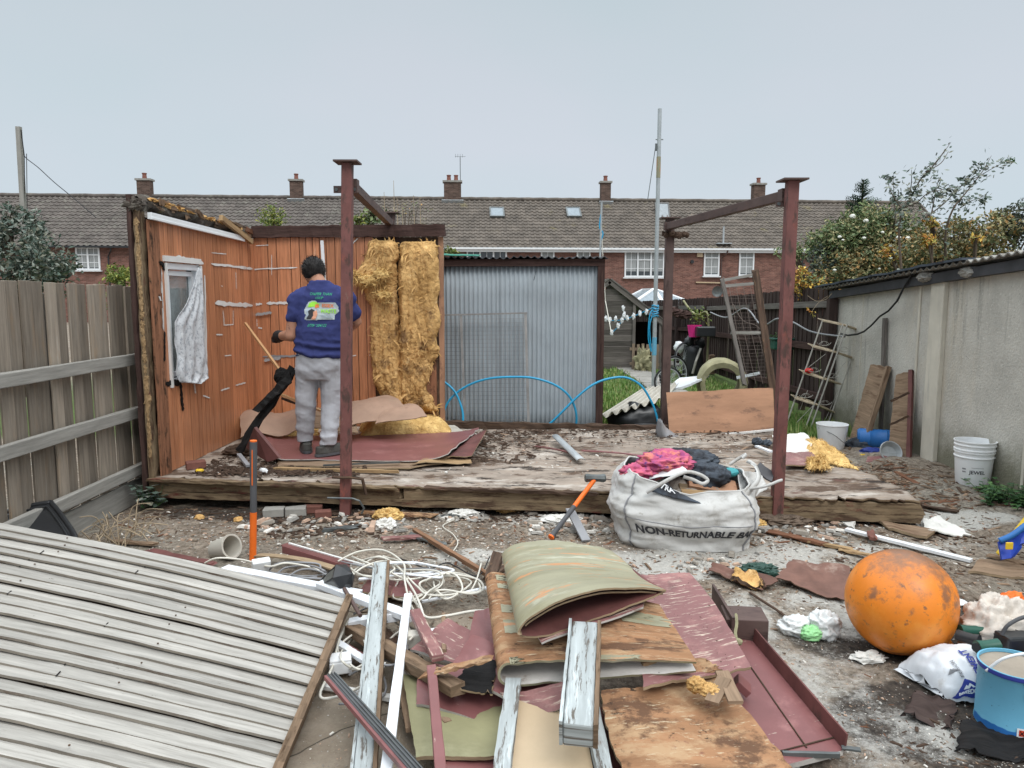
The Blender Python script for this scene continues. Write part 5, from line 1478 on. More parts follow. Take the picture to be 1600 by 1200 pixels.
m=MB();m.bar(Q(1066,686,7.55),Q(1212,671,7.58),.03,.02,seg=8,jit=.002);m.build('white_strip',Mt['white_paint'],label='long white strip along the foot of the plywood board',cat='strip')
def rack():
	Yl,Ym,Yr=8.95,8.75,8.95
	L4=[(1286,501),(1270,541),(1256,582),(1243,622)];M4=[(1320,508),(1305,550),(1288,592),(1275,632)];R4=[(1347,518),(1331,559),(1312,600),(1302,644)]
	root=thing('plant_rack','four tier wire plant rack leaning against the corner of the garage','plant rack',W(1265,668))
	for(pa,pb,Y)in(((1286,499),(1230,659),Yl),((1317,507),(1257,674),Ym),((1324,507),(1265,674),Ym-.03),((1347,516),(1293,664),Yr)):
		a,b_=Q(*pa,Y),Q(*pb,Y);m=MB();m.cyl(b_,a,.009,n=6);m.build('upright',Mt['rack_metal'],root)
	for k in range(4):
		a,b_,c_=Q(*L4[k],Yl),Q(*M4[k],Ym),Q(*R4[k],Yr)
		m=MB()
		for(p,q)in((a,b_),(b_,c_)):
			m.bar(p,q,.05,.016,seg=5,jit=.002);bk=V3((.0,.16,.02))
			m.cyl(p+bk,q+bk,.006,n=5)
			for s in range(5):r_=p.lerp(q,s/4);m.cyl(r_,r_+bk,.004,n=4)
		m.build('shelf',Mt['rack_shelf'],root)
		if k:
			m=MB()
			for(p,q)in((a,b_),(b_,c_)):
				e_=p.lerp(q,.5)+V3((0,0,.04))
				for s in(-1,1):m.tube([e_+V3((s*(.028+t*.010)*math.cos(t*1.1),0,.028+.028*math.sin(t*1.1)))for t in range(7)],.003,4)
			m.build('scroll',Mt['rack_metal'],root)
	m=MB()
	for(x,y,x2,y2)in((1262,575,1290,553),(1300,590,1322,565),(1245,660,1272,632),(1290,655,1310,610),(1250,640,1262,610)):m.cyl(Q(x,y,8.9),Q(x2,y2,8.95),.003,n=4)
	m.build('stay_wires',Mt['rack_metal'],root)
	p=Q(1264,579,8.9);m=MB();m.blob(p,(.05,.035,.03),.3,3,14,10);m.build('red_rag',Mt['red'],label='small red and white rag on the third shelf of the plant rack',cat='rag')
rack()
def lean(name,b0,b1,t0,t1,th,mt,label,cat,group=None):
	C_=[b0,b1,t1,t0]
	root=thing(name,label,cat,(b0+b1)/2,group)
	n=(V3(b1)-V3(b0)).cross(V3(t0)-V3(b0)).normalized()
	sheet('face',C_,[Mt[mt],Mt['ply_edge']],th,6,20,me=1,rag=.12,parent=root)
	return root,n
X_=XG-.12
def GP(px,py,dx):return QX(px,py,XG-dx)
b0,b1,t0,t1=V3((3.48,7.62,.03)),V3((3.60,7.50,.03)),GP(1361,566,.10),GP(1390,573,.03)
b0,b1=W(1326,690,.03),W(1351,700,.03)
rt,n=lean('leaning_board',b0,b1,t0,t1,.03,'old_board','split brown board leaning on the garage, left of the pair','board','old boards leaning on the garage wall')
m=MB();m.bar(b1-n*-.01,t1-n*-.01,.035,.05,n,seg=8,jit=.003);m.build('batten',Mt['old_board'],rt)
b0,b1,t0,t1=W(1386,712,.03),W(1420,718,.03),GP(1400,583,.10),GP(1424,578,.03)
rt,n=lean('leaning_board',b0,b1,t0,t1,.03,'old_board','rust-brown board with three nail lines leaning on the garage, right of the pair','board','old boards leaning on the garage wall')
m=MB();m.bar(b1,t1,.035,.05,n,seg=8,jit=.003);m.build('batten',Mt['maroon_dark'],rt)
for(a,b_,c_,d)in((1392,627,1420,613),(1390,664,1420,650)):
	m=MB();m.bar(QX(a,b_,3.72),QX(c_,d,3.80),.012,.02,seg=6,jit=.004);m.build('nail_line',Mt['rotten_wood'],rt)
m=MB();m.bar(QX(1376,676,XG-.05),QX(1383,497,XG-.03),.05,.03,(1,0,0),seg=10,jit=.003);m.build('upright_plank',Mt['grey_shed'],label='narrow dark plank standing upright against the garage between the leaning boards',cat='plank')
def pail(c_,r0,r1,h,parent,ribs=(),name='pail',mt='pail',tilt=None):
	M_=Matrix.Translation(c_)@(tilt or Matrix())
	pr=[(.001,0),(r0*.97,0),(r0,.008)]
	for(z,w_)in ribs:
		rr=lerp(r0,r1,z/h);pr+=[(rr,z-.008),(rr+w_,z-.004),(rr+w_,z+.004),(rr,z+.008)]
	pr+=[(r1,h-.012),(r1+.006,h-.008),(r1+.006,h),(r1-.003,h),(r1-.006,h-.02),(r0-.005,.01),(.001,.01)]
	m=MB();m.lathe(pr,40,M_);return m.build(name,Mt[mt],parent,smooth='auto')
c_=W(1306,706);c_.y+=.12
root=thing('bucket','single open white bucket with wire handle beside the plant rack','bucket',c_)
pail(c_,.125,.158,.28,root,name='tub')
m=MB();m.tube(crm([c_+V3((-.155,-.02,.24)),c_+V3((-.05,-.165,.19)),c_+V3((.09,-.15,.10)),c_+V3((.158,-.02,.24))]),.003,5);m.build('handle',Mt['tool_steel'],root)
c_=W(1532,769);c_.y+=.12
root=thing('bucket_stack','nested white plastic pails marked JEWEL standing by the garage wall','buckets',c_,)
pail(c_,.125,.150,.35,root,((.285,.008),(.325,.006)),name='lower_pail')
pail(c_+V3((0,0,.075)),.128,.155,.345,root,((.27,.008),(.31,.006)),name='upper_pail')
def cyltext(s,size,c_,r_fn,ang,z,parent,mt,sx=1,name='lettering',shear=0,bold=0,rot=0):
	vs,fs=textmesh(s,size,sx,shear,bold)
	out=[]
	for(x,y)in vs:
		if rot:x,y=x*math.cos(rot)-y*math.sin(rot),x*math.sin(rot)+y*math.cos(rot)
		r_=r_fn(z+y)+.0015;a=ang+x/r_
		out.append(V3((c_.x+r_*math.cos(a),c_.y+r_*math.sin(a),c_.z+z+y)))
	m=MB();m.add(out,fs);return m.build(name,Mt[mt],parent)
rf_=lambda z:lerp(.125,.150,z/.35)
cyltext('JEWEL',.042,c_,rf_,R(-109),.165,root,'bag_print',bold=.001)
cyltext('PAINT',.03,c_,rf_,R(-150),.18,root,'bag_print')if False else None
m=MB()
for(x,z,w_,h_)in((-.0,.205,.09,.003),(-.10,.19,.03,.012),(-.10,.165,.03,.010),(-.085,.10,.022,.022)):
	for k in range(6):
		a0_=R(-109)+(x-w_/2+w_*k/6)/.138;a1_=a0_+w_/6/.138;r_=rf_(z)+.0015
		m.add([c_+V3((r_*math.cos(a),r_*math.sin(a),z+q))for a,q in((a0_,-h_/2),(a1_,-h_/2),(a1_,h_/2),(a0_,h_/2))],[[0,1,2,3]])
m.build('printed_marks',Mt['cable_grey'],root)
c_=W(1376,706);c_.y+=.10
M_=Matrix.Translation(c_+V3((0,0,.115)))@Matrix.Rotation(R(-22),4,'Z')@Matrix.Rotation(R(90),4,'Y')
m=MB();m.lathe([(.001,-.19),(.09,-.19),(.108,-.17),(.108,-.08),(.114,-.07),(.108,-.06),(.108,.08),(.114,.09),(.108,.10),(.108,.17),(.095,.19),(.095,.20),(.08,.20),(.078,.18),(.001,.18)],28,M_);m.build('gas_canister',Mt['blue_paint'],label='blue drum lying on its side below the leaning boards',cat='drum',smooth='auto')
m=MB();c2=W(1342,702);m.blob(c2+V3((0,0,.05)),(.13,.10,.07),.6,2.6,30,18,seed=3,ridged=True,flat=.0);m.build('dark_rag',Mt['jacket'],label='crumpled black bin liner between the white bucket and blue drum',cat='bin liner',smooth=True)
m=MB();c2=W(1362,712);m.blob(c2+V3((0,0,.035)),(.12,.07,.045),.6,2.6,30,18,seed=6,ridged=True,flat=.0);m.build('blue_cloth',Mt['blue_dark'],label='crumpled royal blue cloth under the blue drum',cat='cloth',smooth=True)
m=MB();c2=W(1348,716);m.blob(c2+V3((0,0,.02)),(.05,.03,.022),.5,3,16,10,seed=2);m.build('yellow_scrap',Mt['yellow'],label='small bright yellow plastic scrap by the blue cloth',cat='scrap')
c2=W(1394,722);M_=Matrix.Translation(c2+V3((0,.03,.10)))@Matrix.Rotation(R(62),4,'X')
m=MB();m.lathe([(.001,-.05),(.07,-.05),(.10,0),(.108,.002),(.112,-.004),(.075,-.056),(.001,-.056)],28,M_);m.build('metal_pan',Mt['galv'],label='round silver pan with white rim lying against the right leaning board',cat='pan',smooth='auto')
sheet('wood_offcut',[W(1353,722,.02),W(1388,722,.02),W(1386,712,.05),W(1356,713,.05)],Mt['maroon_worn'],.012,4,4,label='flat pinkish board offcut in front of the blue drum',cat='offcut')
# ================ THE MAN
def man():
	YP=6.38
	J=lambda px,py,dy=0:Q(px,py,YP+dy)
	feet=[W(474,706,.285),W(510,712,.285)]
	root=thing('person','man seen from behind in navy printed T-shirt and grey joggers, clearing the shed floor','person',(J(500,700).x,YP,.28))
	X_,Y_=V3((1,0,0)),V3((0,1,0))
	# ---- body: one continuous skin
	m=MB()
	ring=[(J(499,590),.12,.10),(J(500,570),.165,.125),(J(501,548),.185,.135),(J(502,520),.185,.135),(J(504,490),.18,.125),(J(504,466),.175,.105),(J(503,452),.13,.085),(J(500,444),.07,.065)]
	m.loft([(c,a*.94,b*.92,X_,Y_)for c,a,b in ring],24)
	neck0,head=J(499,446,.02),J(490,423,.10)
	m.caps(neck0,J(493,432,.07),.068,.062)
	m.loft([(head+V3((0,0,z)),rx,ry,X_,Y_)for z,rx,ry in((-.105,.045,.05),(-.08,.068,.085),(-.03,.078,.098),(.02,.082,.102),(.06,.076,.094),(.09,.052,.066),(.105,.02,.03))],22)
	fd=V3((-.55,.75,-.38)).normalized()
	sd_=fd.cross(V3((0,0,1))).normalized();upf=sd_.cross(fd)
	m.caps(head+fd*.05-upf*.06,head+fd*.075-upf*.085,.042,.032)
	m.caps(head+fd*.095+upf*.005,head+fd*.115-upf*.02,.011,.016)
	m.caps(head+fd*.085+sd_*.03+upf*.022,head+fd*.085-sd_*.03+upf*.022,.014,.014)
	m.caps(head+fd*.088+sd_*.018-upf*.05,head+fd*.088-sd_*.018-upf*.05,.010,.010)
	for s in(-1,1):
		e_=head+sd_*(.084*s)-fd*.005-upf*.005
		m.caps(e_+upf*.022,e_-upf*.02,.013,.009)
	shL,elL,haL=J(464,468,.0),J(455,524,-.02),J(438,525,.22)
	shR,elR,haR=J(543,468,.0),J(557,502,.10),J(541,520,.34)
	m.caps(shL,elL,.060,.052);m.caps(elL,haL,.055,.036)
	m.caps(shR,elR,.058,.045);m.caps(elR,haR,.046,.030)
	def hand(h,fwd,side,sgn):
		up_=side.cross(fwd)
		m.caps(h,h+fwd*.075,.030,.034)
		for k,(ln,o_)in enumerate(((.070,-.03),(.080,-.010),(.075,.011),(.058,.031))):
			b_=h+fwd*.085+side*o_;k1=b_+fwd*ln*.45-up_*.012;k2=k1+fwd*ln*.05-up_*ln*.45;k3=k2-fwd*ln*.3-up_*.006
			m.caps(b_,k1,.0095,.009);m.caps(k1,k2,.009,.0085);m.caps(k2,k3,.0085,.0075)
		t0=h+fwd*.03+side*(sgn*.032);t1=t0+fwd*.035+side*(sgn*.02)-up_*.025;t2=t1+fwd*.02-side*(sgn*.018)-up_*.02
		m.caps(t0,t1,.012,.011);m.caps(t1,t2,.011,.009)
	fL=(haL-elL).normalized();fR=(haR-elR).normalized()
	hand(haL,fL,fL.cross(V3((0,0,1))).normalized(),1);hand(haR,fR,fR.cross(V3((0,0,1))).normalized(),-1)
	hipL,hipR,knL,knR=J(482,566),J(518,566),J(478,625,.02),J(518,630,.02)
	anL,anR=feet[0]+V3((.01,.06,.10)),feet[1]+V3((.0,.06,.10))
	for a,b_,c_ in((hipL,knL,anL),(hipR,knR,anR)):
		m.caps(a,b_,.078,.055);m.caps(b_,c_,.052,.04)
	for a in(anL,anR):m.caps(a-V3((0,0,.05)),a+V3((0,.12,-.07)),.035,.028)
	remesh(m,.0075,3).build('body',Mt['skin'],root,smooth=True)
	# ---- clothes
	def folds(amp,f1,zs=3.0):
		def g(p,n):
			return amp*(noise.ridged_multi_fractal(V3((p.x*f1,p.y*f1,p.z*f1*zs)),.9,2.1,3,1,2)-1.0)
		return g
	m=MB()
	sr=[(J(499,556),.212,.158),(J(500,546),.217,.162),(J(501,525),.210,.158),(J(503,505),.205,.150),(J(504,485),.200,.140),(J(504,466),.192,.122),(J(503,453),.142,.098),(J(500,444),.092,.078),(J(499,440),.076,.07)]
	m.loft([(c,a,b,X_,Y_)for c,a,b in sr],32,2.3)
	m.caps(shL+V3((.03,0,.0)),lerp(shL,elL,.46),.086,.070)
	m.caps(shR+V3((-.03,0,.0)),lerp(shR,elR,.60),.086,.070)
	for s_,e_ in((shL,V3((.09,.02,.045))),(shR,V3((-.09,.02,.045)))):m.caps(s_,s_+e_,.078,.07)
	def fold_shirt(p,n):
		low=max(0,min(1,(J(500,525).z-p.z)/.12))
		return.012*fbm((p.x*5,p.y*5,p.z*8),1.0)+low*.015*math.sin(p.z*85+p.x*9+3*fbm((p.x*3,0,p.z*5),1))+.014*(noise.ridged_multi_fractal(V3(((p.x+p.z*.6)*5,p.y*3,(p.z-p.x*.4)*5)),.9,2.1,2,1,2)-.8)
	sh=remesh(m,.0085,3,fold_shirt)
	hem=[]
	sh.build('t_shirt',Mt['tshirt'],root,smooth=True)
	tree=bvh(sh)
	m=MB()
	m.loft([(J(499,592),.165,.125,X_,Y_),(J(499,576),.205,.158,X_,Y_),(J(500,558),.207,.155,X_,Y_),(J(500,546),.186,.135,X_,Y_),(J(500,538),.17,.12,X_,Y_)],28,2.3)
	for a,b_,c_,s in((hipL,knL,anL,-1),(hipR,knR,anR,1)):
		e_=c_+V3((s*.004,0,.03))
		m.caps(a+V3((0,0,-.01)),b_,.114,.090);m.caps(b_,e_,.090,.070)
		m.loft([(e_+V3((0,0,-.045)),.068,.074,X_,Y_),(e_+V3((0,0,.04)),.072,.078,X_,Y_)],20)
	def fold_tr(p,n):
		lowk=max(0,min(1,(.62-p.z)/.3));seat=max(0,1-((p.z-J(500,575).z)/.09)**2)
		return.008*fbm((p.x*6,p.y*6,p.z*6),1)+.007*(noise.ridged_multi_fractal(V3((p.x*5+p.z*3,p.y*4,p.z*6)),.9,2.1,3,1,2)-1)+lowk*.010*math.sin(p.z*60+p.x*12+4*fbm((p.x*4,1,p.z*4),1))*(.4+fbm((p.x*9,p.z*3,4),1))+seat*.002*math.sin((p.z*1.0-abs(p.x-J(500,575).x)*.7)*75)
	remesh(m,.0085,3,fold_tr).build('trousers',Mt['joggers'],root,smooth=True)
	for k,(a,s,ang)in enumerate(((anL,-1,.35),(anR,1,-.75))):
		m=MB();d=V3((math.sin(-ang),math.cos(ang),0)).normalized();sdv=V3((d.y,-d.x,0));g0=V3((a.x,a.y,.283))
		m.caps(a+V3((0,0,.03)),V3((a.x,a.y,.34)),.054,.050)
		m.loft([(g0-d*.075+V3((0,0,z)),rx,ry,sdv,d)for z,rx,ry in((.0,.036,.04),(.03,.04,.045),(.08,.036,.04))],16)
		m.loft([(g0+d*(.045)+V3((0,0,z)),rx,ry,sdv,d)for z,rx,ry in((.002,.047,.15),(.028,.05,.155),(.055,.045,.13),(.085,.036,.09))],24,2.4)
		remesh(m,.006,2,lambda p,n:.003*fbm((p.x*20,p.y*20,p.z*25),1)).build('boot',Mt['boots'],root,smooth=True)
		m=MB();m.loft([(g0+d*.035+V3((0,0,z)),.053,.162,sdv,d)for z in(-.002,.018)],28,2.6);m.build('sole',Mt['grey_rubber'],root)
	def hd(u,v):
		t,p=2*math.pi*u,math.pi*(v-.5)
		d=V3((math.cos(t)*math.cos(p),math.sin(t)*math.cos(p),math.sin(p)))
		face=d.dot((fd+upf*-.3).normalized())
		k=1.0+.04*fbm(d*3,1.2)if face<.42 else.80
		if d.z<-.62:k=.8
		return head+V3((d.x*.094*k,d.y*.114*k,.004+d.z*.116*k))
	m=MB();m.grid(hd,60,40,wrap=True)
	for _ in range(2200):
		d=V3((random.gauss(0,1),random.gauss(0,1),random.gauss(0,1))).normalized()
		if d.dot((fd+upf*-.3).normalized())>.35 or d.z<-.55:continue
		p=head+V3((d.x*.092,d.y*.112,.004+d.z*.114));q=(d+V3([random.gauss(0,.5)for _ in range(3)])+V3((0,0,-.4))).normalized()*random.uniform(.010,.026)
		e_=q.orthogonal().normalized()*.0018
		m.add([p-e_,p+e_,p+q+d*.006],[[0,1,2]])
	m.build('hair',Mt['hair'],root,smooth=True)
	for s in(-1,1):
		m=MB();m.blob(head+fd*.093+sd_*.030*s+upf*.006,(.011,.011,.008),0,1,10,8);m.build('eye',Mt['white_clean'],root)
	m=MB();m.tube([head+fd*.09+sd_*.02-upf*.05,head+fd*.1-upf*.05,head+fd*.09-sd_*.02-upf*.05],.005,5);m.build('lips',Mt['print_skin'],root)
	m=MB()
	for s in(-1,1):
		m.tube([head+fd*.10+sd_*(.03*s)+upf*.008+(sd_*math.cos(a)+upf*math.sin(a))*.022 for a in[i*.7 for i in range(9)]],.003,4,closed=True)
		m.tube([head+fd*.10+sd_*(.05*s)+upf*.008,head+sd_*(.088*s)],.003,4)
	m.build('glasses',Mt['black_plastic'],root)
	m=MB();fw=fL;sdg=fL.cross(V3((0,0,1))).normalized();upg=sdg.cross(fw)
	h=haL-fw*.01
	m.caps(h-fw*.03,h+fw*.06,.048,.054)
	for o_,ln in((-.034,.07),(-.011,.08),(.012,.075),(.034,.06)):
		b_=h+fw*.085+sdg*o_;k1=b_+fw*ln*.42-upg*.012;k2=k1-upg*ln*.5;k3=k2-fw*ln*.35
		m.caps(b_,k1,.0135,.013);m.caps(k1,k2,.013,.0125);m.caps(k2,k3,.0125,.0115)
	m.caps(h+fw*.02+sdg*.034,h+fw*.06+sdg*.052-upg*.03,.015,.013)
	remesh(m,.006,1).build('glove',Mt['glove'],root,smooth=True)
	def txt(s,cx,cy,size,ang,mt,sx=1.0,shear=.25,bold=.03,name='lettering',off=.007,tang=None):
		vs,fs=textmesh(s,size,sx,shear,bold*size/10)
		ca,sa=math.cos(R(ang)),math.sin(R(ang))
		pts=[(cx+x*ca+y*sa,cy-y*ca+x*sa)for x,y in vs]
		project(MB(),pts,fs,tree,YP,off).build(name,Mt[mt],root)
	txt('CHEAPER THAN',504.5,459.5,6.0,1,'print_green',.86)
	txt('A SKIP',503.5,465.5,5.6,1,'print_green',.9)
	txt('07704 204122',502,507.5,5.8,0,'print_green',.86)
	logo=[(478,484),(480,478),(484,472),(490,469.5),(497,470),(503,473),(512,472.5),(529,473),(532.5,478),(534,486),(531,489),(528,492),(528,498),(517,499),(506,498),(500,500),(488,500),(480,498),(483,492),(479,489)]
	decal(logo,tree,YP,.004,1.0).build('logo_outline',Mt['print_outline'],root)
	decal([(483,480),(485,474),(491,471),(499,471.5),(506,474.5),(503,480),(496,479)],tree,YP,.006,.8).build('logo_cap',Mt['print_lime'],root)
	decal([(496,476),(504,474.5),(505,480),(498,481)],tree,YP,.0068,.8).build('logo_patch',Mt['print_orange'],root)
	decal([(479.5,484),(484,481),(490,481),(494,486),(493,493),(488,497),(483,495),(484,490)],tree,YP,.006,.8).build('logo_shape',Mt['print_grey'],root)
	decal([(485,486),(491,482),(497,484),(496,491),(491,498),(484,498),(487,491)],tree,YP,.0076,.8).build('logo_black',Mt['bag_print'],root)  # black printed shape of the shirt logo
	decal([(494,487),(502,484),(503,490),(499,498),(492,498.5),(495,492)],tree,YP,.0084,.8).build('logo_shape',Mt['print_skin'],root)
	txt('ESSEX',518,477.5,7.2,2,'print_orange',.92,0,.25,off=.010)
	txt('WASTE',519,486,8.2,2,'print_lime',.86,0,.3,off=.010)
	txt('TEAM',517,494.5,7.2,1,'print_grey',.95,0,.25,off=.010)
man()
# ================ THINGS ON THE SHED FLOOR
def DQ(px,py,z=.245):return W(px,py,z)
sheet('maroon_sheet',[DQ(426,719,.27),DQ(700,719,.275),DQ(752,676,.27),DQ(408,677,.27)],[Mt['maroon'],Mt['sheet_edge']],.008,40,14,me=1,
bend=lambda u,v:(0,0,.055*max(0,(u-.82)/.18)**2+.03*max(0,(.06-u)/.06)),rag=.04,label='smooth maroon board lying on the shed floor under the man\'s boots',cat='board')
sheet('curled_flap',[DQ(700,714,.285),DQ(737,712,.285),DQ(760,672,.36),DQ(740,680,.29)],[Mt['maroon_dark'],Mt['ply_edge']],.006,8,8,me=1,label='dark torn corner of board curling up right of the maroon board',cat='board scrap')
m=MB();m.prism([Q(397,668,6.15),Q(436,716,6.05),Q(418,722,6.1),Q(384,700,6.3)],(.02,.01,.006));m.build('folded_sheet',Mt['maroon_dark'],label='dark triangular folded sheet standing at the left end of the maroon board',cat='board')
sheet('under_board',[DQ(434,728,.25),DQ(640,731,.25),DQ(740,716,.255),DQ(430,716,.255)],[Mt['old_board'],Mt['ply_edge']],.012,30,6,me=1,rag=.1,label='layered brown board poking out in front of the maroon board',cat='board')
sheet('pale_strip',[DQ(640,727,.26),DQ(738,721,.262),DQ(733,711,.266),DQ(660,717,.264)],[Mt['pale_timber'],Mt['ply_edge']],.006,16,4,me=1,rag=.2,bend=lambda u,v:(0,0,.012*math.sin(u*5)),label='pale splintered ply strip at the right front of the maroon board',cat='ply strip')
m=MB();m.bar(DQ(428,732,.25),DQ(620,737,.25),.035,.022,seg=14,jit=.003,rag=.03);m.build('floor_batten',Mt['pale_timber'],label='long pale batten lying behind the front edge of the shed floor',cat='batten')
m=MB();m.bar(DQ(505,727,.27),DQ(625,722,.27),.02,.012,seg=10,jit=.001);m.build('grey_strip',Mt['tool_steel'],label='thin grey strip between the layered board and long batten',cat='strip')
sheet('pale_sheet',[DQ(410,688,.262),DQ(742,688,.262),DQ(715,664,.27),DQ(420,668,.27)],[Mt['clear_plastic'],Mt['ply_edge']],.008,24,8,me=1,rag=.06,label='pale dusty sheet between the maroon board and rear wall',cat='board')
def fleece(name,P_,h,mt,label,seed=0,nu=50,nv=20,amp=.03,**kw):
	P_=[V3(p)for p in P_]
	def f(u,v):
		p=P_[0].lerp(P_[1],u).lerp(P_[3].lerp(P_[2],u),v)
		ed=min(1,min(u,1-u)*7)**.5*min(1,min(v,1-v)*5)**.5
		p.z+=ed*(h+amp*fbm((u*6+seed,v*4,0),1.2)+amp*.7*(noise.ridged_multi_fractal(V3((u*5+seed,v*3,2)),.9,2.1,4,1,2)-1))
		p.x+=.03*fbm((v*4,seed,0),1);p.y+=.03*fbm((u*6,seed,5),1)
		return p
	m=MB();m.slab(f,nu,nv,.01,(P_[1]-P_[0]).length,.4);fuzz(m,1500,(.02,.06));return m.build(name,Mt[mt],smooth=True,**kw,label=label)
fleece('insulation_roll',[DQ(560,684,.25),DQ(706,680,.25),DQ(690,655,.25),DQ(566,658,.25)],.15,'insulation_light','puffy length of yellow glass wool lying at the foot of the rear wall',1,cat='insulation')
fleece('insulation_roll',[DQ(380,690,.25),DQ(500,684,.25),DQ(500,664,.25),DQ(392,668,.25)],.07,'insulation_light','flattened yellow glass wool by the wall corner behind the man',5,cat='insulation')
sheet('insulation_paper',[Q(376,684,6.95),Q(470,672,7.0),Q(468,640,7.45),Q(374,646,7.4)],[Mt['paper_brown'],Mt['ply_edge']],.008,24,10,me=1,bend=lambda u,v:(0,0,.03*math.sin(u*7)+.05*math.sin(v*3)),rag=.08,label='brown paper facing folded in the left rear corner of the floor',cat='paper sheet')
sheet('insulation_paper',[Q(550,664,6.95),Q(642,648,7.1),Q(606,617,7.5),Q(546,628,7.45)],[Mt['paper_brown'],Mt['ply_edge']],.008,24,12,me=1,bend=lambda u,v:(0,0,.05*math.sin(v*3.1)),rag=.06,label='brown paper sheet tented up against the rear wall right of the red post',cat='paper sheet')
sheet('insulation_paper',[Q(586,662,6.9),Q(668,650,7.0),Q(640,630,7.3),Q(606,640,7.3)],[Mt['paper_brown'],Mt['ply_edge']],.008,18,8,me=1,bend=lambda u,v:(0,0,.04*math.sin(v*3.1)),rag=.06,label='smaller brown paper flap below the hanging glass wool batts',cat='paper sheet')
sheet('board_scrap',[Q(480,668,6.9),Q(560,676,6.85),Q(552,640,7.3),Q(490,636,7.4)],[Mt['old_board'],Mt['ply_edge']],.012,12,8,me=1,rag=.1,label='brown board behind the man\'s shins',cat='board')
m=MB();m.bar(Q(383,505,7.35),Q(441,584,6.9),.022,.022,seg=3);m.build('broom_handle',Mt['stick'],label='pale wooden stick leaning across the panelling left of the man',cat='stick')
m=MB();m.bar(Q(436,615,7.0),Q(545,660,6.9),.025,.02,seg=6,jit=.002);m.build('broken_batten',Mt['stick'],label='pale batten slanting down behind the man\'s knees',cat='batten')
def charred(a,b_,w_,label,seg=10):
	root=thing('charred_plank',label,'plank',b_,'charred planks held up by the man')
	m=MB();m.bar(a,b_,w_,w_*.5,(0,-1,.4),seg=seg,jit=.010,rag=.04,taper=.8);m.build('plank',Mt['charred'],root)
	return root
r_=charred(Q(458,578,6.45),Q(372,706,6.35),.075,'longer charred black plank standing on the floor beside the man\'s leg')
m=MB();m.blob(Q(441,588,6.5),(.068,.05,.072),.25,2.2,20,14,seed=4);m.build('burnt_knob',Mt['charred'],r_)
charred(Q(454,590,6.38),Q(404,639,6.33),.075,'shorter charred black plank crossing the longer one')
m=MB();m.bar(Q(440,622,6.7),Q(470,633,6.75),.035,.02,seg=3,jit=.004);m.build('charred_offcut',Mt['rotten_wood'],label='dark batten end sticking out left of the man\'s knee',cat='offcut')
m=MB();m.blob(DQ(376,704,.27),(.14,.10,.05),.8,3,26,14,seed=9,ridged=True,flat=.24);m.build('debris_heap',Mt['rotten_wood'],label='heap of dark rotten wood where the charred plank stands',cat='heap')
m=MB();m.bar(DQ(373,710,.30),DQ(388,728,.26),.035,.02);m.build('grey_scrap',Mt['cable_grey'],label='small grey strip beside the dark folded sheet',cat='scrap')
m=MB();m.box(DQ(306,726,.262),(.15,.10,.06),(0,0,.5));m.build('loose_brick',Mt['brick_loose'],label='loose red brick on the floor by the panelled side wall',cat='brick',bev=.006)
m=MB();m.tube([DQ(312,735,.262)+V3((math.cos(a)*.025,math.sin(a)*.018,0))for a in[i*.785 for i in range(8)]],.010,6,closed=True);m.build('yellow_ring',Mt['yellow'],label='small bright yellow plastic ring near the left front corner of the floor',cat='ring')
m=MB();m.blob(DQ(412,735,.262),(.045,.025,.018),.4,3,16,10,rot=-.7);m.build('white_sponge',Mt['white_clean'],label='small white block on the floor edge left of the left red post',cat='scrap')
def trimpiece():
	root=thing('gutter_offcut','short clear plastic gutter offcut lying on the shed floor','offcut',DQ(890,702))
	a,b_=DQ(868,682,.29),DQ(908,720,.25);d=(b_-a).normalized();s=V3((0,0,1)).cross(d).normalized()
	def f(u,v):
		t=(u-.5)*math.pi;return a.lerp(b_,v)+s*(.035*math.sin(t))+V3((0,0,.02*math.cos(t)))
	m=MB();m.slab(f,8,6,.003);m.build('channel',Mt['galv'],root,smooth=True)
trimpiece()
def sliver(name,a,b_,w_,mt,label,z=.25,cat='strip',bow=.0,t=.008):
	m=MB();m.bar(DQ(*a,z),DQ(*b_,z),w_,t,seg=12,jit=.002,bow=bow,rag=.03);return m.build(name,Mt[mt],label=label,cat=cat)
sliver('maroon_strip',(834,697),(905,711),.035,'maroon_dark','narrow maroon strip pointing at the clear gutter offcut',bow=.01)
sliver('maroon_strip',(910,704),(1020,714),.03,'maroon','long maroon strip on the floor right of the clear gutter offcut',bow=.008)
sheet('felt_patch',[DQ(845,745,.245),DQ(895,750,.243),DQ(900,735,.243),DQ(838,728,.245)],Mt['corr_dark'],.004,8,6,rag=.15,label='thin grey patch of felt near the front edge of the shed floor',cat='felt')if False else None
m=MB();m.blob(DQ(697,738,.25),(.012,.012,.01),.2,2,10,8);m.build('white_pebble',Mt['plaster_bit'],label='tiny white crumb near the front edge of the shed floor',cat='crumb')
sheet('plasterboard_piece',[DQ(1215,712,.25),DQ(1282,716,.25),DQ(1262,676,.28),DQ(1205,678,.27)],[Mt['plaster_bit'],Mt['ply_edge']],.012,10,10,me=1,rag=.25,label='broken grey-white plasterboard on the floor right of the right red post',cat='plasterboard')
sheet('maroon_scrap',[DQ(1222,728,.25),DQ(1290,726,.25),DQ(1270,706,.27),DQ(1226,706,.27)],[Mt['maroon_worn'],Mt['ply_edge']],.01,10,6,me=1,rag=.15,label='faded maroon board scrap under the yellow wool at the right end of the floor',cat='board scrap')
fleece('insulation_scrap',[DQ(1262,715,.25),DQ(1342,734,.2),DQ(1290,690,.25),DQ(1258,684,.25)],.02,'insulation_light','torn streak of yellow glass wool at the right end of the shed floor',9,amp=.025,cat='insulation')
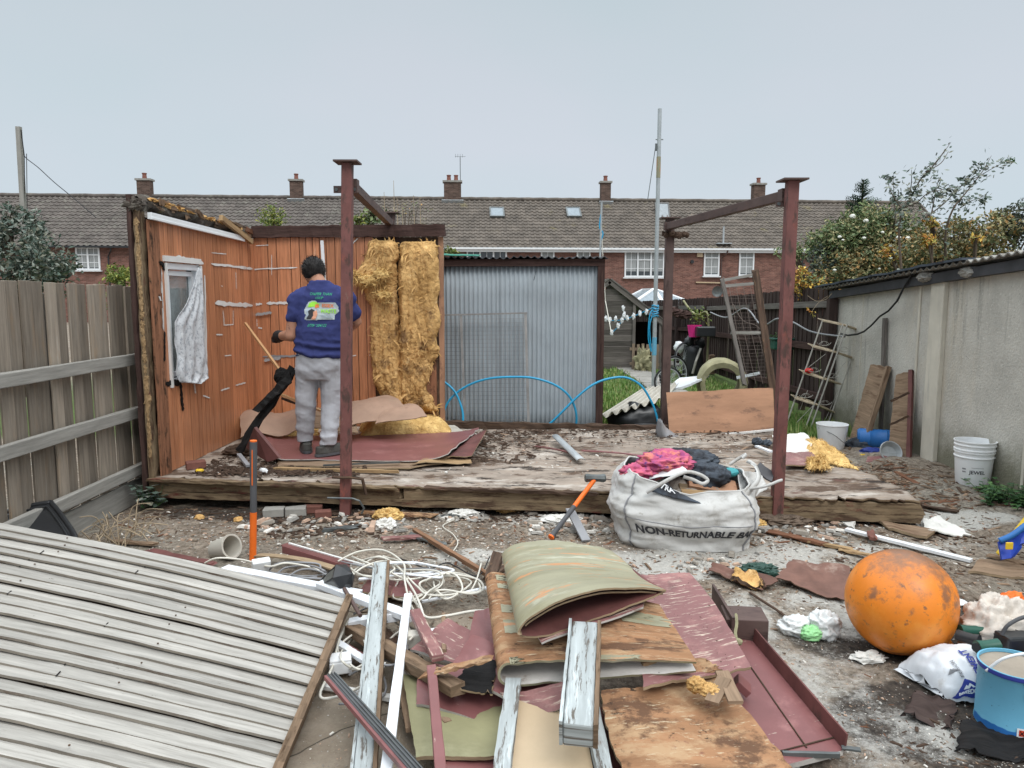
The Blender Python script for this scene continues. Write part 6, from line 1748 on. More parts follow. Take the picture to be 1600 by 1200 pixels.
fleece('insulation_scrap',[DQ(1262,732,.25),DQ(1296,732,.25),DQ(1290,716,.25),DQ(1260,718,.25)],.025,'insulation_light','small fluffy tuft of yellow wool nearest the right red post',12,amp=.03,cat='insulation')
m=MB();m.blob(DQ(1183,690,.27),(.05,.04,.04),.3,3,16,10);m.blob(DQ(1198,692,.26),(.05,.03,.03),.5,3,16,10,seed=3);m.build('dark_fitting',Mt['jacket'],label='dark round fitting lying left of the right red post',cat='fitting')
m=MB();m.bar(DQ(1182,697,.26),DQ(1205,706,.25),.04,.015);m.build('white_scrap',Mt['upvc'],label='white strip end poking out behind the right red post',cat='scrap')
def hammer(a,b_,label,gr='orange',cap='orange',frac=.5,headw=.16,up=False):
	root=thing('sledgehammer',label,'sledgehammer',b_)
	mid=a.lerp(b_,frac)
	m=MB();m.tube([a,mid],.017,10);m.build('shaft',Mt[gr],root,smooth='auto')
	m=MB();m.tube([mid,mid.lerp(b_,.5),b_],[.018,.016,.020],10);m.build('grip',Mt['grey_rubber'],root,smooth='auto')
	m=MB();m.tube([b_,b_+(b_-a).normalized()*.012],.022,10);m.build('end_cap',Mt[cap],root)
	m=MB();s=V3((1,.15,-.05)).normalized();c_=a+V3((0,0,.005))
	m.tube([c_-s*headw/2,c_-s*headw*.42,c_-s*headw*.2,c_+s*headw*.2,c_+s*headw*.42,c_+s*headw/2],[.026,.032,.027,.027,.032,.026],8);m.build('head',Mt['tool_steel'],root)
hammer(Q(930,748,5.25),W(862,838,.03),'sledgehammer with orange and grey handle leaning on the front edge of the shed floor',headw=.15)
m=MB();m.bar(Q(890,795,5.15),W(916,845,.01),.06,.014,seg=4);m.build('wood_strip',Mt['cable_grey'],label='flat grey slat leaning beside the sledgehammer',cat='slat')
def upright():
	b_=W(395,876,0);root=thing('digging_bar','upright digging bar with grey grip and orange lower shaft standing in the yard','digging bar',b_)
	P=lambda r_:Q(396,r_,b_.y)
	m=MB();m.cyl(b_,P(800),.021,n=12);m.build('orange_shaft',Mt['orange'],root,smooth='auto')
	m=MB();m.tube([P(800),P(760),P(730),P(690)],[.0205,.020,.0215,.0225],12);m.build('grip',Mt['grey_rubber'],root,smooth='auto')
	m=MB();m.cyl(P(690),P(688),.021,.021,n=12);m.build('end_cap',Mt['orange'],root)
	m=MB();m.tube([P(702)+V3((0,-.021,0)),P(757)+V3((0,-.021,0))],.004,4);m.build('grip_line',Mt['orange'],root)
upright()
# ---- rubble bag
def bulkbag():
	c_=W(1078,850,0);c_=V3((c_.x,4.98,0))
	root=thing('rubble_bag','large grey-white woven rubble bag printed NON-RETURNABLE, stuffed with offcuts','rubble bag',c_)
	hx,hy,H,ang=.43,.33,.45,R(-7)
	ca,sa=math.cos(ang),math.sin(ang)
	def f(u,v,inner=0.0):
		t=2*math.pi*u;ct,st=math.cos(t),math.sin(t);pw=4.2
		k=1/((abs(ct)**pw+abs(st)**pw)**(1/pw))
		x,y=hx*ct*k,hy*st*k
		fr=max(0,-st)
		left=max(0,-ct)
		hr=H*(1.0+.10*left-.18*fr*(1-left)+.06*math.sin(t*5+1)*.5)
		z=hr*v
		bul=1+.13*math.sin(math.pi*min(1,v*1.05))-.04*(1-v)-.10*max(0,v-.85)/.15
		x*=bul*(1.0+.06*left);y*=bul
		wr=.020*fbm((x*2.2,y*2.2,z*7),1.6)+.022*(noise.ridged_multi_fractal(V3((x*2.4+z*2,y*2.4,z*6)),.9,2.1,3,1,2)-1)
		cr=max(0,1-abs(t-math.pi*1.25)/.07)
		s_=1+wr/.4-inner/.4-.05*cr
		x,y=x*s_,y*s_
		return V3((c_.x+x*ca-y*sa,c_.y+x*sa+y*ca,z))
	m=MB()
	N=144
	m.grid(lambda u,v:f(u,v),N,44,2.6,.5,wrap=True)
	m.grid(lambda u,v:f(u,1-v*.35,.012+.0*v),N,8,2.6,.2,1,wrap=True)
	m.grid(lambda u,v:f(u,1-v*.001,.012*v),N,1,wrap=True)
	m.build('bag_wall',[Mt['bulk_bag'],Mt['bag_inside']],root,smooth=True)
	m=MB();m.tube([f(i/N,1.0,.006)for i in range(N)],.007,5,closed=True);m.build('rim_hem',Mt['bulk_bag'],root,smooth=True)
	for uu in(.625,.875):
		m=MB();m.tube([f(uu+.0008*math.sin(k*1.3),k/22,-.004)for k in range(23)],.0055,5);m.build('seam',Mt['cable_grey'],root)
	m=MB();m.tube([f(.64+.225*k/30,.60+.03*math.sin(k),-.002)for k in range(0)]or[f(.63+.24*k/30,.47,-.001)for k in range(31)],.003,4);m.build('seam',Mt['cable_grey'],root)
	def onbag(s,size,u0,v0,mt,sx,bold,name,slope=0):
		vs,fs=textmesh(s,size,sx,0,bold);out=[]
		per=2.65
		for(x,y)in vs:
			p=f(u0+x/per,(v0*H+y+slope*x)/(H*.85),-.004);out.append(p)
		m=MB();m.add(out,fs);m.build(name,Mt[mt],root)
	onbag('NON-RETURNABLE BAG',.066,.765,.27,'bag_print',.86,.0024,'lettering')
	P_=lambda px,py,y:Q(px,py,y)
	def fl(u,v):
		a=P_(1012,768,4.66).lerp(P_(1155,800,4.62),u);b_=P_(1040,748,4.72).lerp(P_(1060,778,4.72),u)
		p=a.lerp(b_,v);p.z+=.01*fbm((u*5,v*4,0),1);return p
	m=MB();m.slab(fl,24,8,.003);m.build('printed_flap',Mt['jacket'],root,smooth=True)
	vs,fs=textmesh('TRA',.085,1.0,0,.002);out=[]
	for(x,y)in vs:
		u=.20+x/.62;v=.50+y/.16;out.append(fl(u,v)+V3((0,-.006,.004)))
	m=MB();m.add(out,fs);m.build('lettering',Mt['white_clean'],root)
	def strap(P3,w_=.045,name='lifting_strap'):
		P3=crm(P3,6);m=MB()
		vs=[];n=len(P3)
		for i,p in enumerate(P3):
			d=(P3[min(i+1,n-1)]-P3[max(i-1,0)]).normalized();s=d.cross(V3((0,-1,.3))).normalized()
			vs+=[p+s*w_/2,p-s*w_/2,p-s*w_/2+V3((0,.006,0)),p+s*w_/2+V3((0,.006,0))]
		fs=[[4*i+k,4*i+(k+1)%4,4*i+4+(k+1)%4,4*i+4+k]for i in range(n-1)for k in range(4)]
		m.add(vs,fs);m.build(name,Mt['bulk_bag'],root,smooth=True)
	strap([P_(1010,770,4.65),P_(1040,752,4.62),P_(1070,738,4.66),P_(1092,741,4.68),P_(1106,750,4.68),P_(1098,756,4.66),P_(1084,750,4.66),P_(1068,745,4.68)],.022)
	strap([P_(1152,788,4.66),P_(1176,762,4.72),P_(1186,745,4.8),P_(1180,728,5.0),P_(1168,720,5.1)],.03)
	strap([P_(1172,764,4.70),P_(1196,760,4.66),P_(1216,752,4.66),P_(1223,750,4.68)],.016)
	strap([P_(1140,726,5.2),P_(1152,718,5.25),P_(1166,710,5.25),P_(1160,716,5.22)],.022)
	m=MB()
	def ln(u,v):
		a=P_(970,756,4.9).lerp(P_(1075,738,4.72),u);b_=P_(985,738,5.05).lerp(P_(1060,728,4.9),u)
		p=a.lerp(b_,v);p.z+=.018*math.sin(v*3.1)+.008*fbm((u*6,v*3,0),1);return p
	m.slab(ln,30,10,.004);m.build('white_liner',Mt['white_clean'],root,smooth=True)
	def rr(u,v):
		a=P_(1160,790,4.75).lerp(P_(1200,762,5.05),u);b_=P_(1152,735,5.0).lerp(P_(1188,738,5.2),u)
		p=a.lerp(b_,v);p.z+=.012*fbm((u*5,v*5,3),1);return p
	m=MB();m.slab(rr,20,20,.004);m.build('side_flap',Mt['bulk_bag'],root,smooth=True)
	Bt=c_
	for k,(a,b_,w_,mt_,lb)in enumerate((((1066,776),(1158,782),.06,'pale_timber','pale timber offcut lying across the mouth of the rubble bag'),((1062,766),(1152,776),.05,'joist_timber','second timber offcut behind the pale one in the rubble bag'),
((1075,752),(1150,764),.10,'ply_panel','broad ply offcut sunk in the mouth of the rubble bag'),((1140,762),(1175,778),.09,'ply_panel','brown wedge of board at the right of the rubble bag mouth'))):
		m=MB();m.bar(P_(*a,4.80+.06*k),P_(*b_,4.80+.06*k),.12,w_*.35,(0,-.6,1),seg=6,jit=.002);m.build('timber_offcut',Mt[mt_],label=lb,cat='offcut')
	m=MB();m.blob(c_+V3((0,.05,.26)),(.36,.26,.13),.25,2,30,16);m.build('rubble_fill',Mt['rubble'],root)
	m=MB();m.blob(P_(1040,722,4.98),(.17,.15,.075),.62,2.0,64,40,seed=2,ridged=True);m.blob(P_(1004,738,4.92),(.14,.10,.055),.6,2.2,48,30,seed=5,ridged=True)
	m.build('pink_garment',Mt['pink_cloth'],label='crumpled pink and purple garment on top of the rubble bag',cat='garment',smooth=True)
	m=MB();m.blob(P_(1068,722,5.16),(.23,.16,.085),.5,1.8,64,40,seed=11,ridged=True);m.blob(P_(1106,745,4.96),(.14,.10,.085),.5,2,48,30,seed=14,ridged=True);m.blob(P_(1030,712,5.3),(.10,.06,.04),.5,2,30,20,seed=17,ridged=True)
	m.build('dark_jacket',Mt['jacket'],label='dark grey-blue padded jacket heaped behind the pink garment',cat='jacket',smooth=True)
	m=MB();m.blob(P_(1140,738,5.0),(.06,.05,.03),.3,2,30,20,seed=3,ridged=True);m.build('teal_cap',Mt['teal'],label='small teal and grey cap at the right of the rubble bag',cat='cap',smooth=True)
	sheet('grey_board',[P_(1180,735,5.25),P_(1206,752,5.2),P_(1210,740,5.3),P_(1188,722,5.35)],Mt['grey_rubber'],.012,3,3,label='flat grey board leaning between the rubble bag and right red post',cat='board')
bulkbag()
# ================ FOREGROUND
# ---- lap panel, low left
def lap_panel():
	TR=V3((-.80,3.56,.12));
	cr=lambda px,py,d:V3((0,0,CH))+ray(px,py)*d
	TR=cr(541,938,3.62);TL=cr(-60,807,3.60);BR=cr(425,1215,2.50);
	ed=(BR-TR);ed2=ed*1.55
	BL=TL+ed2*1.0+V3((-.0,0,.02));BRx=TR+ed2
	root=thing('fence_panel','fallen weathered lap fence panel filling the near left corner','fence panel',(TR+BL)/2)
	n=(TL-TR).cross(ed).normalized()
	if n.z<0:n=-n
	def base(u,s):
		p=TL.lerp(TR,u).lerp(BL.lerp(BRx,u),s)
		p+=n*(.022*math.sin(math.pi*u)+.006*math.sin(s*9+u*2))
		return p
	nb=27;per=(ed2.length)/nb
	m=MB()
	for k in range(nb):
		s0,s1=k/nb,(k+1.22)/nb;ph=random.random()*9
		wv=lambda u:.0010*fbm((u*3,k*1.7,ph),1.0)
		def f(u,v,s0=s0,s1=s1,k=k,wv=wv):
			e_=random.uniform(-.0,.0)
			s=lerp(s0+wv(u)+.007*math.sin(k*4.7),s1+wv(u)*1.5+.0018*fbm((u*9,k,0),1.2),v)
			lift=.002+(.015+.006*math.sin(k*2.3))*v+.003*fbm((u*6,k,v),1)
			p=base(u,s)+n*lift
			return p
		m.slab(lambda u,v:f(u,1-v),44,2,.0095,2.2,per*1.2,0,None,1)
	m.build('lap_boards',[Mt['lap_timber'],Mt['lap_edge']],root)
	m=MB();m.slab(lambda u,v:base(u,1-v)-n*.02,20,10,.01,2,2);m.build('underside',Mt['lap_under'],root)
	m=MB()
	for i in range(30):
		pass
	pts=[base(1.0,i/24)+n*.006+(TR-TL).normalized()*.012 for i in range(25)]
	for a,b_ in zip(pts[:-1],pts[1:]):m.bar(a,b_+(b_-a)*.02,.032,.055,n,jit=.0012)
	m.build('edge_batten',Mt['batten_brown'],root)
	for ux in(.30,.66):
		m=MB()
		for k in range(nb):
			if random.random()<.4:continue
			p=base(ux+random.uniform(-.01,.01),(k+.92)/nb)+n*.021;m.cyl(p,p+n*.003,.004,n=6)
		m.build('nails',Mt['rotten_wood'],root)
	for ux in(.28,.52):
		m=MB()
		for k in range(nb):
			if random.random()<.6:continue
			p=base(ux+.05*(k/nb)+random.uniform(-.02,.02),(k+1.08)/nb)+n*.012;m.bar(p-ed.normalized()*.012,p+ed.normalized()*.016,.004,.003,n)
		m.build('board_cracks',Mt['charred'],root,kind='stuff')
lap_panel()
def tub():
	root=thing('black_tub_lid','black plastic tub lid leaning on the timber fence behind the fallen panel','lid',Q(60,830,4.45))
	P_=[(-40,840),(-20,815),(20,797),(72,786),(84,790),(112,828),(122,850)]
	Yt=lambda y:lerp(4.60,4.25,(y-786)/60)
	base_=[Q(a,b_,Yt(b_))for a,b_ in P_];bt=[p+V3((.0,-.35,-.22))for p in(base_[0],base_[-1])]
	outl=base_+[Q(150,900,4.1),Q(-60,900,4.1)]
	m=MB();m.prism(outl,(0,.02,-.015));m.build('lid_panel',Mt['black_plastic'],root)
	m=MB();m.tube(crm(base_+[Q(140,880,4.15)],6),.016,8);m.build('rim',Mt['black_plastic'],root,smooth=True)
	cc=sum(outl,V3())/len(outl);m=MB();m.tube(crm([p.lerp(cc,.16)+V3((0,-.012,.005))for p in base_[1:]],5),.006,6);m.build('inner_rib',Mt['black_plastic'],root,smooth=True)
tub()
# ---- heap of boards
def S(px,py,z):return W(px,py,z)
def flat(name,P_,z,t,mt,label,cat='board',me='ply_edge',nu=16,nv=16,bend=None,rag=.03,wob=.004,group=None,mb=None):
	"""P_: near-left, near-right, far-right, far-left pixels (and optional height of each)"""
	C_=[S(p[0],p[1],p[2]if len(p)>2 else z)for p in P_]
	mm_=[Mt[mt],Mt[me]]+([Mt[mb]]if mb else[])
	return sheet(name,C_,mm_,t,nu,nv,me=1,mb=2 if mb else None,bend=bend,rag=rag,wob=wob,label=label,cat=cat,group=group)
def fold(name,nl,nr,fr,fl,h,t,mats,label,lower=.0,cat='folded board',flatk=1.0,nearz=.0,rag=.02,curl='left',mouth_grow=1.0,roll=.09,patches=(),pm='olive'):
	"""a sheet folded back on itself; the fold runs away from the viewer along one side and the open mouth faces the camera"""
	nl,nr,fr,fl=[V3(p)for p in(nl,nr,fr,fl)]
	A,B,C_,D=(nl,nr,fr,fl)
	def prof(s):
		if s<.42:k=s/.42;return(1-k*(1-roll),0.10*math.sin(k*3.1)*(1-k))
		if s<.58:
			k=(s-.42)/.16;a=math.pi*k
			return(roll-roll*math.sin(a),.5-.5*math.cos(a))
		k=(s-.58)/.42;return(roll+k*(1-roll),1-(k**2.2)*(1-lower))
	def f(u,v):
		x,hh=prof(u)
		if curl=='right':x=1-x
		hgt=h*lerp(mouth_grow,.75,v)
		rg=(.012*fbm((x*6,u*2,v>.5),1.6)+.03*rag*10*fbm((x*2.2,u,3),1))*(1 if v in(0,1)else 0)
		vv=v+rg
		p=A.lerp(B,x).lerp(D.lerp(C_,x),vv)
		p.z+=hh*hgt+.006*fbm((x*3,v*3,1),1.2)
		return p
	m=MB();m.slab(lambda u,v:f(1-u,v)if curl=='left' else f(u,v),70,24,t,1.5,.9,0,2,1)
	ob=m.build(name,mats,label=label,cat=cat,smooth='auto')
	for i,(x0,x1,v0,v1)in enumerate(patches):
		def g(a,b_):
			xx=lerp(x0,x1+.10*fbm((b_*3,i,0),2),a);vv=lerp(v0+.008*fbm((a*7,i,1),2),v1+.012*fbm((a*6,i,2),2),b_)
			return f(.58+.42*(xx-roll)/(1-roll),vv)+V3((0,0,t+.0025))
		q=MB();q.grid(g,26,8,(x1-x0)*.6,(v1-v0)*.8);q.build('peeling_finish',Mt[pm],ob,smooth=True)
	return ob
def tray_door():
	A,B,C_,D=S(1150,1215,.10),S(1318,1172,.06),S(1168,992,.06),S(1040,1020,.12)
	root=thing('metal_door','maroon panelled door lying under the heap with a raised right edge','door',(A+C_)/2)
	sheet('door_leaf',[A,B,C_,D],[Mt['maroon'],Mt['sheet_edge']],.02,10,10,me=1,wob=.0,parent=root)
	n=(B-A).cross(D-A).normalized()
	if n.z<0:n=-n
	def bb(a,b_,w_,t_,o_,nm,mt='maroon'):
		m=MB();m.bar(a+n*o_,b_+n*o_,w_,t_,n,seg=6,jit=.0008);m.build(nm,Mt[mt],root,bev=.002)
	bb(B+V3((.005,0,0)),C_+V3((.005,0,0)),.008,.065,.028,'raised_edge','maroon_dark')
	a2,b2=B.lerp(A,.30),C_.lerp(D,.22)
	bb(a2.lerp(b2,.06),b2,.006,.004,.003,'groove','rotten_wood')
	bb(B.lerp(C_,.08),A.lerp(D,.08),.006,.004,.003,'groove','rotten_wood')
	bb(S(1222,1178,.085),S(1312,1180,.075),.012,.02,0,'hinge_strip','tool_steel')
	bb(S(1315,1168,.07),S(1345,1172,.07),.02,.01,0,'hinge_strip','tool_steel')
tray_door()
def box_pipe():
	root=thing('square_duct','brown square section duct with a long flat arm beside the maroon door','duct',S(1165,1000,.05))
	a=S(1168,995,.07);m=MB();m.box(a+V3((0,.06,.035)),(.19,.16,.11),(0,0,R(-6)));m.build('duct_box',Mt['steel_brown'],root,bev=.004)
	m=MB();m.bar(S(1146,980,.14),S(1114,926,.12),.012,.09,seg=4,jit=.001);m.build('arm',Mt['steel_brown'],root)
	m=MB();m.tube(crm([S(1150,960,.20),S(1151,975,.19),S(1149,990,.17),S(1152,1003,.16)]),.007,5);m.blob(S(1152,1003,.16),(.02,.02,.018),.4,3,12,8);m.build('mastic_smear',Mt['moss_stone'],root)
box_pipe()
m=MB();m.bar(S(1150,1062,.16),S(1170,1080,.12),.07,.03);m.build('bracket_offcut',Mt['maroon'],label='small maroon angle bracket on the door below the heap',cat='bracket',bev=.003)
flat('plywood_sheet',[(985,1230,.16),(1255,1215,.14),(1120,1052,.24),(938,1080,.24)],.2,.014,'ply','large bare orange-brown plywood sheet at the front right of the heap',nu=36,nv=36,
bend=lambda u,v:(-.02*math.sin(v*math.pi)*(1-u)**3,0,.006*math.sin(u*5+v*2)),rag=.05)
flat('maroon_board',[(1005,1075,.28),(1174,1042,.25),(1078,896,.26),(985,898,.29)],.3,.012,'maroon_worn','wide scuffed maroon board across the right of the heap',nu=30,nv=30,bend=lambda u,v:(0,0,.035*math.sin(v*3)*u),rag=.03)
flat('maroon_board',[(690,1062,.17),(900,1135,.17),(880,1060,.26),(738,1000,.22)],.2,.012,'maroon','maroon board with white edge curving under the grey timber',me='sheet_edge',bend=lambda u,v:(0,0,.03*math.sin(u*5+v)))
flat('maroon_board',[(650,1100,.12),(790,1128,.12),(800,1060,.18),(652,1030,.16)],.15,.012,'maroon','lower left maroon board with a pale curved front edge',me='sheet_edge',bend=lambda u,v:(0,0,-.05*(u-.2)**2))
flat('maroon_board',[(724,1030,.20),(812,1046,.21),(776,948,.24),(742,954,.22)],.2,.012,'maroon','narrow maroon board rising left of the striped folded board',me='sheet_edge')
flat('maroon_board',[(640,1015,.14),(730,1040,.16),(742,990,.2),(700,965,.17)],.15,.012,'maroon_worn','small maroon board behind the leaning maroon batten',me='sheet_edge')
flat('maroon_board',[(690,1240,.06),(800,1240,.06),(810,1168,.07),(690,1180,.07)],.05,.012,'maroon','maroon board end at the very bottom edge below the mossy board',me='sheet_edge')
flat('maroon_board',[(925,1240,.07),(1000,1235,.07),(975,1100,.13),(905,1110,.13)],.05,.012,'maroon_dark','dark maroon board glimpsed under the plywood sheet edge',me='sheet_edge')
flat('mossy_board',[(650,1184,.09),(792,1180,.10),(800,1085,.13),(628,1052,.11)],.1,.014,'olive_moss','mossy olive board at the front left of the heap',nu=20,nv=14)
def beige():
	A,B,C_,D=S(795,1245,.12),S(935,1245,.12),S(905,1085,.20),S(812,1085,.20)
	root=thing('framed_panel','smooth beige panel between two flaking grey frame timbers at the bottom edge','panel',(A+C_)/2)
	sheet('panel',[A,B,C_,D],[Mt['beige_panel'],Mt['ply_edge']],.01,8,8,me=1,wob=0,parent=root)
	m=MB();m.bar(A.lerp(D,-.05)+V3((-.03,0,.012)),D.lerp(A,-.08)+V3((-.025,0,.02)),.055,.04,seg=10,jit=.002);m.build('frame_timber',Mt['grey_timber'],root)
	m=MB();m.bar(B.lerp(C_,-.05)+V3((.03,0,.012)),C_.lerp(B,-.08)+V3((.03,0,.02)),.05,.04,seg=10,jit=.002);m.build('frame_timber',Mt['grey_timber'],root)
beige()
fold('folded_board',S(782,1074,.22),S(1088,1048,.30),S(1030,955,.40),S(762,915,.36),.075,.010,[Mt['sheet_edge'],Mt['olive'],Mt['ply']],
'folded plywood board with peeled olive stripes in the middle of the heap',lower=.35,roll=.05,rag=.1,patches=[(.05,.17,.90,.97),(.05,.20,.80,.86),(.05,.26,.52,.60),(.05,.34,.30,.44),(.72,.98,.52,.74),(.45,.72,.0,.05),(.05,.10,.0,.06)])
def big_fold():
	nl,nr,fr,fl=S(812,992,.42),S(1040,928,.47),S(955,868,.50),S(786,866,.47)
	A,B,C_,D=nl,nr,fr,fl
	R_=.05
	def f(s,v,o=0):
		t=2*math.pi*s
		x=.5-.5*math.cos(t)
		top=math.sin(t)>0
		thick=.115*math.sin(math.pi*x**.62)**.8 if x>0 else 0
		x2=x
		p=A.lerp(B,x2).lerp(D.lerp(C_,x2),v)
		k=lerp(1.0,.9,v)
		hgt=(.60 if top else-.40)*thick*k
		p.z+=hgt+.012*math.sin(v*5+x*3)*(1 if top else.3)+.012*math.sin(x*2.6)*(1-v)
		if v in(0,1):p.y+=.012*fbm((x*5,top,v),1.5)
		return p
	root=thing('folded_board','large olive board folded over itself with a dark open mouth on top of the heap','folded board',(A+C_)/2-V3((0,0,.05)))
	m=MB()
	m.slab(lambda u,v:f(.5-(u*.985)*.5*1.0 if False else(1-u)*.5+.0,v),60,40,.008,.7,.95,0,2,1)
	m.build('upper_leaf',[Mt['maroon_dark'],Mt['ply_edge'],Mt['olive']],root,smooth='auto')
	m=MB()
	m.slab(lambda u,v:f(.5+.5*u,v)if u<1 else f(1.0,v),60,20,.008,.7,.95,2,2,1)
	m.build('lower_leaf',[Mt['olive'],Mt['ply_edge'],Mt['maroon_dark']],root,smooth='auto')
	sheet('under_leaf',[S(846,1004,.385),S(1005,948,.44),S(1010,915,.45),S(820,960,.39)],[Mt['maroon_worn'],Mt['sheet_edge']],.008,20,10,me=1,wob=.003,parent=root)
	m=MB()
	m.tube([f(.06+.40*k/20,0)+V3((0,.02,-.018))for k in range(21)],.004,5);m.build('inner_lip',Mt['ply_edge'],root)
big_fold()
def post_end():
	a,b_=S(903,1150,.30),S(914,985,.40)
	root=thing('weathered_post','thick flaking pale blue-grey post poking out towards the viewer from the heap','post',a)
	d=(b_-a).normalized()
	m=MB();m.bar(a,b_,.095,.085,seg=18,jit=.0022);m.build('post_shaft',Mt['grey_timber'],root,bev=.006)
	s=V3((0,0,1)).cross(d).normalized();u_=d.cross(s)
	m=MB();m.bar(a+s*-.054+u_*.004-d*.002,b_+s*-.054+u_*.004,.014,.09,u_,seg=18,jit=.0012);m.build('bead',Mt['batten_brown'],root)
	m=MB();m.bar(a+s*.053+u_*.006,b_+s*.053+u_*.006,.010,.09,u_,seg=18,jit=.001);m.build('bead',Mt['grey_timber'],root)
post_end()
m=MB();m.blob(S(1088,1070,.28),(.030,.028,.025),.7,2.2,36,24,seed=1,ridged=True);m.blob(S(1108,1078,.27),(.035,.03,.018),.8,2.4,36,24,seed=4,ridged=True);m.build('insulation_tuft',Mt['insulation'],label='tuft of dirty yellow wool on the bare plywood sheet',cat='insulation',smooth=True)
for k,(a,b_,lb)in enumerate((((1112,1098),(1132,1060),'short flat lath beside the wool tuft, left of two'),((1150,1098),(1128,1050),'short flat lath beside the wool tuft, right of two'))):
	m=MB();m.bar(S(*a,.26+.01*k),S(*b_,.29),.05,.012,seg=4,jit=.001);m.build('lath',Mt['old_board'],label=lb,cat='lath')
	# ---- long bars to the left
def long_bar(name,P0,P1,w_,t_,mt,label,cat,up=(0,0,1),seg=16,jit=.0012,bev=.003,bow=0,rag=.005):
	m=MB();m.bar(S(*P0),S(*P1),w_,t_,up,seg=seg,jit=jit,bow=bow,rag=rag);return m.build(name,Mt[mt],label=label,cat=cat,bev=bev)
def gutter_piece():
	a,b_=S(596,884,.18),S(566,1225,.10);d=(b_-a).normalized();s=V3((0,0,1)).cross(d).normalized();u_=d.cross(s)
	root=thing('weathered_frame_timber','long flaking pale blue-grey frame timber running down beside the fallen panel','timber',b_)
	m=MB();m.bar(a,b_,.062,.045,seg=40,jit=.0018);m.build('timber',Mt['grey_timber'],root,bev=.006)
	m=MB();m.bar(a+s*.038+u_*.006,b_+s*.038+u_*.006,.014,.05,seg=40,jit=.001);m.build('edge_strip',Mt['batten_brown'],root)
	m=MB();m.bar(a-s*.036+u_*.004,b_-s*.036+u_*.004,.010,.04,seg=40,jit=.001);m.build('edge_strip',Mt['grey_timber'],root)
gutter_piece()
long_bar('plastic_strip',(638,930,.17),(600,1230,.16),.038,.022,'upvc','long bright white plastic strip right of the flaking timber','strip')
def dark_bar():
	a,b_=S(518,1056,.16),S(668,1225,.24);d=(b_-a).normalized();s=V3((0,0,1)).cross(d).normalized()
	root=thing('aluminium_channel','dark ribbed channel with maroon back crossing in front of the white strip','channel',b_)
	m=MB();m.bar(a,b_,.040,.02,seg=10,jit=.0006);m.build('channel',Mt['grey_rubber'],root,bev=.003)
	for k in(-.012,0,.012):
		m=MB();m.bar(a+s*k+V3((0,0,.012)),b_+s*k+V3((0,0,.012)),.004,.006,seg=2);m.build('rib',Mt['tool_steel'],root)
	m=MB();m.bar(a-s*.024,b_-s*.024+V3((0,0,-.004)),.012,.018,seg=6);m.build('maroon_edge',Mt['maroon'],root)
dark_bar()
long_bar('maroon_batten',(674,1044,.22),(690,1225,.20),.035,.03,'maroon','upright-looking maroon batten lying towards the viewer left of the mossy board','batten')
long_bar('brown_timber',(548,982,.08),(716,1078,.20),.065,.045,'batten_brown','thick grey-brown timber running under the white strip into the heap','timber',jit=.0025)
long_bar('maroon_trim',(648,956,.20),(684,1028,.22),.05,.03,'maroon_worn','short maroon trim piece leaning at the top of the white strip','trim')
long_bar('pale_splinter',(668,1052,.22),(762,1030,.30),.05,.01,'ply','splintered orange-brown ply strip pointing left out of the heap','ply strip',rag=.04,jit=.003)
long_bar('grey_post_stub',(693,960,.10),(694,1018,.16),.02,.02,'old_board','thin brown upright stub beside the maroon trim','stub')
long_bar('plastic_trim',(350,888,.14),(560,928,.17),.065,.025,'upvc','white plastic trim along the top edge of the fallen panel','trim')
long_bar('plastic_trim',(500,912,.19),(645,966,.14),.06,.03,'upvc','white plastic trim running right from the black lantern','trim')
long_bar('plastic_trim',(545,975,.10),(640,958,.14),.05,.04,'upvc','short white plastic box section beside the corner of the fallen panel','trim')
long_bar('plastic_trim',(520,1000,.07),(575,1035,.07),.035,.02,'upvc','white trim end above the white junction box','trim')
long_bar('plastic_trim',(505,1072,.03),(620,1092,.03),.03,.02,'white_paint','thin white trim on the concrete below the junction box','trim')
long_bar('maroon_strip',(542,1010,.06),(590,1040,.06),.03,.012,'maroon','short maroon strip between the junction box and panel edge','strip')
long_bar('wood_strip',(400,868,.03),(545,896,.05),.05,.012,'ply_edge','thin curved ply strip above the white trims','strip',bow=.03)
def channel():
	a,b_=S(442,858,.07),S(545,890,.06);root=thing('maroon_channel','maroon channel lying right of the digging bar','channel',b_)
	m=MB();m.bar(a,b_,.012,.045,seg=6);m.build('web',Mt['maroon'],root)
	m=MB();m.bar(a+V3((.0,.03,.02)),b_+V3((0,.03,.02)),.05,.008,seg=6);m.build('flange',Mt['maroon_dark'],root)
	m=MB();m.bar(a+V3((.03,.03,.026)),S(580,890,.08)+V3((0,.03,0)),.012,.012,seg=6);m.build('white_bead',Mt['white_paint'],root)
channel()
flat('maroon_scrap',[(595,932,.05),(660,932,.06),(655,906,.06),(590,910,.05)],.05,.01,'maroon','maroon board scrap under the white cables','board scrap')
flat('maroon_scrap',[(560,925,.05),(610,930,.06),(618,905,.06),(580,900,.05)],.05,.01,'maroon_dark','dark maroon scrap left of the flaking timber top','board scrap')
c_=S(530,1062,.0)
root=thing('junction_box','square white junction box on the concrete beside the fallen panel','junction box',c_)
m=MB();m.box(c_+V3((0,.03,.055)),(.095,.085,.055),(0,0,.25));m.build('box',Mt['white_clean'],root,bev=.006)
m=MB();m.box(c_+V3((0,.03,.086)),(.09,.08,.010),(0,0,.25));m.cyl(c_+V3((0,.03,.09)),c_+V3((0,.03,.094)),.008,n=10);m.build('lid',Mt['white_clean'],root,bev=.003)
c_=S(648,1012,.10)
m=MB();m.box(c_+V3((0,.02,.03)),(.08,.06,.065),(0,0,.1));m.build('socket_box',Mt['cable_white'],label='cream socket box behind the white strip',cat='socket box',bev=.006)
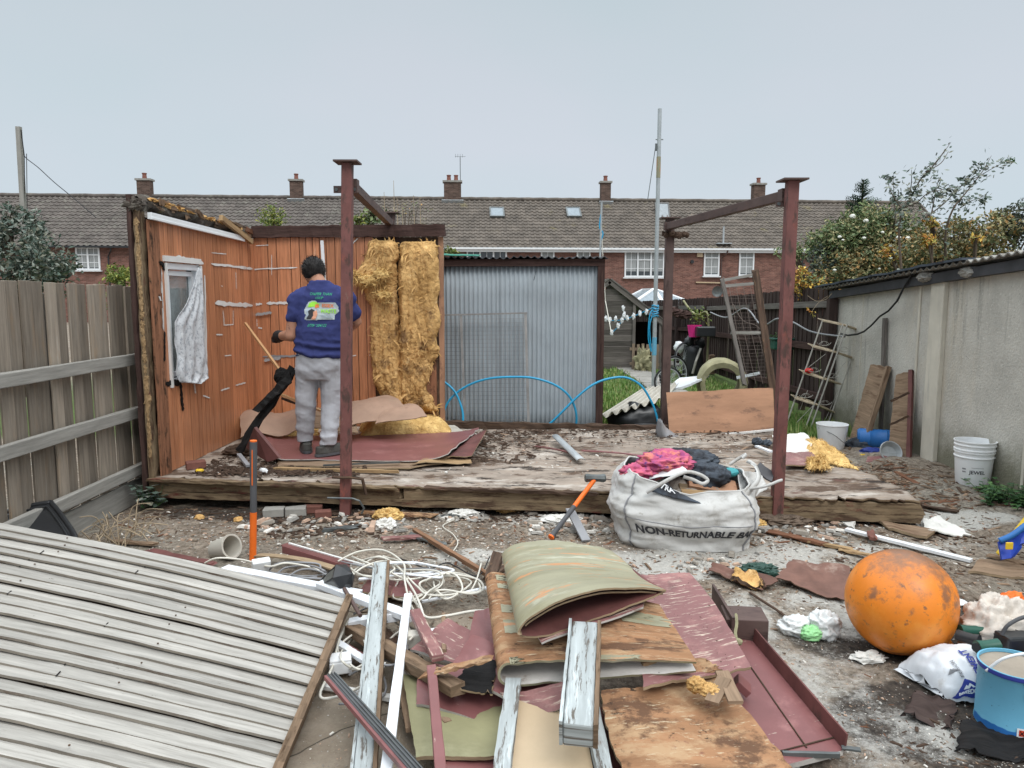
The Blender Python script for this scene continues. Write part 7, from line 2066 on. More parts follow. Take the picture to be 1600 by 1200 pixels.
m=MB();m.box(S(680,992,.12),(.06,.05,.05),(0,0,.4));m.build('socket_box',Mt['white_clean'],label='small white fitting among the cables right of the cream box',cat='fitting',bev=.006)
m=MB();m.box(S(455,856,.03),(.045,.01,.05),(0,0,.2));m.build('white_tag',Mt['white_clean'],label='small white plate standing by the maroon channel end',cat='plate')
m=MB();m.box(S(408,883,.10),(.10,.05,.07),(.3,0,.5));m.build('white_fitting',Mt['white_clean'],label='white end fitting at the foot of the digging bar',cat='fitting',bev=.006)
def lantern():
	c_=S(524,908,.20);root=thing('lantern','black carriage lantern with clear shade and broken stem among the white cables','lantern',c_)
	M_=Matrix.Translation(c_)@Matrix.Rotation(R(60),4,'Y')@Matrix.Rotation(R(20),4,'X')
	m=MB();m.lathe([(.035,-.07),(.055,-.02),(.068,.05),(.068,.055)],6,M_);m.build('shade',Mt['clear_plastic']if False else mat('smoked_glass',(.12,.12,.11),rough=.2,spec=.6,vary=.3),root)
	m=MB();m.lathe([(.001,-.1),(.03,-.09),(.04,-.07),(.03,-.065)],12,M_);m.lathe([(.074,.05),(.078,.06),(.05,.085),(.02,.1),(.001,.12)],6,M_)
	for k in range(6):
		a=k*math.pi/3;m.cyl(M_@V3((.037*math.cos(a),.037*math.sin(a),-.07)),M_@V3((.07*math.cos(a),.07*math.sin(a),.055)),.005,n=5)
	m.build('frame',Mt['black_plastic'],root)
	m=MB();m.cyl(S(538,920,.20),S(563,962,.17),.010,n=8);m.build('stem',Mt['steel_brown'],root)
lantern()
c_=W(355,872)
m=MB();M_=Matrix.Translation(c_+V3((-.02,.0,.065)))@Matrix.Rotation(R(70),4,'Y')@Matrix.Rotation(R(25),4,'X')
m.lathe([(.001,-.08),(.055,-.08),(.06,-.07),(.072,.07),(.078,.07),(.078,.078),(.066,.078),(.055,-.07),(.001,-.07)],24,M_);m.build('plant_pot',Mt['clear_plastic'],label='dusty translucent tub lying on its side left of the digging bar',cat='tub',smooth='auto')
def cable(P_,z0,r_,mt,label,cat='cable',amp=.04,n=8):
	pts=[]
	for i,p in enumerate(P_):
		z=p[2]if len(p)>2 else z0+amp*abs(math.sin(i*1.9));pts.append(S(p[0],p[1],z))
	return MB().tube(crm(pts,n),r_,6).build('electric_cable',Mt[mt],label=label,cat=cat,group='tangled cables between the heap and shed floor',smooth=True)
cable([(320,880),(340,872),(380,875),(420,885),(450,880),(500,892),(560,935),(600,960)],.08,.006,'cable_white','white cable starting beside the translucent tub')
cable([(528,877),(560,862),(600,860),(630,880),(632,905),(640,940),(650,960)],.10,.006,'cable_white','white cable arching above the lantern towards the white strip')
cable([(545,905),(570,885),(610,878),(650,915),(672,930),(720,925),(714,900),(690,895),(640,905),(600,890),(550,870)],.08,.006,'cable_white','white cable looped widest round the maroon scrap')
cable([(560,950),(580,925),(600,905),(640,900),(700,897),(745,905),(755,920),(735,928),(690,922),(650,935),(630,960),(640,985)],.07,.006,'cable_white','white cable ending in a loop beside the folded board')
cable([(545,970),(530,1000),(520,1040),(500,1085),(520,1090),(560,1075),(590,1050)],.05,.006,'cable_white','white cable following the right edge of the fallen panel')
cable([(640,925),(655,950),(668,965),(700,962),(740,955),(775,955)],.09,.007,'cable_white','white cable running right from the top of the white strip')
cable([(630,898),(650,930),(662,965),(656,985),(640,1000)],.12,.006,'cable_white','short white cable hanging over the white strip')
cable([(500,870),(545,880),(600,890),(660,888),(700,895),(750,905)],.05,.005,'cable_grey','thin grey cable crossing behind the lantern')
cable([(530,1100),(570,1098),(600,1085),(600,1060),(580,1040),(545,1055)],.03,.005,'cable_grey','grey cable curled round the junction box')
cable([(445,905),(470,890),(500,893),(530,915)],.12,.005,'cable_grey','grey cable arching left of the lantern')
cable([(700,870,.02),(715,850,.02),(708,835,.02),(692,822,.02),(710,812,.02)],.02,.004,'cable_white','thin white wire wriggling over the bare ground')
cable([(620,870),(668,888),(700,880),(745,900),(765,870)],.03,.004,'cable_black','thin black wire behind the white cables')
cable([(552,960),(590,945),(625,960),(640,990),(610,1010),(570,1000)],.05,.005,'cable_grey','grey cable circling the top of the thick grey-brown timber')
cable([(735,925),(745,905),(752,880)],.04,.005,'cable_white','short upright white cable end left of the folded board')
cable([(604,1004),(630,985),(655,1010),(648,1060),(625,1045)],.05,.006,'cable_white','white cable loop beside the cream socket box')
rnd=random.Random(5)
for k,(cx,cy,rx,ry,mt_,lb)in enumerate(((590,890,50,22,'cable_white','loosely coiled white cable just right of the maroon channel'),(650,915,60,25,'cable_white','coiled white cable tangled over the maroon scrap'),(705,915,45,20,'cable_white','small coil of white cable nearest the olive folded board'),
(610,1000,30,40,'cable_grey','coiled grey cable in front of the cream socket box'),(470,893,60,14,'cable_grey','coiled thin grey cable lying on the white trim by the lantern'),(560,1020,30,30,'cable_white','coiled white cable beside the right edge of the fallen panel'),
(640,890,70,16,'upvc','flat coil of white cable furthest from the viewer'))):
	pts=[];a=rnd.uniform(0,6)
	for i in range(16):
		a+=rnd.uniform(.7,1.3);q=rnd.uniform(.45,1.1);pts.append((cx+rx*q*math.cos(a),cy+ry*q*math.sin(a),rnd.uniform(.02,.14)))
	cable(pts,.05,.005 if k%2 else.006,mt_,lb)
for(P0,P1,w_,t_,mt_,lb)in(((560,905,.08),(690,893,.06),.02,.012,'upvc','thin white bead lying across the cables behind the lantern'),((540,880,.05),(660,900,.05),.018,.01,'white_paint','thin dirty white bead right of the maroon channel'),((660,940,.05),(790,912,.05),.02,.012,'upvc','thin white bead running to the striped folded board'),
((600,1035,.12),(560,1120,.06),.022,.014,'white_paint','short white bead beneath the flaking timber'),((640,1075,.08),(700,1130,.10),.03,.02,'old_board','brown lath below the thick grey-brown timber'),((700,985,.14),(770,1010,.2),.03,.015,'maroon_worn','short maroon lath lying on the left maroon boards'),
((570,965,.05),(655,1035,.05),.05,.03,'rotten_wood','dark lath in the shade of the flaking timber'),((625,1060,.06),(640,1140,.06),.03,.02,'old_board','brown lath standing left of the mossy board')):
	long_bar('thin_lath',P0,P1,w_,t_,mt_,lb,'lath')
flat('torn_board',[(1010,1058,.27),(1130,1046,.27),(1110,1030,.30),(1000,1035,.30)],.3,.008,'ply','torn brown ply layer between the striped folded board and bare plywood sheet',rag=.2,wob=.01)
flat('torn_board',[(800,1118,.16),(890,1122,.17),(880,1085,.22),(780,1080,.2)],.2,.01,'maroon_worn','maroon board curling below the left end of the striped folded board',me='sheet_edge',rag=.1,bend=lambda u,v:(0,0,.05*u*u))
flat('torn_board',[(700,1075,.20),(770,1085,.20),(778,1030,.24),(735,1035,.23)],.2,.008,'charred','dark torn felt layer left of the striped folded board',rag=.2)
flat('torn_board',[(1170,1000,.12),(1215,1010,.1),(1190,985,.12),(1165,985,.12)],.1,.006,'plaster_bit','pale torn scrap at the foot of the square duct',rag=.3)if False else None
# ---- scattered bigger pieces on the ground
m=MB();m.bar(W(647,828,.03),W(765,900,.05),.028,.024,seg=10,jit=.003);m.build('brown_stick',Mt['stick_brown'],label='long brown stick pointing from the yard to the heap',cat='stick')
m=MB();m.bar(W(778,866,.2),W(765,905,.22),.06,.03,seg=4,jit=.006);m.build('broken_stub',Mt['rotten_wood'],label='dark broken stub behind the olive folded board',cat='stub')
m=MB();m.bar(W(1322,827,.025),W(1518,876,.02),.045,.018,seg=10,jit=.0008);m.build('plastic_strip',Mt['white_clean'],label='long white strip lying behind the orange buoy',cat='strip')
sheet('orange_scrap',[W(1355,838,.04),W(1368,840,.05),W(1366,827,.05),W(1354,829,.04)],Mt['brick_loose'],.02,5,5,rag=.3,label='small brown scrap lying across the long white strip',cat='scrap')
flat('rusty_sheet',[(1207,905,.03),(1322,938,.03),(1330,885,.05),(1240,874,.05)],.03,.006,'rusty_sheet','rust-brown sheet lying left of the orange buoy','sheet',me='rotten_wood',rag=.1,wob=.015)
flat('rusty_sheet',[(1103,893,.03),(1192,922,.03),(1218,905,.04),(1115,880,.05)],.03,.006,'rusty_sheet','smaller rust-brown sheet behind the brown square duct','sheet',me='rotten_wood',rag=.12,wob=.015)
flat('felt_offcut',[(1140,905,.05),(1195,915,.05),(1185,895,.07),(1150,888,.06)],.05,.02,'insulation','yellow fibre scrap lying between the two rusty sheets','insulation scrap',me='rotten_wood',rag=.2,wob=.02)
m=MB();m.blob(W(1185,892,.03),(.10,.05,.04),.9,3,30,18,seed=3,ridged=True);m.build('wire_tangle',Mt['dark_green'],label='dark tangle of wire between the rusty sheets',cat='wire')
m=MB();m.tube(crm([W(1172,926,.02),W(1190,938,.03),W(1212,952,.02),W(1230,965,.01)]),.007,6);m.build('iron_rod',Mt['rotten_wood'],label='thin dark iron rod on the dusty ground right of the duct',cat='rod')
sheet('wood_plank',[W(1388,800+25,.03),W(1448,838,.03),W(1462,828,.035),W(1372,812,.035)],[Mt['old_board'],Mt['ply_edge']],.02,8,3,me=1,label='old plank under the right end of the shed floor',cat='plank')
sheet('plaster_slab',[W(1300,806,.02),W(1335,826,.02),W(1338,804,.04),W(1295,802,.03)],Mt['plaster_bit'],.02,8,6,rag=.2,label='whitish plaster slab sticking out from under the floor edge',cat='plaster slab')
sheet('paper_sheet',[W(1445,832,.02),W(1520,836,.02),W(1470,806,.03),W(1440,810,.03)],Mt['plaster_bit'],.008,14,8,rag=.3,wob=.015,label='dirty white sheet on the ground at the right end of the floor',cat='sheet')
sheet('white_card',[W(1470,962,.02),W(1512,940,.02),W(1500,932,.03),W(1468,935,.03)]if False else[W(1490,950,.01),W(1512,941,.012),W(1494,932,.012),W(1480,940,.01)],Mt['white_clean'],.004,4,4,label='small white card just right of the orange buoy',cat='card')
sheet('board_piece',[W(1512,893,.02),W(1600,902,.02),W(1610,878,.02),W(1530,872,.02)],[Mt['old_board'],Mt['ply_edge']],.015,10,4,me=1,rag=.15,label='brown board piece on the ground at the right edge of the picture',cat='board')
m=MB();m.blob(W(1357,1028,.01),(.07,.04,.025),.5,3,24,14,seed=4);m.build('plaster_lump',Mt['plaster_bit'],label='whitish plaster lump in front of the orange buoy',cat='plaster lump')
flat('felt_sheet',[(1490,1175,.02),(1620,1190,.02),(1600,1120,.03),(1500,1125,.02)],.02,.004,'charred','torn dark felt sheet on the ground in front of the blue tin',cat='felt',rag=.25,wob=.015,me='charred')
flat('felt_sheet',[(1405,1120,.015),(1490,1140,.015),(1500,1085,.02),(1430,1080,.02)],.02,.004,'dark_fence','flat grey felt piece on the mud left of the blue tin',cat='felt',rag=.35,wob=.018,me='charred')
# ---- orange buoy
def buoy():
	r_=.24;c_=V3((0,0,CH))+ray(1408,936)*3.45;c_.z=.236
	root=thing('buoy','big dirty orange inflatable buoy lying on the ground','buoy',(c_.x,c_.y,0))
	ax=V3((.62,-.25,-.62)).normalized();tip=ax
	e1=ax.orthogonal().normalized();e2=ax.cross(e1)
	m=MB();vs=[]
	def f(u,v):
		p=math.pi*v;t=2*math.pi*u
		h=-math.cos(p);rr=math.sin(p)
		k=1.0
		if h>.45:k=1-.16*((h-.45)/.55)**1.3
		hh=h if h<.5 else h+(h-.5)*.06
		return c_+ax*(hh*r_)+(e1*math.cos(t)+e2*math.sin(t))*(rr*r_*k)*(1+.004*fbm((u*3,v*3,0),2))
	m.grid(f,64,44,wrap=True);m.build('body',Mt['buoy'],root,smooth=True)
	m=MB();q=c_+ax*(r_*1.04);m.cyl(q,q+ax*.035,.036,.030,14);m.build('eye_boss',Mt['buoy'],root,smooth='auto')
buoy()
# ---- cement bag, tin, tools at the right
def cement():
	c_=V3((0,0,CH))+ray(1500,1050)*3.0
	A,B,C_,D=S(1452,1086,.05),S(1588,1092,.05),S(1560,1012,.10),S(1420,1008,.10)
	X0=(B-A);cen=(A+B+C_+D)/4;ux=((B-A)+(C_-D)).normalized();uy=V3((0,0,1)).cross(ux)
	hw,hd_=.20,.14
	cen=V3((S(1512,1060,.08).x+.055,S(1500,1052,.06).y,.012))
	root=thing('cement_bag','half empty white and blue paper cement bag slumped against the buoy','cement bag',cen)
	yaw=R(-4);ux=V3((math.cos(yaw),math.sin(yaw),0));uy=V3((-ux.y,ux.x,0))
	def f(u,v):
		x=(u-.5)*2;t=v*math.pi
		puff=(1-abs(x)**4)**.5 if abs(x)<1 else 0
		hgt=.155*(.25+.75*puff)*(1-.25*max(0,-x)**2)
		y=-math.cos(t)*hd_*(.86+.14*puff);z=math.sin(t)**.7*hgt
		wr=.010*fbm((x*3,v*6,0),1.5)+.010*(noise.ridged_multi_fractal(V3((x*3,v*4,3)),.9,2.1,3,1,2)-1)*(1.2 if x<-.6 else.4)
		sk=.05*(v-.5)*2
		return cen+ux*(x*hw-sk)+uy*(y+.02*x)+V3((0,0,max(.0,z+wr)))
	m=MB();m.grid(f,60,36,.45,.5)
	b_=len(m.v)
	m.build('paper_sack',Mt['cement_paper'],root,smooth=True)
	m=MB();m.grid(lambda u,v:f(0,v).lerp(cen-ux*hw,u*.9)-ux*(.012*math.sin(v*20)),3,30);m.build('sack_end',Mt['cement_paper'],root,smooth=True)
	m=MB();m.grid(lambda u,v:f(.03+.36*u,.02+.17*v*(1-abs(u-.5)*1.9)+0*v)-uy*.0035+V3((0,0,.0035)),40,18);m.build('blue_print',Mt['navy_print'],root)
	def on(s,size,u0,v0,mt,rot=0,sx=1,bold=0,name='lettering'):
		vs,fs=textmesh(s,size,sx,0,bold);out=[]
		for(x,y)in vs:
			x,y=x*math.cos(rot)-y*math.sin(rot),x*math.sin(rot)+y*math.cos(rot)
			out.append(f(u0+x/(2*hw)+.25*y/.5,v0+y/.5)-uy*.005+V3((0,0,.005)))
		m=MB();m.add(out,fs);m.build(name,Mt[mt],root)
	on('CEMENT',.042,.37,.31,'navy_print',R(98),1.1,.0014)
	on('BREEDON',.022,.20,.30,'cable_grey',R(98),1.0,.0006)
	on('BREEDON',.020,.21,.06,'white_clean',0,1.0,.0008)
	for(u0,v0,s_,mt_)in((.21,.095,.75,'white_clean'),(.14,.27,.7,'cable_grey')):
		m=MB();pts=[(-.03,0),(-.012,.016),(-.004,.010),(.008,.022),(.034,0)]
		m.add([f(u0+x*s_/(2*hw),v0+y*s_/.44)-uy*.005+V3((0,0,.005))for x,y in pts],[list(range(5))]);m.build('mountain_mark',Mt[mt_],root)
cement()
def tin():
	c_=S(1580,1142,0);c_=V3((c_.x,c_.y+.09,0));r_,h=.125,.245
	c_=V3((0,0,CH))+ray(1592,1152)*2.84;c_.z=0;c_=V3((c_.x,c_.y+.05,0))
	root=thing('adhesive_tin','bright blue round tin with wire handle and hazard labels at the right edge','tin',c_)
	m=MB();m.lathe([(r_*.99,.0),(r_,.004),(r_,.012),(r_*.985,.016),(r_*.985,h-.02),(r_*1.02,h-.014),(r_*1.02,h),(r_*.97,h),(r_*.96,h-.012)],48,Matrix.Translation(c_));m.build('can',Mt['sky_blue'],root,smooth='auto')
	m=MB();m.lathe([(.001,h-.016),(r_*.98,h-.014)],48,Matrix.Translation(c_),amp=.0);m.build('hardened_contents',Mt['cement_lid'],root)
	m=MB();m.lathe([(r_*1.022,h-.018),(r_*1.028,h-.012),(r_*1.022,h-.002)],48,Matrix.Translation(c_));m.build('rim',Mt['navy_print'],root)
	def patch(a0,a1,z0,z1,mt,nm,off=.001,jag=0):
		m=MB();m.grid(lambda u,v:c_+V3(((r_+off)*math.cos(lerp(a0,a1,u)),(r_+off)*math.sin(lerp(a0,a1,u)),lerp(z0,z1,v)+jag*fbm((u*6,v,1),1.5))),24,6);m.build(nm,Mt[mt],root)
	patch(R(-78),R(20),.0,h-.022,'blue_dark','dark_band',.0004)
	patch(R(-200),R(-78),.004,.034,'blue_paint','lower_band',.0008,.006)
	patch(R(-116),R(-88),.012,.05,'white_clean','label',.0016)
	patch(R(-113),R(-104),.02,.044,'hazard_red','hazard_symbol',.0024);patch(R(-100),R(-91),.02,.044,'print_orange','hazard_symbol',.0024)
	m=MB()
	for s in(-1,1):
		a=R(-108.5);rr=r_+.0032;q=lambda x,z:c_+V3((rr*math.cos(a+x/rr),rr*math.sin(a+x/rr),z))
		m.bar(q(-.007,.032-s*.008),q(.007,.032+s*.008),.003,.001,(0,-1,0))
	m.build('hazard_cross',Mt['charred'],root)
	m=MB();a=R(-106);pts=[c_+V3(((r_+.002)*math.cos(a+x),(r_+.002)*math.sin(a+x),z))for x,z in((-.1,.222),(0,.218),(.02,.21),(.0,.195),(-.02,.18),(.0,.172),(-.03,.16))]
	m.tube(pts,[.002,.004,.005,.003,.004,.003,.001],5);m.build('paint_drip',Mt['charred'],root)
	m=MB();m.tube(crm([c_+V3((-r_*1.0,-.02,h-.02)),c_+V3((-.09,-.06,h+.05)),c_+V3((-.02,-.085,h+.082)),c_+V3((.06,-.08,h+.06)),c_+V3((.11,-.06,h-.02))],8),.006,6);m.build('handle',Mt['upvc'],root,smooth=True)
tin()
def right_bits():
	c_=V3((0,0,CH))+ray(1562,972)*3.35
	m=MB();m.blob((c_.x,c_.y,.14),(.15,.11,.15),.6,1.7,72,48,seed=21,ridged=True,flat=.0);m.build('refuse_bag',Mt['dirty_bag'],label='crumpled dirty white plastic bag right of the orange buoy',cat='plastic bag',smooth=True)
	p=V3((0,0,CH))+ray(1582,934)*3.45;m=MB();m.blob((p.x,p.y,p.z),(.05,.03,.03),.3,2,18,12,seed=2);m.build('orange_scrap',Mt['orange'],label='bright orange-red scrap on top of the crumpled dirty bag',cat='scrap')
	def tl(a,b_,r0,r1,d0,mt,nm,root,n=10):
		p,q=[V3((0,0,CH))+ray(x,y)*d for(x,y,d)in(a,b_)];m=MB();m.tube([p,p.lerp(q,.3),p.lerp(q,.7),q],[r0,(r0+r1)/2*.9,(r0+r1)/2*.9,r1],n);m.build(nm,Mt[mt],root,smooth='auto')
	p=V3((0,0,CH))+ray(1535,1000)*3.2
	root=thing('garden_tool','dark green handled tool lying behind the cement bag','tool',p)
	tl((1496,992,3.25),(1530,1002,3.18),.024,.028,0,'black_plastic','body',root);tl((1500,985,3.3),(1545,985,3.3),.026,.022,0,'green_plastic','handle',root)
	tl((1527,1012,3.08),(1560,1008,3.08),.031,.028,0,'green_plastic','barrel',root);tl((1525,1012,3.06),(1528,1012,3.07),.018,.018,0,'black_plastic','end_knob',root)
	p=V3((0,0,CH))+ray(1590,1000)*3.2
	root=thing('tool_caddy','black plastic caddy with arched handle behind the blue tin','caddy',(p.x,p.y,0))
	m=MB();m.box((p.x+.03,p.y+.05,.10),(.20,.16,.2),(0,0,.1));m.build('box',Mt['black_plastic'],root,bev=.012)
	m=MB();m.tube(crm([V3((p.x-.07,p.y,.20)),V3((p.x-.05,p.y-.01,.25)),V3((p.x+.03,p.y,.28)),V3((p.x+.13,p.y,.26))]),.009,6);m.build('handle',Mt['grey_rubber'],root,smooth=True)
	m=MB();m.blob((p.x-.0,p.y-.11,.12),(.07,.05,.05),.3,2.5,24,16,seed=6,ridged=True);m.build('purple_glove',Mt['blue_dark'],label='crumpled dark blue striped cloth between the cement bag and caddy',cat='cloth',smooth=True)
	p=W(1592,955,.05)
	m=MB();m.blob((p.x+.02,p.y,.06),(.07,.06,.06),.3,2,20,14,seed=7);m.build('tan_lump',Mt['insulation'],label='tan sponge lump behind the dirty bag at the right edge',cat='lump')
	p=W(1272,1000,0)
	root=thing('carrier_bag','knotted white and pale green carrier bag on the dusty ground','plastic bag',p)
	m=MB();m.blob(p+V3((.055,.03,.055)),(.072,.06,.075),.6,1.9,56,36,seed=31,ridged=True,flat=.0);m.blob(p+V3((-.06,.06,.04)),(.085,.06,.05),.6,1.9,56,36,seed=37,ridged=True,flat=.0);m.build('white_film',Mt['carrier'],root,smooth=True)
	m=MB();m.blob(p+V3((-.015,-.005,.035)),(.05,.03,.035),.8,2.2,40,26,seed=33,ridged=True,flat=.0);m.build('green_film',Mt['carrier_green'],root,smooth=True)
	Yt=4.45;P=lambda x,y,d=0:Q(x,y,Yt+d)
	root=thing('plastic_toy','blue and yellow moulded plastic toy part at the right edge','toy',P(1590,870))
	m=MB();m.bar(P(1562,868),P(1620,795),.035,.05,(0,1,0));m.build('yellow_bar',Mt['yellow'],root,bev=.008)
	def bl(u,v):
		a=[(1560,846),(1580,838),(1600,826),(1630,815)];b_=[(1566,874),(1580,872),(1594,850),(1630,838)]
		s=u*3;i=min(int(s),2);k=s-i
		p=P(lerp(a[i][0],a[i+1][0],k),lerp(a[i][1],a[i+1][1],k),-.08);q=P(lerp(b_[i][0],b_[i+1][0],k),lerp(b_[i][1],b_[i+1][1],k),-.14)
		return q.lerp(p,v)
	m=MB();m.slab(bl,18,6,.02);m.build('blue_shell',Mt['navy_print']if False else mat('toy_blue',(.02,.06,.40),rough=.4),root,smooth='auto')
	m=MB();m.tube(crm([P(1562,845,-.1),P(1582,836,-.11),P(1604,820,-.1),P(1630,806,-.1)]),.018,8);m.build('blue_rail',Mt['blue_paint'],root,smooth=True)
	m=MB();m.box(P(1577,853,-.16),(.045,.01,.045));m.build('yellow_badge',Mt['yellow'],root,bev=.006)
right_bits()
# ================ TREES AND PLANTS
def plant(name,label,cat,base,crowns,stems=None,group=None,smat='bark',trunk=(.05,.8)):
	root=thing(name,label,cat,base,group)
	m=MB();b_=V3(base)
	tops=[V3(c[0])for c in crowns]
	for i,tp in enumerate(tops):
		mid=b_.lerp(tp,.5)+V3((random.uniform(-.1,.1),random.uniform(-.1,.1),0));m.tube(crm([b_,mid,tp],5),[lerp(trunk[0],trunk[0]*.25,k/10)for k in range(11)],7)
		for _ in range(5):
			d=V3((random.uniform(-1,1)*crowns[i][1][0],random.uniform(-1,1)*crowns[i][1][1],random.uniform(0,1)*crowns[i][1][2]))*.8
			m.tube([mid.lerp(tp,random.random()),tp+d*.5,tp+d],[trunk[0]*.35,trunk[0]*.2,trunk[0]*.08],5)
	m.build('trunk',Mt[smat],root)
	for c in crowns:
		leafcloud(c[0],c[1],c[2],c[3],'crown',c[4],root,gaps=c[5]if len(c)>5 else.12)
	return root
Y=12.0
c1,c2,c3=Q(18,385,Y),Q(58,402,Y-.4),Q(96,418,Y-.3)
plant('shrub','large grey-green shrub growing beyond the timber fence at the left edge','shrub',(c1.x,Y,0),
[(c1,(.62,.6,.60),1700,.10,'leaf_greygreen',.33),(c2,(.45,.5,.50),1000,.09,'leaf_greygreen',.33),(c3,(.24,.4,.26),500,.085,'leaf_greygreen',.2),(Q(55,355,Y),(.16,.2,.30),260,.09,'leaf_greygreen',.1),(Q(14,345,Y),(.22,.2,.3),300,.09,'leaf_greygreen',.1),(Q(30,445,Y),(.8,.4,.35),900,.09,'leaf_greygreen',.1)])
c1=Q(193,434,11.0)
plant('shrub','low yellow-green shrub between the timber fence and the shed wall','shrub',(c1.x,11,0),[(c1,(.27,.3,.17),700,.06,'leaf_lime',.05),(c1-V3((0,0,.3)),(.35,.3,.2),300,.06,'leaf_mid')])
c1=Q(427,340,12.2)
plant('shrub','lime green conical shrub rising behind the shed rear wall','shrub',(c1.x,12.2,0),[(c1+V3((0,0,-.08)),(.24,.25,.30),900,.05,'leaf_lime',.0),(c1-V3((0,0,.55)),(.34,.3,.4),900,.055,'leaf_lime',.0)])
c1,c2=Q(582,338,9.2),Q(560,345,9.2)
r_=plant('climbing_plant','straggly climbing plant with upright stalks behind the rear header','plant',(c1.x,9.2,0),[(c1,(.20,.15,.13),150,.07,'leaf_mid',.3),(c2,(.18,.15,.12),120,.07,'leaf_lime',.3),(Q(640,330,9.6),(.28,.15,.14),60,.04,'leaf_autumn',.3)],trunk=(.02,.5))
m=MB()
for(x,y0,y1)in((615,340,282),(600,330,300),(646,345,305),(656,345,307),(620,340,308),(628,345,315),(683,365,380)):
	m.tube([Q(x+2,y0+20,9.3),Q(x,y1,9.3)],[.008,.003],4)
m.build('stalks',Mt['dry_stem'],r_)
c1=Q(694,391,9.4)
plant('shrub','small leafy tuft growing above the left end of the metal shed roof','plant',(c1.x,9.4,0),[(c1,(.10,.1,.07),130,.04,'leaf_mid'),(c1+V3((.1,0,-.02)),(.09,.1,.05),60,.05,'leaf_lime')],trunk=(.012,.5))
c1=Q(1350,318,22)
def conifer():
	tp=Q(1349,281,22);root=thing('conifer','dark spiky conifer top rising behind the rose bush','tree',(tp.x,22,0))
	m=MB();m.cyl((tp.x,22,0),tp,.12,.02,8);m.build('trunk',Mt['bark'],root)
	m=MB();H_=tp.z
	for k in range(46):
		z=H_-.05-k*.075;r0=.15+k*.034
		for j in range(5):
			a=random.uniform(0,6.28);d=V3((math.cos(a),math.sin(a),.25));p=V3((tp.x,22,z));ln=r0*random.uniform(.6,1.15)
			for q in range(int(ln/.06)+1):
				c_=p+d*(q*.06);
				for s in(-1,1):
					e_=V3((-d.y,d.x,.5))*(s*random.uniform(.05,.11));w_=d*.02
					m.add([c_-w_,c_+w_,c_+e_+d*.04],[[0,1,2]])
			m.tube([p,p+d*ln+V3((0,0,.05))],[.02,.006],4)
	m.build('crown',Mt['leaf_conifer'],root)
conifer()
def rose():
	Y=13.0
	cs=[(Q(1300,380,Y),(.40,.5,.40),2400,.075,'leaf_mid',.1),(Q(1345,365,Y),(.48,.5,.48),3000,.075,'leaf_mid',.1),(Q(1380,395,Y),(.7,.5,.42),3400,.08,'leaf_autumn',.1),
(Q(1425,395,Y),(.5,.5,.42),2200,.08,'leaf_autumn',.12),(Q(1330,420,Y-.3),(.6,.4,.36),2600,.07,'leaf_autumn',.05),(Q(1400,350,Y),(.42,.4,.30),900,.08,'leaf_mid',.3),(Q(1278,410,Y),(.28,.4,.3),700,.07,'leaf_greygreen',.2),
(Q(1240,395,Y),(.38,.3,.14),260,.07,'leaf_mid',.3),(Q(1370,440,Y),(1.0,.5,.4),2200,.09,'leaf_mid',.0)]
	r_=plant('rose_bush','big tangled rose bush with white flowers and rusty leaves behind the brown fence','rose bush',(Q(1360,400,Y).x,Y,0),cs)
	for k,(x,y,s)in enumerate(((1332,338,.07),(1353,345,.06),(1312,370,.045),(1317,375,.03),(1350,372,.045),(1404,371,.055),(1419,372,.06),(1379,363,.04),(1466,376,.04),(1539,377,.035),(1304,422,.04),(1374,420,.03),(1428,392,.03),(1449,362,.03))):
		m=MB();p=Q(x,y,Y-.62);m.blob(p,(s*.65,s*.55,s*.45),.6,2.5,18,12,seed=k,ridged=True);m.build('flower',Mt['flower_white'],r_)
	return r_
rose()
def autumn():
	Y=11.5
	cs=[(Q(1490,372,Y),(.6,.5,.28),1500,.07,'leaf_autumn',.22),(Q(1545,360,Y),(.5,.5,.28),1200,.07,'leaf_autumn',.25),(Q(1600,352,Y),(.5,.5,.36),1300,.07,'leaf_dark',.2),(Q(1440,400,Y),(.5,.4,.22),1300,.07,'leaf_autumn',.1),
(Q(1520,395,Y),(.8,.4,.22),2000,.07,'leaf_autumn',.05),(Q(1455,348,Y),(.10,.1,.07),70,.08,'leaf_yellow',.0),(Q(1452,376,Y-.5),(.09,.1,.08),90,.08,'leaf_yellow',.0),(Q(1525,373,Y-.5),(.08,.1,.05),40,.07,'leaf_yellow',.0),
(Q(1390,395,Y-.2),(.14,.1,.14),120,.06,'leaf_yellow',.1)]
	r_=plant('hedge','autumn coloured hedge above the concrete garage roof','hedge',(Q(1520,400,Y).x,Y,0),cs)
	return r_
autumn()
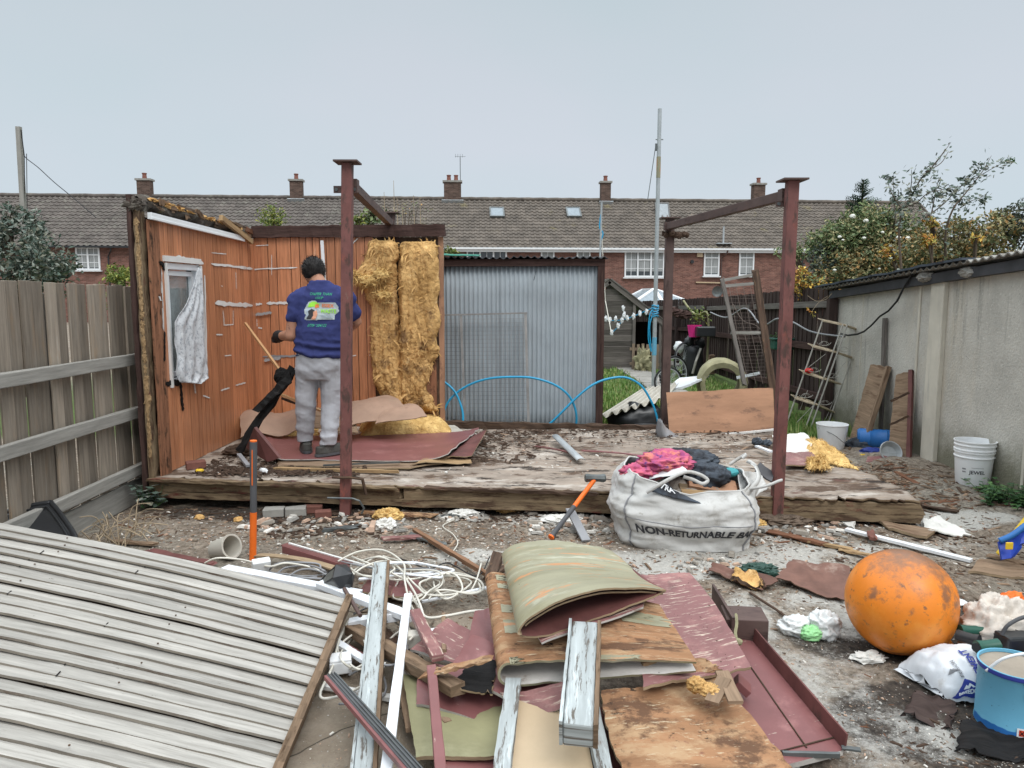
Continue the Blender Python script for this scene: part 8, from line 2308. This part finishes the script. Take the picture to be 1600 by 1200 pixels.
def wild_branches():
	Y=11.0;b_=Q(1408,380,Y);root=thing('sapling','open sapling with long bare leafy branches against the sky','tree',(b_.x,Y,0))
	br=[[(1408,420),(1405,350),(1420,315),(1440,278),(1462,255),(1486,222)],[(1440,278),(1455,262),(1476,235)],[(1446,268),(1470,255),(1482,236)],[(1477,400),(1478,360),(1490,325),(1510,300),(1535,268),(1549,243)],[(1400,350),(1397,310),(1396,275)],
[(1420,315),(1424,285),(1424,265)],[(1446,340),(1475,318),(1500,292),(1530,275),(1560,258),(1578,250)],[(1405,325),(1430,318),(1450,302),(1480,295),(1505,290)],[(1455,335),(1462,300),(1467,278)],[(1500,325),(1515,315),(1535,308)],[(1408,325),(1392,300),(1386,275)]]
	m=MB()
	for k,b2 in enumerate(br):
		P3=crm([Q(x,y,Y+.1*math.sin(k*3+i))for i,(x,y)in enumerate(b2)],5);n=len(P3)
		r0=.02 if k in(0,3)else.010
		m.tube(P3,[lerp(r0,.0025,i/(n-1))for i in range(n)],5)
	m.build('trunk',Mt['bark'],root)
	m=MB()
	for k,b2 in enumerate(br):
		P3=crm([Q(x,y,Y+.1*math.sin(k*3+i))for i,(x,y)in enumerate(b2)],8)
		for i,p in enumerate(P3):
			dens=.75 if k not in(1,2)else.25
			if i/len(P3)>.8 and k in(0,1,2,3):dens*=.35
			for _ in range(4):
				if random.random()>dens:continue
				q=p+V3([random.gauss(0,.055)for _ in range(3)]);a=V3((random.gauss(0,1),random.gauss(0,1),random.gauss(-.3,.7))).normalized();e_=a.orthogonal().normalized()*.022;s=random.uniform(.05,.085)
				m.add([q,q+a*s*.5+e_,q+a*s,q+a*s*.5-e_],[[0,1,2],[0,2,3]])
	m.build('crown',Mt['leaf_greygreen'],root)
	leafcloud(Q(1577,252,Y),(.10,.06,.05),26,.07,'leaf_spray','leaf_ivy',root)
	for(x,y)in((1392,280),(1403,308),(1431,300),(1460,305),(1500,312),(1535,315),(1480,298),(1512,282),(1597,322),(1528,264)):leafcloud(Q(x,y,Y),(.10,.08,.09),34,.075,'leaf_spray','leaf_greygreen',root)
wild_branches()
c1=Q(1262,440,10.6)
plant('shrub','bright yellow leaved shrub showing over the brown fence beside the right red post','shrub',(c1.x,10.6,0),[(c1+V3((-.1,0,.02)),(.16,.2,.22),350,.06,'leaf_yellow',.15),(c1+V3((.12,0,-.1)),(.28,.2,.18),420,.06,'leaf_yellow',.15),(c1-V3((-.02,0,.05)),(.25,.2,.18),200,.06,'leaf_mid',.15)])
c1=Q(1268,487,9.3);m=MB()
leafcloud(c1,(.045,.03,.05),12,.06,'autumn_leaf','leaf_yellow',label='single orange leaf sprig caught on the dark brown fence',cat='leaf sprig')
m=MB();m.tube(crm([Q(1262,462,9.3),Q(1275,470,9.3),Q(1290,468,9.3),Q(1300,458,9.3)]),.004,4);m.tube(crm([Q(1268,487,9.3),Q(1280,472,9.3),Q(1294,462,9.3)]),.003,4);m.build('bramble_stem',Mt['dry_stem'],label='thin bramble stem arching over the dark fence by the garage corner',cat='bramble')
def leafy(base,n,r_,h,mt,label,name='weed_plant',cat='weed',size=.06,stem=True):
	root=thing(name,label,cat,base);b_=V3(base);st=MB();m=MB()
	for k in range(n):
		a=random.uniform(0,6.28);q=b_+V3((math.cos(a)*r_*random.random(),math.sin(a)*r_*random.random(),0));hh=h*random.uniform(.4,1.1);tp=q+V3((random.gauss(0,.05),random.gauss(0,.05),hh))
		st.tube([q,tp],[.003,.0015],4)
		for i in range(5):
			p=q.lerp(tp,.3+.7*i/4);a2=random.uniform(0,6.28);d=V3((math.cos(a2),math.sin(a2),random.uniform(-.3,.3))).normalized();s=size*random.uniform(.6,1.2);w_=V3((-d.y,d.x,0))*s*.36
			m.add([p,p+d*s*.45+w_,p+d*s,p+d*s*.45-w_],[[0,1,2],[0,2,3]])
	st.build('stems',Mt['leaf_ivy'],root);m.build('leaves',Mt[mt],root)
b_=W(1588,790,.03)
leafy(b_,90,.26,.14,'leaf_ivy','dark green leafy weeds at the foot of the garage right of the bucket stack')
leafy(W(1545,770,.03),16,.10,.08,'leaf_ivy','small green weeds touching the bucket stack')
leafy(W(232,790,.02),26,.12,.16,'leaf_greygreen','grey-green weed growing round the left front corner of the shed floor',size=.07)
def dry():
	b_=W(165,850,.02);root=thing('dead_plant','tangle of dry pale stems at the foot of the timber fence','dead plant',b_)
	m=MB()
	for k in range(26):
		q=b_+V3((random.uniform(-.12,.18),random.uniform(-.1,.3),0));a=V3((random.gauss(.2,1),random.gauss(0,.6),random.uniform(.3,1.3))).normalized()*random.uniform(.12,.32)
		m.tube(crm([q,q+a*.5+V3((0,0,.05)),q+a+V3((random.gauss(0,.05),0,-.06))],4),.0035,4)
	m.build('stems',Mt['dry_stem'],root)
	m=MB()
	for(pts)in([(170,800),(185,815),(205,806),(222,800)],[(150,840),(180,822),(200,826),(216,835)],[(160,800),(168,822),(150,850)]):m.tube(crm([W(x,y,.10)for x,y in pts]),.004,4)
	m.build('long_stems',Mt['dry_stem'],root)
dry()
# ================ RUBBISH ON THE GROUND
def chips(name,label,cat,n,where,size,mt,flatk=.25,long_=1.0,z0=.0,zf=None):
	m=MB()
	for _ in range(n):
		x,y,dens=where()
		z=(zf(x,y)if zf else gz(x,y))+z0
		s=random.uniform(*size)*(1 if random.random()<.88 else 1.8)*(1 if y>5 else max(.45,(y-1.5)/3.5))
		a=random.uniform(0,6.28);l=s*random.uniform(1,1+long_)
		d=V3((math.cos(a),math.sin(a),random.uniform(-.15,.25)));w_=V3((-d.y,d.x,random.uniform(-.15,.15)));t_=s*flatk*random.uniform(.4,1)
		up=d.cross(w_)
		k=[random.uniform(.5,1)for _ in range(4)]
		p=V3((x,y,z+t_*.4))
		b4=[p-d*l*k[0]-w_*s*.5,p+d*l*k[1]-w_*s*k[2]*.5,p+d*l*.8*k[1]+w_*s*.5,p-d*l*k[3]+w_*s*.4]
		tp=[q.lerp(p,.25)+up*t_ for q in b4]
		m.add(b4+tp,[[4,5,6,7],[0,1,5,4],[1,2,6,5],[2,3,7,6],[3,0,4,7]],[[(0,0),(l,0),(l,s),(0,s)]]+[[(0,0),(l,0),(l,t_),(0,t_)]]*4)
	return m.build(name,Mt[mt],label=label,cat=cat,kind='stuff')
def wpx(x0,x1,y0,y1,z=0):
	def f():
		p=W(random.uniform(x0,x1),y0+(y1-y0)*random.random()**.8,z);return p.x,p.y,1
	return f
def wmix(*rs):
	fs=[(wpx(*r[:4]),r[4])for r in rs]
	tot=sum(w_ for _,w_ in fs)
	def f():
		k=random.random()*tot
		for g,w_ in fs:
			k-=w_
			if k<=0:return g()
		return fs[-1][0]()
	return f
def wxy(x0,x1,y0,y1):
	return lambda:(random.uniform(x0,x1),random.uniform(y0,y1),1)
yard=wmix((180,1560,796,850,6),(500,1500,850,930,3),(1080,1600,900,1200,2.5),(1000,1600,800,960,2.5),(560,780,870,1000,1))
chips('wood_chips','scattered splinters of brown wood across the yard','wood chips',3600,yard,(.003,.013),'offcut',.35,3)
chips('rubble_crumbs','pale plaster and stone crumbs strewn over the yard','rubble',5200,wmix((180,1560,796,860,5),(640,1250,800,900,4),(1080,1600,860,1200,8),(480,700,1080,1200,.6),(230,560,800,880,1)),(.003,.011),'rubble',.6,.6)
chips('rubble_crumbs','bigger lumps of broken plaster along the front of the shed floor','rubble',420,wmix((560,640,800,832,1),(690,760,800,815,1),(820,960,795,835,3),(1180,1320,800,845,2),(380,560,805,830,1.5),(1060,1190,868,900,1.5)),(.014,.034),'rubble',.6,.6)
chips('dark_litter','dark rotten wood litter beneath the front edge of the shed floor','litter',1500,wmix((230,1460,790,815,6),(420,600,800,840,2),(1290,1600,830,900,1),(1400,1600,1090,1200,.5)),(.006,.020),'rotten_wood',.4,2)
dz=lambda x,y:.238
chips('floor_litter','splinters and dust scattered on the shed floor','litter',900,lambda:(random.uniform(-2.5,2.6),random.triangular(5.7,7.7,7.4),1),(.003,.012),'offcut',.3,3,zf=dz)
chips('floor_litter','dark rotten debris piled along the left and rear of the shed floor','litter',1500,lambda:random.choice([(random.uniform(-2.55,-1.6),random.uniform(5.75,6.6),1),(random.uniform(-.4,2.6),random.triangular(6.9,7.78,7.7),1),(random.triangular(-.6,.4,-.2),random.uniform(6.2,7.6),1),(random.uniform(-2.5,-1.2),random.uniform(5.7,6.0),1)]),(.006,.020),'rotten_wood',.5,2,zf=dz)
chips('floor_litter','pale crumbs scattered on the shed floor','litter',700,lambda:(random.uniform(-2.4,2.6),random.uniform(5.7,7.7),1),(.004,.011),'rubble',.6,.5,zf=dz)
chips('wood_chips','heap of brown wood splinters off the right end of the shed floor','wood chips',900,wmix((1370,1580,735,800,3),(1340,1420,725,770,2),(1240,1330,690,760,.5)),(.006,.020),'offcut',.3,4)
chips('heap_crumbs','dirt crumbs lying on the boards of the heap','litter',90,lambda:(lambda p:(p.x,p.y,1))(W(random.uniform(1000,1160),random.uniform(900,1050),.30)),(.003,.007),'rotten_wood',.5,.5,zf=lambda x,y:.295)
random.seed(21)
desc=['short','thin','split','dark','pale','crooked','flat','dirty']
spots_=[((1425,748),(1470,742),'rotten_wood','dark splintered board off the right end of the shed floor'),((1470,770),(1530,790),'old_board','brown splinter board below the bucket stack'),((1400,738),(1440,760),'offcut','short splinter board nearest the silver pan'),
((1440,790),(1500,800),'rotten_wood','dark length of wood beyond the corner of the floor'),((1262,845),(1330,858),'pale_timber','pale thin splinter pointing at the buoy from the left'),((1545,868),(1600,880),'old_board','splinter of wood under the plastic toy'),
((560,800),(680,806),'ply','orange-brown ply strip below the floor edge right of the left red post'),((505,828),(560,822),'tool_steel','thin grey strip on the dark ground below the left red post'),((690,806),(740,803),'tool_steel','grey strip half under the floor edge'),
((598,842),(660,838),'maroon_worn','pinkish board scrap on the bare ground beside the brown stick'),((1200,830),(1290,850),'offcut','thin lath right of the rubble bag'),((640,835),(690,850),'tool_steel','grey bent strip beside the brown stick'),
((230,860),(330,880),'maroon_dark','dark curved strip behind the fallen panel'),((180,845),(240,850),'old_board','brown scrap wood behind the fallen panel near the dead plant'),((1310,858),(1380,872),'pale_timber','short pale lath behind the orange buoy'),
((1180,815),(1230,812),'ply','orange ply scrap at the foot of the right red post'),((760,905),(800,880),'rotten_wood','dark wooden bit beside the olive folded board')]
for k,(a,b_,mt_,lb)in enumerate(spots_):
	m=MB();m.bar(W(*a,.02),W(*b_,.025),random.uniform(.035,.07),.014,seg=8,jit=.004,rag=.03);m.build('broken_board',Mt[mt_],label=lb,cat='broken board',group='broken boards on the ground')
for k,(x,y,s,mt_,lb)in enumerate(((428,800,.09,'stone_block','grey stone block under the floor edge, leftmost of the blocks'),(462,799,.09,'stone_block','grey stone block under the floor edge, in the middle of the blocks'),(490,795,.08,'brick_loose','red brick under the floor edge left of the red post'),(505,803,.07,'brick_loose','half brick on the ground touching the left red post'),
(312,809,.04,'insulation','small round tan stone on the bare ground left of the digging bar'),(372,812,.035,'insulation','tan pebble beside the digging bar'))):
	m=MB();c_=W(x,y,s*.3)
	if s>.05:m.box(c_,(s*1.7,s,s*.7),(0,0,random.uniform(-.3,.3)),jit=.004)
	else:m.blob(c_,(s,s*.8,s*.6),.3,2,16,10,seed=k)
	m.build('loose_brick' if s>.05 else 'loose_stone',Mt[mt_],label=lb,cat='brick' if s>.05 else 'stone',bev=.006 if s>.05 else 0)
for k,(x,y,r3,mt_,lb,nm)in enumerate(((603,822,(.07,.05,.05),'plaster_bit','clump of white and tan rubble below the floor edge','rubble_clump'),(607,806,(.10,.05,.05),'insulation_light','orange wool scrap half under the floor edge','insulation_scrap'),(724,803,(.10,.05,.03),'plaster_bit','white flaky plaster patch under the middle of the floor edge','plaster_patch'),
(797,795,(.10,.05,.04),'insulation','tan wool clump under the floor edge left of the sledgehammer','insulation_scrap'),(842,793,(.035,.03,.03),'hazard_red','small orange-red scrap under the floor edge','red_scrap'),(876,812,(.14,.07,.03),'plaster_bit','white rubble patch behind the sledgehammer handle','plaster_patch'),
(1180,818,(.07,.05,.03),'insulation_light','tan wool scrap at the right foot of the rubble bag','insulation_scrap'),(1225,808,(.10,.05,.03),'brick_loose','orange-brown scrap right of the right red post foot','brown_scrap'),(440,668,(.04,.04,.06),'insulation','x','x'))):
	if nm=='x':continue
	m=MB();m.blob(W(x,y,.02),r3,.8,2.6,36,20,seed=k+50,ridged=True,flat=.0);m.build(nm,Mt[mt_],label=lb,cat=nm.replace('_',' '))
